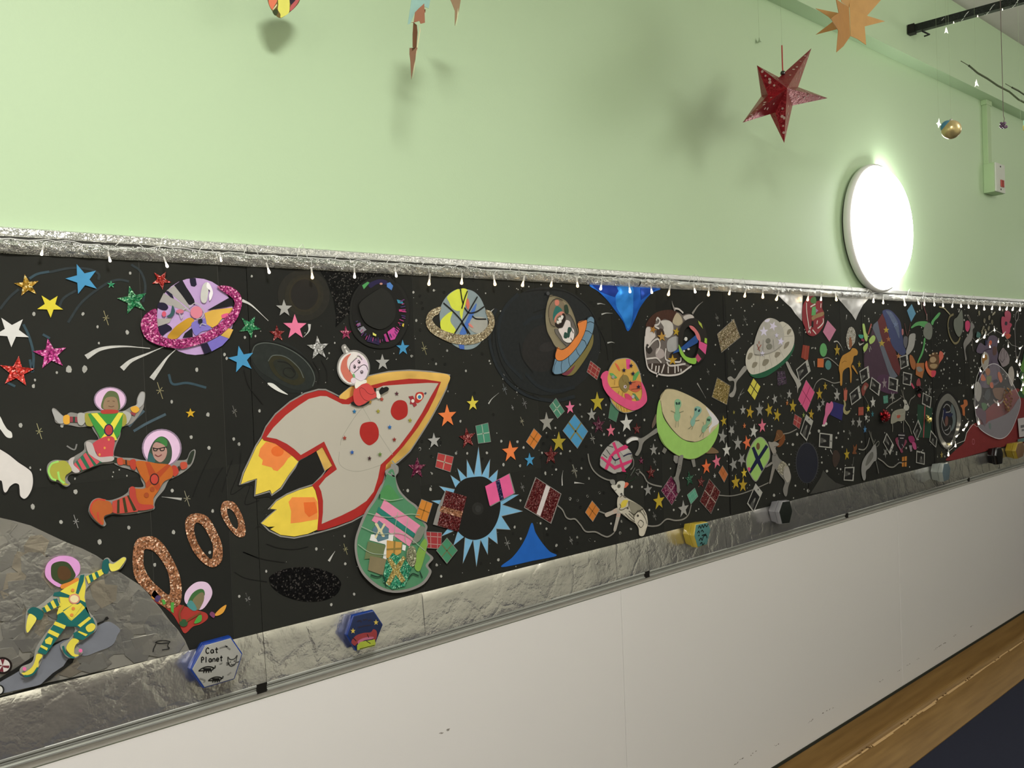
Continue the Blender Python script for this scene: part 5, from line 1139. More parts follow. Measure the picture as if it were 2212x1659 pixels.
S(B1, [(2062, 880, 106, 0, 'p', 'EE8248', 'orange'), (1935, 1115, 72, 0, 'p', 'A8A8A6', 'silver'), (1772, 1378, 100, 5, 'g', '6E1440', 'maroon glitter')])
S(B4, [(623, 95, 70, 0, 'p', 'DCCB4C', 'yellow'), (572, 425, 98, -5, 'g', '7A1A1C', 'dark red glitter'), (983, 555, 100, 0, 'p', 'EE8248', 'orange'), (1168, 635, 64, 0, 'p', '4794C4', 'blue'),
       (1553, 135, 62, 0, 'p', 'E77BA0', 'pink'), (1815, 82, 92, 0, 'p', 'B5A432', 'gold'), (1330, 275, 92, 0, 'p', '96958F', 'silver'), (1760, 203, 62, 0, 'p', '9D9D99', 'silver'), (1827, 300, 85, 0, 'g', '571636', 'maroon glitter'),
       (1943, 355, 60, 0, 'p', 'D97088', 'pink'), (2093, 285, 88, 0, 'p', 'CDCDC8', 'white'), (1445, 465, 95, 4, 'p', 'A89632', 'gold'), (1370, 592, 92, 5, 'g', '6A1618', 'dark red glitter')])
S(C2, [(832, 780, 78, 0, 'g', '641618', 'dark red glitter'), (1055, 1055, 80, 0, 'p', '8E8E8B', 'silver'), (890, 1200, 52, 0, 'g', '6E1440', 'maroon glitter'), (1020, 1358, 92, 0, 'g', '641618', 'dark red glitter'),
       (2090, 790, 68, 185, 'p', '8E8E8B', 'silver'), (1530, 1440, 98, -5, 'g', '1C5A40', 'dark green glitter'), (1865, 1400, 32, 0, 'p', 'A8A8A6', 'tiny silver'), (1685, 1480, 85, 10, 'g', '64181A', 'dark red glitter'), (2145, 1480, 90, 0, 'p', 'B4992E', 'gold'), (1755, 1280, 100, 0, 'p', 'E06E40', 'orange')])
S(C3, [(1280, 540, 98, 0, 'p', 'B8A030', 'gold'), (1155, 412, 72, 0, 'p', '8E8E8B', 'silver'), (1560, 630, 95, 0, 'p', '9C9C99', 'silver')])
S(F7, [(890, 560, 92, 0, 'p', '9A9A97', 'silver'), (1020, 600, 122, 12, 'p', 'AE922E', 'gold'), (1195, 555, 132, 0, 'p', '8E8E8B', 'silver'), (1370, 560, 128, -12, 'p', 'A9922E', 'gold'), (1520, 655, 125, 12, 'p', 'A9922E', 'gold'),
       (1475, 358, 92, -12, 'p', '9A9A97', 'silver'), (1742, 270, 88, 6, 'p', '9A9A97', 'silver'), (1808, 490, 122, 6, 'p', 'A9922E', 'gold'), (1703, 430, 48, 0, 'p', 'B4713E', 'small orange'), (537, 762, 98, -8, 'p', 'AE962E', 'gold'),
       (725, 602, 38, 0, 'p', '8C8440', 'tiny gold'), (918, 850, 52, 0, 'p', 'C07044', 'small orange'), (680, 945, 92, 190, 'p', '9A9A97', 'silver'), (1090, 950, 132, 12, 'p', 'C0C0BC', 'white'), (1245, 852, 130, 0, 'p', 'DA748C', 'pink'),
       (515, 1052, 138, 12, 'p', '8E8E8B', 'silver'), (590, 1295, 130, 0, 'p', 'C8C8C4', 'white'), (795, 1172, 138, 4, 'p', '969693', 'silver'), (965, 1158, 130, -12, 'p', 'E2744C', 'orange'), (868, 1470, 128, 190, 'p', '8E8E8B', 'silver'),
       (715, 1560, 128, -12, 'p', '8E8E8B', 'silver'), (408, 1505, 128, -8, 'p', 'DA748C', 'pink'), (2145, 640, 95, 8, 'p', 'AE922E', 'gold'), (2005, 652, 52, 0, 'p', '7C8C4C', 'small green')])
S(C5, [(437, 1248, 70, 0, 'p', 'D0B63C', 'yellow'), (318, 1382, 98, 0, 'p', 'AE922E', 'gold'), (422, 1418, 100, 6, 'p', 'AE922E', 'gold'), (1743, 152, 92, 4, 'p', '9A9A97', 'silver'), (1495, 138, 88, 0, 'p', 'A88E2E', 'gold'),
       (1543, 258, 58, 0, 'p', '8E8E8B', 'silver'), (1490, 328, 62, 0, 'p', '8E8E8B', 'silver')])
S(C4, [(1577, 1395, 58, 0, 'p', 'A38A30', 'small gold'), (1745, 888, 86, 0, 'p', 'A38A30', 'gold'), (2055, 1088, 50, 0, 'p', '99852E', 'small gold')])
S(D2, [(675, 467, 98, 0, 'p', 'BABAB6', 'white'), (595, 572, 64, 0, 'p', 'CDBB40', 'yellow'), (560, 722, 64, 0, 'p', 'B5B5B1', 'white'), (668, 668, 52, 0, 'p', '34707C', 'teal'), (335, 806, 70, 0, 'p', '8E8E8B', 'silver'),
       (442, 812, 96, 6, 'p', '8E8E8B', 'silver'), (540, 932, 62, 0, 'p', '4A7AA8', 'blue'), (870, 145, 95, 0, 'p', '84787E', 'mauve silver'), (1010, 372, 92, 190, 'p', '84847F', 'silver'), (1645, 257, 82, 0, 'p', '6E6E6B', 'dull silver'), (887, 1330, 86, 180, 'p', '7C7C79', 'dull silver'),
       (230, 1357, 98, 0, 'p', 'A9922E', 'gold'), (1848, 1365, 60, 0, 'p', '8A7A3A', 'small gold')])


def unit_star(key):
    vs = []
    for y in (-0.0008, 0.0):
        for i in range(10):
            a = math.radians(90+36*i)
            r = 1.0 if i % 2 == 0 else 0.40
            vs.append((r*math.cos(a), y, r*math.sin(a)))
    vs.append((0, -0.00085, 0))
    fs = [(20, i, (i+1) % 10) for i in range(10)] + [(i, i+10, (i+1) % 10+10, (i+1) % 10) for i in range(10)]
    fs = [f if len(f) == 4 else f for f in fs]
    me = bpy.data.meshes.new('star_cutout')
    me.from_pydata(vs, [], fs)
    me.materials.append(mat(key))
    me.update()
    return me


def compass(dx, dy):
    if abs(dx) < .5*abs(dy): return 'above' if dy < 0 else 'below'
    if abs(dy) < .4*abs(dx): return 'left of' if dx < 0 else 'right of'
    return ('above' if dy < 0 else 'below')+(' and left of' if dx < 0 else ' and right of')


UM = {}
used = {}
allp = [(n, x, y) for n, x, y in LM]
for (px, py, r, rot, key, cn) in STARS:
    if key not in UM: UM[key] = unit_star(key)
    o = bpy.data.objects.new('paper_star', UM[key])
    off = BOARD+0.0012+0.0004*(len(used) % 3)
    o.location = W(px, py, off)
    rr = r*pxm(px, py, off)*1.06
    o.scale = (rr, 1.0, rr)
    o.rotation_euler = (0, math.radians(rot), 0)
    COL.objects.link(o)
    near = sorted(allp, key=lambda l: math.hypot(px-l[1], (py-l[2])))
    n0, n1 = near[0], near[1]
    d0 = compass(px-n0[1], py-n0[2])
    size = 'large' if rr > .032 else ('small' if rr < .017 else 'mid-sized')
    base = cn if ('small' in cn or 'tiny' in cn) else size+' '+cn
    lab = '%s paper star %s the %s' % (base, d0, n0[0])
    q = 1
    while lab in used or len(lab.split()) > 16:
        d1 = compass(px-near[q][1], py-near[q][2])
        lab = '%s paper star %s the %s, %s the %s' % (base.replace('mid-sized ', ''), d0, n0[0], d1, near[q][0])
        if len(lab.split()) > 16:
            lab = '%s star %s %s, %s %s' % (base.replace('mid-sized ', ''), d0, n0[0], d1, near[q][0])
        q += 1
        if q > 8: break
    used[lab] = 1
    tag(o, lab, 'paper star', 'paper stars on the boards')

# ================================================================== PRESENTS
def mid(a, b, t=.5):
    return (a[0]+(b[0]-a[0])*t, a[1]+(b[1]-a[1])*t)


def present(label, f, q, col, rib, style='+', w=10, edge=True, lift=0.0015, jit=0):
    a, b, c, d = q
    parts = [('wrapping', col, 'p', q)]
    if edge: parts.append(('pen_outline', 'p:8A8884', 'L', q, 7))
    if style == '+':
        parts.append(('ribbon', rib, 'l', [[mid(a, b), mid(d, c)], [mid(b, c), mid(a, d)]], w))
    elif style == '#':
        parts.append(('ribbon', rib, 'l', [[mid(a, b, .28), mid(d, c, .28)], [mid(a, b, .74), mid(d, c, .74)], [mid(a, d, .28), mid(b, c, .28)], [mid(a, d, .74), mid(b, c, .74)]], w*.7))
    elif style == '|':
        parts.append(('ribbon', rib, 'l', [[mid(a, b), mid(d, c)]], w))
    art('paper_present', label, 'paper present', f, parts, lift=lift, group='paper presents')


SILR = 'p:9F9A8C'
present('green present with pale cross ribbon beside the dark red glitter star', B4, [(652, 310), (770, 281), (797, 462), (678, 478)], 'p:478C72', 'p:9FB6A4')
present('red present with pale cross ribbon above the blue spiked eclipse', B4, [(293, 568), (442, 605), (410, 750), (268, 703)], 'p:B04040', 'p:B8A594')
present('orange tilted present with brown cross ribbon left of the blue kite present', B4, [(1210, 335), (1283, 408), (1208, 533), (1135, 462)], 'p:D07C34', 'p:9A6428')
present('green diamond present with pale cross above the blue kite present', B4, [(1420, 45), (1502, 170), (1435, 238), (1357, 120)], 'p:4A846C', 'p:A4B8A4')
present('large bright blue kite shaped present with gold brown cross ribbon', B4, [(1597, 200), (1725, 362), (1625, 525), (1485, 355)], 'p:4A92C0', 'p:7C7A4C', w=17)
present('orange present with brown cross tucked beside the present sack', B4, [(135, 1010), (240, 1050), (185, 1232), (75, 1180)], 'p:CE8434', 'p:9A6A2C', lift=.0125)
present('small red present with a pale lattice beside the sack', B4, [(180, 1320), (328, 1330), (322, 1485), (187, 1475)], 'p:A0383C', 'p:C09A94', '#', 9, lift=.004)
present('green diamond present with brown cross below the blue spikes', B4, [(378, 1380), (478, 1500), (378, 1625), (278, 1500)], 'p:468A68', 'p:6E6E4C', lift=.006)
present('orange diamond present on the reindeer cord left of its legs', B4, [(1765, 1025), (1838, 1110), (1772, 1225), (1700, 1135)], 'p:C87A34', 'p:96602A')
present('plain green card tag poking out below the pink ringed planet', F1, [(1100, 590), (1330, 790), (1240, 1130), (1035, 1020)], 'p:4A7A60', 'p:4A7A60', '', 8)
present('small red lattice present left of the pink ringed planet', B3, [(1750, 1060), (1845, 1135), (1812, 1240), (1715, 1165)], 'p:8E3230', 'p:B4887C', '#', 9)
present('magenta glitter present with pale cross held by the saucer claw', C3, [(1420, 255), (1527, 412), (1428, 585), (1308, 420)], 'g:741A4A', 'p:A28A94', w=10, lift=.0008)
present('dark red diamond present with pale cross right of the magenta one', C3, [(1855, 288), (1980, 435), (1875, 682), (1748, 540)], 'g:621416', 'p:A29088', w=13)
present('small sea green present on a cord below the dark red stars', C3, [(1690, 390), (1727, 485), (1645, 577), (1602, 470)], 'p:5A9C84', 'p:7FB09C', '#', 6)
present('small orange diamond card right of the orange star under the saucer', C3, [(2005, 135), (2067, 235), (2025, 327), (1960, 215)], 'p:B4683A', 'p:A45E30')
present('pale gold glitter present with one brown ribbon left of the white saucer', C4, [(295, 450), (385, 705), (120, 922), (60, 662)], 'g:847552', 'p:5E4A34', '|', 9)
present('gold glitter present held by the lower claw of the white saucer', C4, [(60, 1275), (245, 1390), (195, 1655), (-15, 1545)], 'g:8A7638', 'p:8A7638', '')
present('bright yellow diamond present with a black cross ribbon', C4, [(570, 1285), (666, 1400), (588, 1587), (487, 1455)], 'p:CFC650', 'i:24241E', w=15, edge=False)
present('hot pink diamond present with dark cross gripped by a robot claw', C4, [(1310, 1305), (1430, 1478), (1315, 1760), (1198, 1580)], 'p:CF5684', 'i:8A2C54', w=9, lift=.0012)
present('pale pink diamond card beneath the stripy cane bundle', C4, [(1612, 468), (1730, 600), (1638, 767), (1545, 630)], 'p:C07C98', 'p:C07C98', '', edge=False)
present('rust red square present with a thin diagonal string', C4, [(1265, 813), (1358, 830), (1335, 1042), (1240, 990)], 'p:8E3A2C', 'p:A8705A', '|', 6, edge=False)
present('small plain orange square card left of the cardboard reindeer', C4, [(1470, 1005), (1560, 1003), (1553, 1130), (1468, 1126)], 'p:C0683A', 'p:C0683A', '', edge=False)
present('faint purple glitter present under the white saucer', C4, [(900, 1190), (1010, 1180), (1040, 1360), (910, 1390)], 'g:34203A', 'p:6A5070', w=9, edge=False)
present('small red present with pink cross above the antlered robot reindeer', C5, [(1150, 420), (1250, 482), (1215, 628), (1125, 560)], 'p:963C3C', 'p:C08C84', w=10)
present('dark blue present behind the pink paper foot', C5, [(1690, 245), (1842, 292), (1810, 510), (1648, 430)], 'p:2C2A66', 'p:2C2A66', '', edge=False)
present('tiny brick red present hanging from a square photo print', D2, [(430, 552), (517, 543), (515, 682), (428, 692)], 'p:9A4A3E', 'p:B0685A', '#', 6, edge=False)
present('tiny sea green present left of the silver star, above the white reindeer', D2, [(850, 360), (930, 346), (935, 475), (860, 490)], 'p:4A8472', 'p:78A494', '#', 5, edge=False)
present('tiny orange present cut in four squares low on the fourth board', D2, [(1175, 1400), (1255, 1385), (1250, 1562), (1172, 1566)], 'p:B97A36', 'i:24221C', w=22, edge=False)
present('light blue diamond card beneath the fairy lights', D1, [(1180, 212), (1250, 375), (1170, 517), (1100, 325)], 'p:5C90B0', 'p:5C90B0', '', edge=False)
present('dark green present with red ribbon behind the gold bow', D2, [(1440, 500), (1690, 560), (1660, 1080), (1420, 1060)], 'p:1E4030', 'p:A84850', '|', 34, edge=False, lift=.0008)
art('paper_present', 'pink present with a navy glitter stripe over the eclipse', 'paper present', B4, [('backing', SIL, 'p', [(745, 887), (978, 762), (1030, 952), (795, 1080)]), ('wrapping', 'p:E8629C', 'p', [(743, 887), (970, 770), (1018, 952), (787, 1073)]), ('ribbon', 'g:16164A', 'p', [(842, 838), (880, 820), (922, 1008), (885, 1026)])], lift=.004, group='paper presents')
art('paper_present', 'dark red glitter present with a copper band over the eclipse', 'paper present', B4, [('backing', SIL, 'p', [(365, 924), (560, 985), (480, 1318), (245, 1252), (290, 1090)]), ('wrapping', 'g:5E1014', 'p', [(370, 928), (568, 985), (485, 1323), (285, 1260)]), ('ribbon', 'g:A06A4C', 'p', [(322, 1073), (530, 1130), (512, 1187), (308, 1127)])], lift=.004, group='paper presents')
art('paper_present', 'dark red glitter present with a white stripe tied to the reindeer cord', 'paper present', B4, [('backing', SIL, 'p', [(1224, 798), (1472, 958), (1374, 1246), (1114, 1092)]), ('wrapping', 'g:5E1014', 'p', [(1230, 808), (1464, 962), (1368, 1236), (1124, 1088)]), ('ribbon', 'p:D4CCCC', 'p', [(1326, 872), (1364, 896), (1270, 1172), (1234, 1152)])], lift=.002, group='paper presents')
art('paper_present', 'crumpled round silver parcel strapped with hot pink tape', 'paper present', C2, [
    ('parcel', 'p:A7A5A1', 's', [(560, 930), (640, 985), (720, 1040), (768, 1110), (765, 1210), (720, 1280), (620, 1345), (520, 1370), (420, 1320), (348, 1260), (352, 1150), (400, 1065), (470, 985)]),
    ('crease_shade_line', 'i:2E2D2C', 'c', [[(400, 1040), (450, 1000), (540, 930), (580, 940)], [(430, 1050), (480, 1120)], [(345, 1190), (350, 1270), (440, 1330), (520, 1372)], [(500, 1150), (545, 1190), (545, 1240)], [(545, 1190), (610, 1170)], [(450, 1000), (520, 1020)], [(640, 1350), (560, 1360)], [(380, 1110), (440, 1160)]], 10),
    ('pink_tape', 'p:D23A70', 'p', [(505, 965), (540, 950), (650, 1250), (690, 1350), (640, 1345), (600, 1180)]), ('pink_tape', 'p:D23A70', 'p', [(540, 1060), (680, 985), (720, 1015), (700, 1040), (530, 1120), (440, 1320), (405, 1310), (470, 1140)]), ('pink_tape', 'p:D23A70', 'p', [(350, 1160), (370, 1140), (540, 1270), (770, 1180), (765, 1220), (540, 1320)]),
    ('silver_panel', 'p:B9B6B2', 'p', [(610, 1075), (720, 1040), (740, 1070), (650, 1130)]), ('navy_stroke', 'i:232446', 'c', [[(655, 1140), (720, 1110), (765, 1105)], [(500, 1140), (545, 1190), (610, 1165)]], 16),
    ('cord', 'p:77756F', 'c', [[(760, 1130), (790, 1200), (785, 1270), (750, 1320)]], 16)], lift=.003, group='paper presents')
art('paper_present', 'oval lime parcel with a navy cross, like a halved avocado', 'paper present', C5, [
    ('outline', SIL, 's', [(650, 740), (720, 765), (790, 880), (805, 1010), (770, 1110), (700, 1220), (620, 1360), (570, 1350), (520, 1270), (475, 1180), (463, 1060), (510, 920), (570, 800)]),
    ('parcel', 'p:98C06A', 's', [(650, 750), (715, 775), (780, 885), (793, 1010), (760, 1100), (690, 1210), (620, 1345), (575, 1335), (530, 1260), (485, 1170), (475, 1060), (520, 925), (578, 812)]),
    ('stone', 'p:6E5436', 'e', (634, 872, 26, 50)), ('ribbon', 'i:141C40', 'p', [(545, 895), (580, 875), (640, 1010), (745, 845), (778, 880), (660, 1060), (712, 1190), (685, 1225), (625, 1110), (530, 1255), (505, 1225), (600, 1055)]), ('pink_tab', 'p:D4447C', 'p', [(488, 1180), (510, 1160), (532, 1195), (510, 1230)])], lift=.002, group='paper presents')
art('paper_bauble', 'plain green paper oval beneath the stripy cane bundle', 'paper bauble', C4, [('disc', 'p:5E9F62', 'e', (1552, 885, 50, 95))])
art('paper_bauble', 'small teal scribbled paper oval beside the orange card', 'paper bauble', C4, [('disc', 'p:4C7F7C', 'e', (1620, 1096, 43, 68))])

# ================================================================== SQUARE PHOTO PRINTS
def photo(label, f, q, wide=.26, lift=.003, seed=1):
    """q: a-b is the edge with the wide margin"""
    a, b, c, d = q
    def uv(u, v):
        return mid(mid(a, b, u), mid(d, c, u), v)
    rn = random.Random(seed)
    cu, cv = rn.uniform(.42, .58), rn.uniform(.5, .62)
    r = art('photo_print', label, 'photo print', f, [
        ('card', 'p:A9A9A4', 'p', q), ('photo', 'i:1A1A19', 'p', [uv(.08, wide), uv(.92, wide), uv(.92, .93), uv(.08, .93)]),
        ('figure', 'i:4E4E4B', 's', [uv(cu-.16, .9), uv(cu-.12, cv+.05), uv(cu-.05, cv-.1), uv(cu+.07, cv-.14), uv(cu+.13, cv+.05), uv(cu+.2, .9)]),
        ('figure', 'i:7C7C78', 's', [uv(cu-.06, cv-.02), uv(cu+.0, cv-.12), uv(cu+.09, cv-.02), uv(cu+.03, cv+.12)]),
        ('pin', 'i:20201E', 'p', [uv(.45, .06), uv(.54, .06), uv(.54, .12), uv(.45, .12)])], lift=lift, group='square photo prints')


photo('tilted photo print between the white saucer claw and the rust square', C4, [(1330, 1018), (1373, 1182), (1215, 1336), (1168, 1160)], .2, seed=1)
photo('tilted photo print over the purple rocket foot, right of the cardboard reindeer', C4, [(2185, 1108), (2204, 1277), (2090, 1363), (2058, 1184)], .2, seed=2)
photo('tilted photo print beside the orange forked flame cut-out', C5, [(2055, 18), (2086, 192), (1947, 297), (1920, 135)], .2, seed=3)
photo('tall slanting photo print right of the small red cross present', C5, [(1310, 423), (1410, 516), (1318, 802), (1223, 690)], .26, seed=4)
photo('upright photo print above the navy fringed disc, right side', C5, [(1680, 703), (1672, 902), (1488, 880), (1499, 680)], .2, seed=5)
photo('slanting photo print low over the foil, below the avocado parcel', E3, [(380, 338), (459, 440), (357, 672), (283, 568)], .26, seed=6)
photo('small upright photo print just above the dark foil triangle', E3, [(1505, 150), (1494, 311), (1383, 305), (1394, 155)], .12, seed=7)
photo('slanting photo print in front of the purple rocket tail', D2, [(812, 158), (781, 360), (619, 235), (656, 33)], .15, seed=8)
photo('photo print right of the mauve star by the purple rocket', D2, [(1109, 75), (1093, 287), (940, 240), (949, 28)], .15, seed=9)
photo('photo print at the tip of the grey robot wing', D1, [(1110, 1068), (1132, 1262), (993, 1327), (973, 1110)], .22, seed=10)
photo('photo print below the orange box in the far swarm', D1, [(1186, 1405), (1164, 1607), (1028, 1576), (1034, 1368)], .12, seed=11)
photo('photo print above the gold bow, touching the black rosette', D2, [(1530, 298), (1677, 375), (1656, 572), (1513, 495)][::-1], .12, seed=12)
photo('narrow slanting photo print left of the gold bow', D2, [(1450, 758), (1507, 920), (1428, 1120), (1363, 970)], .12, seed=13)
photo('slanting photo print against the silver ring disc', D2, [(1665, 938), (1776, 1080), (1752, 1240), (1640, 1130)], .12, seed=14)
photo('photo print below the pink figures near the bottom of the board', D2, [(1420, 1288), (1562, 1325), (1556, 1532), (1413, 1500)], .12, seed=15)
photo('diamond tilted photo print below the red gift bow', D2, [(1034, 1195), (970, 1367), (850, 1150), (910, 988)], .2, seed=16)

# ================================================================== PAINTED SPECKS AND PEN MARKS ON THE BLACK PAPER
rnd = random.Random(21)
specks = {}


def board_of(x):
    for i in range(5):
        if clips[i] <= x < clips[i+1]: return i
    return 4 if x > 0 else 0


def speck(px, py, r, asp=1.25, ang=0):
    p = W(px, py, BOARD+.0006)
    i = board_of(p.x)
    n = 7
    s = pxm(px, py, BOARD)
    pts_ = [(px+r*math.cos(a)*rnd.uniform(.75, 1.1), py+r*asp*math.sin(a)*rnd.uniform(.75, 1.1)) for a in [2*math.pi*k/n for k in range(n)]]
    ws = [W(x, y, BOARD+.0004) for x, y in pts_]
    specks.setdefault(i, []).append(([Vector((q.x, q.y, q.z)) for q in ws], [tuple(range(n))[::-1]]))


big = [(A1, [(290, 900, 16), (708, 900, 14), (832, 1010, 12), (1085, 1058, 16), (588, 1375, 28), (722, 1372, 26), (485, 1400, 10), (285, 1518, 16), (298, 1465, 10), (2148, 580, 10), (1110, 553, 13), (2090, 1102, 11), (2180, 1090, 9), (1915, 1247, 12), (1935, 1280, 12), (2175, 1318, 7), (1680, 1377, 15), (843, 1150, 10)]),
       (A2, [(175, 390, 18), (530, 392, 16), (1465, 188, 14), (1775, 298, 17), (1630, 490, 14), (1783, 583, 15), (1995, 508, 13), (2040, 550, 12), (645, 955, 18), (1470, 948, 14), (280, 1085, 22), (520, 1215, 16), (1100, 1262, 15), (1480, 1302, 16), (1320, 1580, 14), (1815, 1122, 14), (1790, 1475, 14), (850, 1385, 20), (345, 768, 8), (258, 752, 10), (640, 846, 8), (968, 790, 6), (960, 828, 6), (1083, 820, 7), (1018, 770, 6)]),
       (B1, [(268, 830, 13), (22, 1100, 13), (72, 1148, 14), (720, 443, 8), (988, 180, 8), (933, 277, 8), (1720, 305, 11), (2060, 255, 10), (1955, 380, 10), (2068, 643, 8), (672, 658, 8), (590, 590, 8), (1802, 1193, 12), (2148, 1235, 10), (1915, 1427, 9), (1685, 1590, 14), (1902, 1580, 14)]),
       (B2, [(1080, 920, 11), (810, 1042, 14), (1088, 1185, 13), (332, 1255, 12), (1172, 1475, 12), (955, 1575, 13), (1960, 1198, 11), (2003, 1305, 12), (75, 1495, 12)]),
       (B3, [(1070, 683, 11), (928, 1188, 13), (783, 1060, 8), (847, 920, 9), (1318, 545, 9), (1003, 477, 8), (58, 405, 11), (253, 385, 11), (85, 675, 12), (380, 963, 10), (40, 1015, 10), (273, 1090, 9), (560, 1155, 10), (747, 413, 7), (387, 1350, 8)]),
       (B4, [(508, 265, 11), (120, 527, 13), (465, 572, 12), (572, 572, 11), (760, 567, 12), (897, 457, 13), (1053, 460, 12), (1110, 517, 11), (918, 680, 13), (1077, 690, 12), (1287, 567, 10), (1328, 378, 9), (1415, 328, 9), (1668, 220, 10), (1650, 105, 9), (1773, 327, 9), (1880, 390, 10), (1467, 573, 10), (1553, 550, 10), (235, 765, 9), (220, 912, 13), (1080, 1022, 11), (1025, 1277, 12), (1083, 1387, 11), (870, 1590, 13), (280, 1640, 13), (1420, 727, 11), (1318, 758, 11), (1320, 772, 8), (1663, 712, 9), (1555, 1005, 13), (1627, 1020, 11), (1720, 980, 10), (1835, 948, 10), (1735, 812, 10), (1273, 1240, 10), (1330, 1292, 11), (1512, 1290, 11), (1425, 1450, 11), (1625, 1375, 10), (1743, 1397, 10), (2033, 1333, 12), (2047, 1222, 11), (2137, 1293, 11)]),
       (C2, [(82, 455, 13), (425, 460, 13), (105, 613, 13), (397, 587, 12), (247, 760, 14), (397, 850, 14), (595, 830, 12), (675, 865, 12), (822, 595, 11), (935, 657, 14), (1045, 203, 11), (1237, 213, 9), (1772, 250, 10), (1680, 115, 9), (362, 997, 13), (100, 1300, 13), (337, 1622, 13), (195, 1430, 11), (1112, 1318, 12), (1280, 1303, 10), (1128, 1103, 11), (903, 1548, 12), (768, 1545, 16), (1658, 1315, 13), (1073, 927, 9), (1448, 1430, 9)]),
       (C3, [(273, 510, 13), (358, 530, 13), (470, 485, 11), (603, 443, 12), (220, 850, 12), (113, 1047, 12), (495, 980, 11), (353, 950, 12), (738, 795, 11), (857, 770, 10), (963, 855, 12), (842, 903, 9), (1173, 640, 11), (1450, 640, 12), (1548, 485, 7), (1705, 650, 9), (1735, 630, 7), (1955, 635, 9), (1230, 430, 6), (160, 0, 8)]),
       (C5, [(1490, 657, 20), (1185, 705, 20), (1123, 847, 18), (1047, 830, 10), (1762, 687, 14), (1842, 663, 12), (1735, 752, 14), (1818, 880, 12), (1532, 1102, 14), (1070, 1130, 14), (1795, 1193, 12), (1160, 1425, 14), (1603, 1222, 18), (860, 1560, 18), (1338, 1498, 22), (988, 980, 10), (990, 545, 8), (1585, 912, 10), (485, 237, 10), (703, 245, 10), (780, 178, 9), (960, 305, 9), (565, 510, 7), (765, 588, 8), (828, 590, 11), (826, 640, 9), (1360, 685, 18)]),
       (C4, [(340, 190, 11), (572, 243, 9), (907, 293, 10), (750, 323, 7), (447, 335, 11), (250, 395, 9), (590, 483, 7), (480, 530, 10), (412, 663, 9), (550, 660, 7), (35, 813, 11), (338, 923, 9), (312, 1157, 9), (68, 540, 8), (1523, 1222, 8), (718, 1367, 9), (820, 1370, 7), (1218, 575, 8), (1612, 330, 7), (1440, 860, 12), (1407, 853, 8), (1390, 1280, 11)])]
for f, rows in big:
    for x, y, r in rows:
        px, py = fr(f, [(x, y)])[0]
        speck(px, py, r/f[2], 1.3)
# fine spatter: round the big galaxy, faint everywhere else, dense on the far boards
def paper_ok(px, py):
    p = W(px, py, BOARD)
    return 1.215 < p.z < 2.055 and -0.5 < p.x < 6.2
for _ in range(260):
    a = rnd.uniform(0, 6.28); r = 95*math.sqrt(rnd.random())*1.25
    px, py = 1165+r*math.cos(a), 730+r*1.05*math.sin(a)
    if paper_ok(px, py) and rnd.random() < .5: speck(px, py, rnd.choice((.5, .7, 1.0, 1.3, 1.7)), 1.2)
for _ in range(260):
    x = rnd.uniform(560, 1500); y = rnd.uniform(600, 1250)
    if paper_ok(x, y): speck(x, y, rnd.choice((.5, .6, .8, 1.1)), 1.2)
for _ in range(110):
    x = rnd.uniform(1500, 1860); y = rnd.uniform(650, 1080)
    if paper_ok(x, y): speck(x, y, rnd.choice((.6, .8, 1.0, 1.3)), 1.5)
for _ in range(520):
    x = rnd.uniform(1850, 2205); y = rnd.uniform(650, 1010)
    if x < 1980 and rnd.random() < .55: continue
    if paper_ok(x, y): speck(x, y, rnd.choice((.5, .7, .9, 1.2, 1.6)), 1.7)
for i, lst in specks.items():
    v, f = merge(lst)
    o = mesh_obj('paint_speck', v, f, 'w:B6B6B0', BOARDS[i]); o['kind'] = 'stuff'


def board_mark(name, key, f, strokes, w, kind='c', off=.0005):
    rs = {}
    for st in strokes:
        q = fr(f, st)
        q = cr_open(q)
        i = board_of(W(q[0][0], q[0][1], BOARD).x)
        rs.setdefault(i, []).append(ribbon(q, w/f[2], BOARD+off, False, kind == 't'))
    for i, l in rs.items():
        v, fc = merge(l)
        o = mesh_obj(name, v, fc, key, BOARDS[i]); o['kind'] = 'stuff'


# shooting stars, comet tails
board_mark('comet_tail', 'w:D2D2CE', A1, [[(735, 1270), (860, 1200), (1050, 1178), (1280, 1195)], [(1040, 1370), (1120, 1300), (1260, 1240), (1400, 1180)], [(1295, 1455), (1370, 1350), (1430, 1270), (1500, 1205)]], 44, 't')
board_mark('comet_tail', 'w:DCDCD8', A1, [[(2065, 785), (2150, 830), (2290, 960)]], 26, 't')
board_mark('comet_tail', 'w:D2D2CE', A4, [[(745, 885), (740, 950), (690, 1010)]], 30, 't')
board_mark('comet_tail', 'w:B8B8B4', A2, [[(1550, 1020), (1470, 1010), (1380, 1000)]], 22, 't')
board_mark('comet_tail', 'w:CFCFCB', B2, [[(930, 1160), (960, 1110), (990, 1065)]], 26, 't')
board_mark('comet_tail', 'w:BFC0BC', B3, [[(1815, 515), (1850, 512), (1890, 522)], [(1855, 615), (1900, 603), (1960, 605)], [(1912, 888), (1950, 880), (1980, 888)], [(1770, 930), (1810, 950), (1840, 982)], [(1045, 1365), (1055, 1320), (1072, 1270)], [(775, 1470), (810, 1420), (875, 1365)], [(790, 595), (830, 560)]], 15, 't')
board_mark('comet_tail', 'w:6E86A8', B3, [[(1075, 775), (1100, 800), (1118, 838)], [(1222, 1003), (1245, 975), (1278, 968)]], 22)
board_mark('comet_tail', 'w:C8C8C4', B4, [[(1480, 880), (1478, 800), (1488, 735)], [(1595, 852), (1640, 855), (1690, 862)]], 17, 't')
board_mark('comet_tail', 'w:A8A8A4', C2, [[(1635, 170), (1670, 230), (1750, 370)], [(2180, 400), (2195, 340), (2260, 290)]], 22, 't')
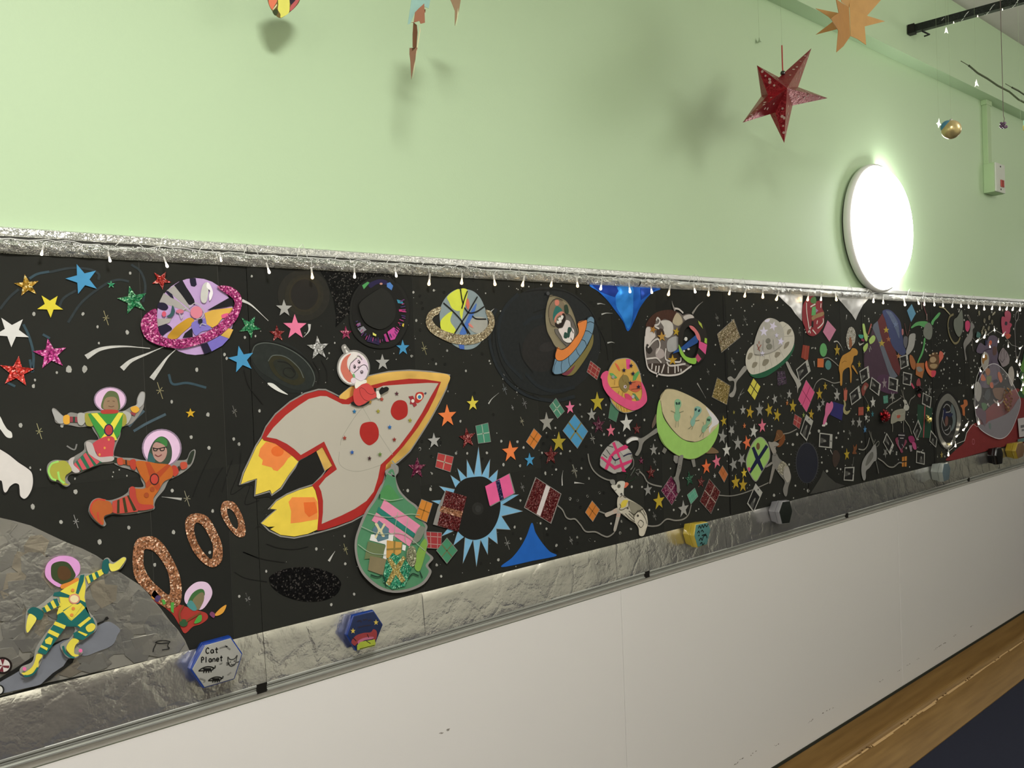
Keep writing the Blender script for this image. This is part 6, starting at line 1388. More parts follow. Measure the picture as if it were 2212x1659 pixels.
board_mark('comet_tail', 'w:BDBDB9', C5, [[(355, 235), (380, 150), (430, 60)], [(1680, 10), (1740, 80)], [(1650, 920), (1700, 1025)]], 18, 't')
board_mark('comet_tail', 'w:C8C8C4', C4, [[(1700, 770), (1750, 765), (1800, 830), (1830, 900)], [(1880, 390), (1872, 460)], [(1420, 1040), (1430, 1120)], [(1672, 1375), (1740, 1440)]], 20, 't')
# blue chalk arcs on the first board
board_mark('chalk_arc', 'w:38505C', A1, [[(250, 600), (320, 560), (420, 540)], [(200, 990), (250, 1100), (285, 1240), (280, 1390)], [(255, 1290), (275, 1400)], [(365, 1075), (425, 1110)], [(1440, 1415), (1475, 1500), (1600, 1490), (1760, 1530)], [(60, 1485), (130, 1520)]], 20)
board_mark('chalk_arc', 'w:2D373B', A1, [[(420, 545), (600, 510), (760, 520), (840, 560), (840, 610)], [(580, 975), (700, 800), (880, 660), (1000, 610), (1100, 625)], [(0, 860), (80, 760), (160, 690)], [(1120, 480), (1200, 540), (1240, 660), (1220, 800)], [(500, 860), (540, 770), (650, 700)]], 20)
board_mark('chalk_arc', 'w:4C606C', A2, [[(1230, 265), (1160, 330), (1100, 400)], [(1140, 440), (1260, 370), (1415, 295)]], 22)
board_mark('chalk_arc', 'w:8A8A88', A2, [[(570, 565), (610, 590), (640, 595), (655, 550)]], 12)
# little asterisk stars
ast_ = [(A1, 905, 935, 65, 'A8A078'), (A1, 1365, 1555, 75, 'A8A078'), (A2, 335, 440, 70, 'B0AC80'), (A2, 2000, 270, 50, '9A9A98'), (A2, 1595, 1015, 70, 'A09C84'), (A2, 648, 1210, 60, 'A2A2A0'), (A3, 1850, 395, 45, 'A2A2A0'), (B1, 30, 835, 55, 'A8A498'), (B2, 1090, 1045, 55, 'A8A47C'), (B2, 155, 1520, 60, '9C9C98'),
        (B3, 162, 940, 65, 'A8A47C'), (B3, 960, 712, 30, 'A0A0A0'), (B3, 1255, 760, 60, '8A8A88'), (B3, 1475, 400, 25, 'B8B8B8'), (B3, 930, 1330, 55, '7E8488'), (B3, 1120, 1465, 55, '8A8A8A'), (B4, 1095, 265, 45, 'A8A48C'), (B4, 955, 1430, 65, 'A2A29E'), (B4, 1770, 430, 55, 'A8A8A0'), (B4, 1600, 735, 60, 'A8A8A0'), (B4, 1100, 895, 45, '8A8A88'), (B4, 1565, 1405, 40, 'A2A2A0'), (B4, 1005, 135, 25, 'A0A0A0'),
        (C1, 2110, 1230, 50, 'A2A2A0'), (C1, 1780, 1370, 45, '90908C'), (C1, 1895, 650, 55, '90908C'), (C2, 245, 910, 60, '9C9C98'), (C2, 1070, 1215, 50, '9C9C98'), (C2, 2140, 690, 35, '90908C'), (C3, 320, 200, 80, '9C9A88'), (C3, 280, 985, 45, '9C9C98'), (C3, 1232, 710, 50, '90908C'), (C4, 450, 455, 60, '8E8E8A'), (C4, 275, 1040, 50, 'B0B0AC'), (C4, 1220, 640, 50, '7E7E7A'), (C4, 60, 440, 50, '8A8A86'), (C5, 955, 165, 35, '7E7E7A'), (C5, 1925, 690, 45, '8A8A86'), (D2, 285, 985, 45, '80807C')]
for f, x, y, r, c in ast_:
    st = []
    for k, (a, L_) in enumerate(((72, 1), (5, .42), (125, .45))):
        ca, sa = math.cos(math.radians(a)), math.sin(math.radians(a))
        st.append([(x-ca*r*L_, y-sa*r*L_), (x+ca*r*L_, y+sa*r*L_)])
    board_mark('asterisk_mark', 'w:'+c, f, st, 5)
# black felt-pen speed lines and rings
board_mark('pen_line', 'i:121211', B2, [[(335, 995), (450, 1035), (600, 1048), (735, 1022)], [(110, 1075), (300, 1140), (510, 1175)], [(28, 1265), (140, 1325), (340, 1358)]], 9)
board_mark('pen_line', 'i:121211', A2, [[(1810, 620), (1730, 780), (1680, 900), (1645, 1000)], [(1900, 750), (1830, 870), (1785, 1000)], [(1985, 680), (1940, 800), (1895, 960)], [(2055, 620), (2040, 780), (1970, 980), (2130, 890), (2090, 1060), (2212, 1030)], [(2075, 1470), (2212, 1530)]], 7)
cr_ = []
rn = random.Random(9)
rs = {}
for _ in range(150):
    x = rn.uniform(900, 1500); y = rn.uniform(600, 1240)
    if not paper_ok(x, y): continue
    i = board_of(W(x, y, BOARD).x)
    rs.setdefault(i, []).append(ribbon(ell(x, y, 2.1, 2.6, 0, 10), 1.1, BOARD+.0004, True))
for i, l in rs.items():
    v, fc = merge(l)
    o = mesh_obj('pen_ring', v, fc, 'i:0C0C0B', BOARDS[i]); o['kind'] = 'stuff'
# black joints between the panels
for px_, ya, yb in ((1566, 640, 850), (1863, 650, 1015), (2012, 655, 990), (1737, 655, 760)):
    x = W(px_, 750, BOARD).x
    i = board_of(x)
    box('panel_joint', (x-.003, -BOARD-.0008, 1.215), (x+.003, -BOARD, 2.06), mat('i:060606'), BOARDS[i])
# ================================================================== REINDEER, ROBOTS AND FIGURES FURTHER ALONG
CORD = 'p:85837D'
art('robot_reindeer', 'white paper robot reindeer with coral ear and drawn feathers over the foil', 'paper reindeer', C3, [
    ('cord', CORD, 'c', [[(475, 0), (490, 90), (530, 180), (600, 250), (690, 295), (760, 305)], [(130, 590), (185, 640), (225, 720), (270, 745), (330, 745), (390, 810), (450, 885), (560, 890), (640, 930), (700, 945), (760, 910), (780, 880)], [(600, 655), (640, 670), (690, 690)], [(1150, 820), (1220, 825), (1290, 810), (1370, 745), (1470, 760), (1560, 745), (1620, 690), (1650, 580)], [(1315, 375), (1220, 355), (1150, 320), (1110, 250), (1060, 200)]], 17),
    ('antler', 'i:23402A', 'c', [[(935, 320), (980, 300), (1020, 260)], [(905, 300), (930, 240), (890, 220)], [(940, 270), (1010, 180)]], 7), ('antler_bud', 'p:6A6A66', 'c', [[(1020, 190), (1060, 180), (1050, 230), (1015, 210), (1050, 250)], [(960, 250), (1010, 160)]], 10),
    ('ear', 'p:D86E54', 's', [(885, 340), (915, 325), (938, 345), (905, 385), (880, 385)]),
    ('silver_muzzle', 'p:92928C', 's', [(740, 295), (775, 300), (785, 345), (765, 365), (735, 340), (725, 315)]),
    ('head', 'p:CFCDC2', 's', [(790, 355), (815, 320), (860, 310), (895, 325), (885, 390), (880, 440), (880, 490), (840, 495), (790, 440), (755, 400), (740, 360)]),
    ('arm', 'p:B8AFA4', 's', [(810, 615), (740, 650), (670, 680), (685, 720), (760, 690), (830, 665)]), ('arm', 'p:ADA79E', 's', [(810, 650), (845, 680), (820, 780), (790, 880), (765, 870), (785, 770), (800, 700)]), ('sleeve_band', 'p:D0A090', 'l', [[(765, 635), (780, 680)], [(785, 628), (800, 668)], [(800, 690), (845, 690)], [(795, 710), (840, 712)]], 8),
    ('body', 'p:C4BEAE', 's', [(815, 500), (875, 480), (930, 510), (1010, 555), (1090, 610), (1140, 690), (1155, 790), (1140, 850), (1110, 930), (1060, 930), (1050, 850), (1010, 790), (930, 740), (850, 680), (810, 610)]),
    ('wing', 'p:8C8878', 's', [(930, 540), (1010, 560), (1090, 615), (1060, 680), (1000, 720), (960, 650)]), ('haunch', 'p:CFC8B8', 's', [(1020, 690), (1060, 670), (1130, 760), (1145, 830), (1110, 870), (1110, 930), (1060, 925), (1050, 840), (1005, 760)]),
    ('lightning', 'p:DCC74E', 's', [(850, 570), (880, 530), (930, 530), (915, 570), (900, 600), (850, 615)]),
    ('eye', 'i:5A5A50', 'e', (828, 368, 17, 20)), ('rivet', 'i:4A4844', 'e', (855, 458, 10, 12)), ('rivet', 'i:4A4640', 'e', (928, 620, 9, 11)), ('rivet', 'i:4A4640', 'e', (1042, 705, 12, 14)),
    ('ink_line', 'i:3A362E', 'c', [[(755, 395), (780, 420), (800, 405)], [(840, 495), (870, 470), (885, 490), (910, 500)], [(940, 650), (1000, 690), (1050, 640)], [(860, 680), (930, 740), (1000, 790)], [(900, 680), (960, 740), (1010, 775)], [(940, 680), (1000, 740)], [(1005, 760), (1000, 700), (1060, 650), (1110, 625)], [(1040, 800), (1070, 755), (1110, 790), (1080, 840), (1045, 805)], [(1060, 640), (1120, 720), (1148, 800)], [(1090, 620), (1130, 700)], [(835, 570), (850, 600), (830, 630), (860, 640), (900, 620), (935, 600), (945, 540)]], 6)], lift=.002)
art('antlered_robot', 'grey robot reindeer with brown antlers behind the avocado parcel', 'paper reindeer', C5, [
    ('cord', CORD, 'c', [[(985, 700), (1080, 680), (1180, 630)], [(80, 1560), (250, 1570), (400, 1540), (540, 1490), (660, 1440), (780, 1385)]], 15),
    ('antler', 'p:6E4A2C', 's', [(900, 650), (960, 650), (985, 700), (960, 760), (890, 790), (850, 820), (880, 740)]), ('antler', 'p:74421F', 's', [(1000, 700), (1015, 760), (990, 830), (940, 880), (900, 870), (930, 800), (970, 740)]), ('antler_line', 'i:A07C58', 'c', [[(880, 800), (950, 760), (1000, 700)], [(900, 690), (930, 740)]], 6),
    ('head', 'p:96918A', 's', [(780, 810), (830, 815), (870, 805), (930, 845), (880, 890), (890, 950), (860, 1000), (830, 950), (800, 880)]),
    ('leg', 'p:88847E', 's', [(850, 1110), (880, 1150), (850, 1260), (815, 1380), (790, 1390), (810, 1280), (830, 1180)]), ('arm', 'p:8C8882', 's', [(840, 1110), (790, 1150), (740, 1170), (770, 1130), (830, 1090)]),
    ('body', 'p:7C7A76', 's', [(840, 990), (890, 970), (930, 1040), (990, 1090), (1040, 1150), (1090, 1250), (1095, 1330), (1060, 1440), (1040, 1560), (1010, 1570), (985, 1480), (1010, 1370), (950, 1290), (880, 1190), (835, 1110)]),
    ('foil_saddle', 'g:A09A88', 's', [(960, 1090), (1000, 1090), (1050, 1150), (1010, 1200), (980, 1280), (910, 1210), (920, 1150)]), ('haunch', 'p:A19D96', 's', [(1000, 1190), (1050, 1150), (1085, 1240), (1090, 1330), (1040, 1380), (990, 1280)]),
    ('ink_line', 'i:46443F', 'c', [[(850, 1000), (880, 1000), (895, 970)], [(1000, 1190), (990, 1290), (1030, 1370)], [(860, 880), (900, 870)]], 6)], lift=.0016)
fr_pts = []
for k in range(46):
    a = 2*math.pi*k/46+.03*math.sin(k*3)
    x, y = 1320+150*math.cos(a), 1105+282*math.sin(a)
    fr_pts.append([(x, y), (x+random.uniform(24, 50)*math.cos(a+random.uniform(-.3, .3)), y+random.uniform(24, 52)*math.sin(a))])
art('fringed_disc', 'tall navy felt oval with a fringe of grey thread', 'paper disc', C5, [
    ('fringe', 'w:4C4C4E', 't', fr_pts, 9), ('grey_rim', 'w:45464A', 'e', (1322, 1105, 160, 288)), ('felt_disc', 'p:20222E', 'e', (1322, 1108, 150, 278))], lift=.001)
art('cardboard_reindeer', 'golden brown cardboard reindeer with a foil egg shaped antler', 'paper reindeer', C4, [
    ('cord', CORD, 'c', [[(1545, 1008), (1620, 995), (1700, 1050), (1765, 1110)], [(1410, 1450), (1450, 1350), (1530, 1290), (1620, 1320), (1700, 1350), (1790, 1335)]], 15),
    ('foil_egg', 'g:A8A498', 's', [(1900, 600), (1940, 560), (1985, 590), (2008, 680), (1990, 780), (1955, 830), (1920, 880), (1890, 840), (1872, 720)]), ('egg_patch', 'p:8A5A3C', 's', [(1925, 700), (1950, 740), (1955, 830), (1925, 860), (1912, 800)]),
    ('body', 'p:B48338', 's', [(1930, 900), (1960, 860), (2010, 870), (2035, 910), (2025, 955), (1980, 975), (1965, 1050), (1940, 1110), (1950, 1200), (1945, 1330), (1930, 1330), (1925, 1160), (1900, 1130), (1840, 1170), (1820, 1230), (1815, 1370), (1790, 1375), (1785, 1230), (1770, 1150), (1785, 1050), (1820, 970), (1880, 930)]),
    ('leg', 'p:AE7E36', 'p', [(1955, 1095), (1975, 1100), (2035, 1210), (2030, 1230), (1950, 1120)]), ('crease_shade_line', 'i:7A5620', 'c', [[(1810, 1070), (1850, 1040), (1880, 1050)]], 6)], lift=.002)
art('flower_cutout', 'pale green four leaf paper flower with a red stalk', 'paper flower', D1, [
    ('stalk', 'p:96524A', 'p', [(485, 540), (500, 560), (450, 720), (425, 745)]), ('petal', 'p:A3BF6C', 's', [(340, 570), (365, 545), (385, 600), (400, 690), (430, 760), (415, 845), (380, 820), (355, 700)]), ('petal', 'p:A3BF6C', 's', [(460, 810), (520, 745), (560, 780), (540, 850), (480, 895), (455, 860)]), ('petal', 'p:9FBB68', 's', [(350, 960), (390, 900), (430, 880), (425, 960), (375, 1030)]),
    ('teal_scrap', 'p:3C8C7C', 's', [(275, 735), (350, 740), (350, 790), (310, 800), (280, 770)]), ('red_scrap', 'p:7C2E4C', 's', [(325, 800), (360, 810), (370, 850), (320, 835)]), ('white_stub', 'p:A8A8A0', 's', [(275, 860), (300, 890), (370, 870), (300, 920), (278, 900)]), ('white_stub', 'p:A0A09C', 'l', [[(455, 960), (465, 1030)], [(470, 930), (490, 990)]], 18)], lift=.002)
art('striped_rocket', 'big dark purple rocket with red, grey and blue bands, half in the swarm', 'paper rocket', D1, [
    ('purple_body', 'p:44303F', 's', [(375, 1040), (440, 900), (520, 620), (600, 700), (720, 1000), (800, 1450), (900, 1650), (740, 1680), (660, 1600), (500, 1500), (380, 1330)]),
    ('purple_body', 'p:4A2F48', 's', [(600, 1450), (800, 1440), (940, 1700), (900, 1740), (780, 1740), (620, 1660)]),
    ('grey_band', 'p:5E6470', 'p', [(530, 560), (600, 500), (640, 700), (740, 1000), (850, 1300), (940, 1440), (830, 1520), (740, 1250), (600, 830), (510, 620)]), ('red_band', 'p:5C2A2C', 'p', [(600, 500), (680, 370), (740, 520), (800, 750), (900, 1000), (990, 1320), (960, 1440), (850, 1300), (720, 960), (640, 700)]),
    ('blue_nose', 'p:3C4468', 's', [(680, 350), (740, 305), (820, 320), (900, 390), (980, 500), (1010, 640), (1040, 850), (1080, 1020), (1030, 1090), (940, 1040), (830, 880), (740, 520)]), ('pale_wash', 'w:626E88', 's', [(740, 330), (830, 350), (900, 450), (950, 560), (970, 800), (900, 640), (800, 430)]),
    ('sequin_star', 'p:AA9438', 'p', star_px(745, 655, 62)), ('sequin_star', 'p:A8923A', 'p', star_px(670, 882, 68)), ('sequin_star', 'p:96603C', 'p', star_px(785, 812, 52)), ('sequin_star', 'p:A06C40', 'p', star_px(955, 1100, 55)), ('sequin_star', 'p:6A7898', 'p', star_px(905, 560, 60))], lift=.0008)
art('grey_wing_robot', 'silver paper leaf shape with brown legs beside the purple rocket', 'paper figure', D1, [
    ('legs', 'p:4C302C', 'c', [[(1060, 540), (1080, 660), (1110, 760)], [(1160, 540), (1140, 640), (1120, 740)]], 26), ('leaf', 'p:9A9A96', 's', [(1145, 740), (1240, 720), (1235, 850), (1210, 960), (1150, 1050), (1100, 1080), (1085, 1020), (1120, 900)]), ('leaf', 'p:5C5C62', 's', [(1050, 770), (1110, 780), (1100, 920), (1070, 960), (1040, 880)]), ('pink_tab', 'p:A0686A', 's', [(1010, 650), (1035, 640), (1040, 720), (1015, 740)])], lift=.003)
art('stretching_alien', 'long limbed green and grey alien stretching one arm up', 'paper figure', D1, [
    ('limb', 'p:579A5C', 's', [(1175, 600), (1250, 530), (1340, 505), (1450, 515), (1430, 570), (1390, 610), (1320, 580), (1250, 590), (1180, 625)]), ('limb', 'p:5CA664', 's', [(1510, 530), (1560, 450), (1640, 360), (1670, 370), (1630, 440), (1570, 500), (1540, 570)]), ('limb', 'p:559C5C', 's', [(1390, 800), (1415, 810), (1400, 930), (1370, 1060), (1310, 1180), (1275, 1250), (1285, 1180), (1340, 1050), (1375, 930)]),
    ('body', 'p:73776F', 's', [(1420, 560), (1480, 530), (1530, 600), (1530, 720), (1500, 810), (1440, 810), (1385, 750), (1380, 660)]), ('shoe', 'p:A0643A', 'p', [(1260, 1220), (1390, 1215), (1395, 1330), (1360, 1480), (1250, 1420)]), ('shoe', 'p:9A6038', 's', [(1150, 1080), (1200, 1110), (1250, 1230), (1230, 1330), (1180, 1300), (1145, 1180)]), ('grey_patch', 'p:82807A', 's', [(1260, 1300), (1320, 1280), (1370, 1340), (1300, 1370)]),
    ('cord', 'p:7A3A44', 'c', [[(1370, 190), (1400, 300), (1435, 400), (1445, 500)]], 20), ('cord', 'p:B8A8A0', 'c', [[(1345, 180), (1355, 300)], [(1440, 380), (1440, 480)]], 16)], lift=.003)
art('patchwork_planet', 'brown swirled planet with an orange and coral ring', 'paper planet', D1, [
    ('ring', 'p:C86454', 's', [(1630, 1240), (1650, 1050), (1680, 1015), (1720, 1060), (1715, 1130), (1660, 1210), (1640, 1250)]), ('disc', 'p:5C4128', 's', [(1480, 1150), (1520, 1060), (1580, 1035), (1640, 1090), (1650, 1200), (1620, 1300), (1540, 1340), (1470, 1300), (1455, 1220)]), ('cream_swirl', 'p:A89070', 's', [(1500, 1130), (1560, 1110), (1600, 1160), (1560, 1210), (1500, 1200)]), ('cream_swirl', 'p:A08864', 's', [(1490, 1250), (1560, 1230), (1620, 1250), (1580, 1310), (1510, 1300)]),
    ('dot', 'p:B4A184', 'e', (1545, 1060, 18, 16)), ('dot', 'p:B4A184', 'e', (1490, 1085, 16, 16)), ('dot', 'p:B4A184', 'e', (1610, 1050, 14, 12)),
    ('ring', 'p:CE6A48', 's', [(1410, 1230), (1440, 1180), (1455, 1280), (1500, 1340), (1590, 1350), (1580, 1430), (1530, 1460), (1470, 1410), (1425, 1330)]), ('ring_end', 'p:C84458', 's', [(1520, 1355), (1590, 1350), (1580, 1430), (1530, 1460), (1515, 1400)])], lift=.003)
art('hoop_planet', 'grey leaf shaped planet in an open tan hoop near the far end', 'paper planet', D1, [
    ('leaf', 'p:6D736A', 's', [(2030, 310), (2050, 400), (2060, 560), (2040, 690), (1990, 770), (1940, 720), (1900, 600), (1905, 480), (1960, 430)]),
    ('hoop', 'p:7C7454', 'c', [[(1895, 385), (1830, 430), (1800, 540), (1810, 680), (1850, 800), (1910, 880), (1970, 860), (2010, 780)]], 36), ('cord', 'p:A8A080', 'c', [[(1650, 260), (1730, 280), (1780, 330), (1835, 390)]], 22)], lift=.003)
art('line_reindeer', 'thin white paper reindeer with long antlers and a coral heart, mid swarm', 'paper reindeer', D2, [
    ('cord', CORD, 'c', [[(900, 575), (980, 500), (1080, 440), (1160, 385)], [(1290, 510), (1320, 420), (1380, 370), (1400, 340)]], 18), ('antler', 'p:77746C', 'c', [[(1160, 250), (1190, 350), (1215, 430)], [(1190, 260), (1200, 360), (1225, 430)], [(1150, 350), (1185, 380)]], 14),
    ('head', 'p:AEADA6', 's', [(1190, 430), (1240, 430), (1270, 500), (1295, 545), (1280, 595), (1235, 610), (1200, 570), (1215, 500)]), ('body', 'p:8E8D80', 's', [(1190, 575), (1230, 610), (1225, 700), (1220, 760), (1160, 790), (1100, 790), (1040, 820), (985, 830), (985, 740), (1010, 650), (1070, 600)]), ('heart', 'p:A65040', 's', [(1090, 690), (1130, 670), (1145, 710), (1110, 740), (1085, 725)]),
    ('leg', 'p:8E8C82', 'l', [[(1205, 760), (1195, 860), (1200, 980)], [(1220, 765), (1300, 880), (1340, 1010)], [(1010, 810), (1015, 900), (1010, 970)]], 17), ('eye', 'i:2A2A28', 'e', (1245, 500, 10, 12)), ('panel_line', 'p:A8A898', 'c', [[(1030, 640), (1100, 680), (1210, 660)], [(1070, 610), (1085, 760)]], 7)], lift=.003)
art('foil_reindeer', 'grey foil reindeer with raised antlers leaning over the bottom strip', 'paper reindeer', D2, [
    ('cord', CORD, 'c', [[(430, 1265), (520, 1275), (580, 1210), (610, 1110), (620, 1070)], [(760, 1420), (850, 1480), (940, 1560), (1030, 1570), (1120, 1500), (1175, 1500)]], 22), ('antler', 'p:6A6A64', 'c', [[(610, 950), (640, 1050), (680, 1160), (690, 1210)], [(640, 970), (660, 1080), (700, 1150)], [(690, 1180), (720, 1100)], [(700, 1200), (770, 1130), (780, 1180), (740, 1230)]], 16),
    ('body', 'p:8A8A88', 's', [(680, 1210), (720, 1190), (740, 1300), (735, 1450), (690, 1480), (620, 1580), (560, 1640), (555, 1760), (520, 1800), (490, 1720), (480, 1600), (500, 1480), (560, 1370), (640, 1280)]), ('drawn_panel', 'p:666662', 's', [(600, 1380), (670, 1310), (680, 1400), (600, 1520), (550, 1540)]), ('leg', 'p:6C6C68', 'l', [[(730, 1470), (760, 1600), (775, 1680)]], 22)], lift=.0045)
# red gift bow: loops of ribbon
def gift_bow(label, f, cx, cy, r, col, n, seed):
    px, py = fr(f, [(cx, cy)])[0]
    c = W(px, py, BOARD+.01)
    t = empty('gift_bow', c, label, 'gift bow')
    rn = random.Random(seed)
    R = r/f[2]*pxm(px, py, BOARD)
    m_ = mat(col)
    for k in range(n):
        ring_ = k % 3
        a = k*2.399963
        el = (0.15, .6, 1.05)[ring_]+rn.uniform(-.1, .1)
        d = Vector((math.cos(a)*math.cos(el), -math.sin(el), math.sin(a)*math.cos(el)))
        side = d.cross(Vector((0.1, -.9, .3))).normalized()
        up = side.cross(d)
        w = R*.20
        vs, fs = [], []
        seg = 9
        for i in range(seg+1):
            b_ = 2*math.pi*i/seg
            q = c + d*(R*.48*(1-math.cos(b_))) + up*(R*.22*math.sin(b_))
            for s_ in (-1, 1):
                vs.append(q+side*w*s_*math.sin(b_/2+.15))
        for i in range(seg):
            fs.append((2*i, 2*i+1, 2*i+3, 2*i+2))
        mesh_obj('loop', vs, fs, m_, t, smooth=True)
    return t


gift_bow('shiny dark red rosette gift bow between the swarm of prints', D2, 850, 700, 120, 'm:8E1A22', 21, 1)
gift_bow('black rosette gift bow above the slanting photo print', D2, 1455, 255, 75, 'm:1A1414', 15, 2)
gift_bow('shiny gold bow on the dark green present', D2, 1595, 760, 85, 'm:D8C880', 9, 3)
art('ribbon_cross', 'small pink paper tag strip beside the black rosette', 'paper ribbon', D2, [('strip', 'p:B84864', 'p', [(1310, 140), (1340, 135), (1390, 215), (1370, 240)]), ('strip', 'p:8E4048', 's', [(1430, 90), (1470, 60), (1490, 180), (1420, 180)]), ('strip', 'p:8A4048', 's', [(1440, 330), (1490, 320), (1485, 380), (1450, 370)])], lift=.002)
art('forked_flame', 'coral forked paper flame above a cream curled shell', 'paper cut-out', D2, [
    ('flame', 'p:B2604E', 's', [(180, 225), (195, 270), (215, 210), (220, 260), (240, 255), (235, 340), (225, 430), (190, 440), (180, 340)]), ('shell', 'p:9C966C', 's', [(172, 430), (200, 440), (215, 510), (200, 580), (230, 620), (290, 600), (265, 650), (225, 678), (180, 650), (168, 580), (185, 500)]), ('shell_eye', 'i:2C2C22', 'e', (215, 560, 14, 25))], lift=.002)
art('feather_cutout', 'dark red scribbled paper feather behind the photo prints', 'paper cut-out', D2, [('feather', 'p:7A3A34', 's', [(540, 130), (590, 150), (600, 190), (560, 250), (520, 350), (495, 340), (480, 240)]), ('stem', 'p:6A6862', 'c', [[(520, 350), (560, 420), (600, 500)]], 10), ('highlight', 'p:8C7468', 's', [(535, 180), (570, 200), (545, 260), (520, 240)])], lift=.0015)
art('boot_shape', 'bright pink paper foot shape in front of the dark blue present', 'paper cut-out', C5, [
    ('foot', 'p:C96A94', 's', [(1600, 260), (1640, 270), (1665, 240), (1688, 270), (1685, 330), (1650, 400), (1610, 460), (1590, 540), (1570, 590), (1545, 585), (1555, 500), (1575, 420), (1580, 340)]), ('toe', 'p:C8C8C2', 'e', (1545, 580, 12, 14)), ('toe', 'p:C8C8C2', 'e', (1568, 578, 12, 16)), ('toe', 'p:C8C8C2', 'e', (1592, 555, 15, 20))], lift=.003)
art('brown_leaf', 'faint brown paper leaf right of the navy fringed disc', 'paper cut-out', C5, [('leaf', 'p:3C302A', 's', [(1690, 950), (1740, 930), (1785, 1000), (1770, 1090), (1715, 1170), (1680, 1080)])], lift=.001)
art('butterfly_cutout', 'small rust coloured paper butterfly beside the grey cord loop', 'paper cut-out', D2, [('wings', 'p:6E4428', 's', [(340, 1190), (365, 1230), (400, 1180), (400, 1260), (380, 1300), (400, 1340), (360, 1350), (325, 1340), (345, 1280)]), ('tail', 'p:5A5A56', 'c', [[(350, 1400), (340, 1480), (325, 1570)]], 18)], lift=.001)
art('penguin_figure', 'pink winged card figure with a black and white striped head', 'paper figure', D2, [
    ('wing', 'p:7E3A50', 's', [(1060, 1090), (1120, 1060), (1180, 1100), (1250, 1110), (1240, 1180), (1180, 1260), (1190, 1310), (1160, 1330), (1130, 1270), (1080, 1180)]), ('body', 'i:201C22', 's', [(1110, 1000), (1220, 1000), (1225, 1100), (1200, 1200), (1160, 1260), (1120, 1200)]), ('stripe', 'p:A8A4A8', 'l', [[(1110, 1025), (1220, 1030)], [(1140, 1078), (1200, 1080)]], 16), ('white_line', 'p:9A9AA0', 'c', [[(1110, 1110), (1115, 1190), (1150, 1270)], [(1170, 1180), (1210, 1240)]], 12)], lift=.003)
art('pink_figures', 'cluster of magenta paper figures hanging onto a photo print', 'paper figure', D2, [
    ('figure', 'p:8A2C5C', 's', [(1280, 1060), (1350, 1040), (1390, 1100), (1370, 1160), (1310, 1150)]), ('figure', 'p:B04C7C', 's', [(1350, 1150), (1400, 1160), (1420, 1260), (1380, 1270), (1350, 1210)]), ('pale_leg', 'p:8E848A', 'p', [(1290, 1200), (1340, 1200), (1345, 1300), (1315, 1310)])], lift=.003)
art('ring_disc', 'large oval disc with a shiny silver ring and black swirled centre', 'paper disc', D2, [
    ('black_rim', 'i:151515', 's', [(1930, 262), (2050, 330), (2150, 500), (2200, 740), (2160, 1000), (2060, 1220), (1960, 1290), (1850, 1220), (1750, 1040), (1718, 800), (1740, 560), (1820, 350)]),
    ('silver_ring', 'm:9C9C9A', 's', [(1950, 318), (2060, 400), (2140, 560), (2180, 740), (2140, 960), (2050, 1180), (1965, 1268), (1880, 1220), (1800, 1060), (1755, 820), (1765, 600), (1830, 420)], [[(1940, 440), (1870, 500), (1810, 660), (1800, 820), (1830, 1000), (1900, 1130), (1960, 1165), (2030, 1100), (2090, 930), (2110, 760), (2090, 600), (2020, 480)]]),
    ('black_centre', 'i:1A1A1C', 's', [(1945, 440), (1870, 500), (1810, 660), (1800, 820), (1830, 1000), (1900, 1130), (1960, 1165), (2030, 1100), (2090, 930), (2110, 760), (2090, 600), (2020, 480)]),
    ('swirl', 'p:5E6A6C', 's', [(2020, 500), (2070, 600), (2090, 760), (2060, 900), (2000, 960), (2040, 800), (2010, 640)]), ('navy_mark', 'i:1A2042', 's', [(1890, 560), (1960, 640), (2040, 660), (2000, 720), (1940, 700), (1880, 760), (1870, 640)]), ('brown_heart', 'p:6A4A44', 's', [(1930, 700), (1960, 760), (1950, 850), (1920, 870), (1905, 790)]),
    ('silver_swirl', 'p:8C8C8C', 'c', [[(1880, 560), (1930, 500), (1990, 540), (1995, 620), (1920, 640)], [(1860, 720), (1850, 860), (1890, 980), (1950, 1020), (2000, 960), (2000, 860)], [(1900, 950), (1960, 920), (1990, 860)], [(1880, 600), (1870, 760), (1910, 880)]], 18),
    ('gold_glint', 'm:E6DCA8', 's', [(1940, 1165), (2010, 1160), (2025, 1195), (1960, 1195)])], lift=.003)
art('orange_reindeer', 'small orange paper reindeer above the red felt hill', 'paper reindeer', D4, [('body', 'p:B4693C', 's', [(650, 500), (690, 500), (700, 560), (665, 600), (665, 690), (640, 690), (630, 610), (610, 570), (650, 550)]), ('leg', 'p:8A7A60', 'l', [[(660, 690), (690, 745)]], 7)], lift=.002)

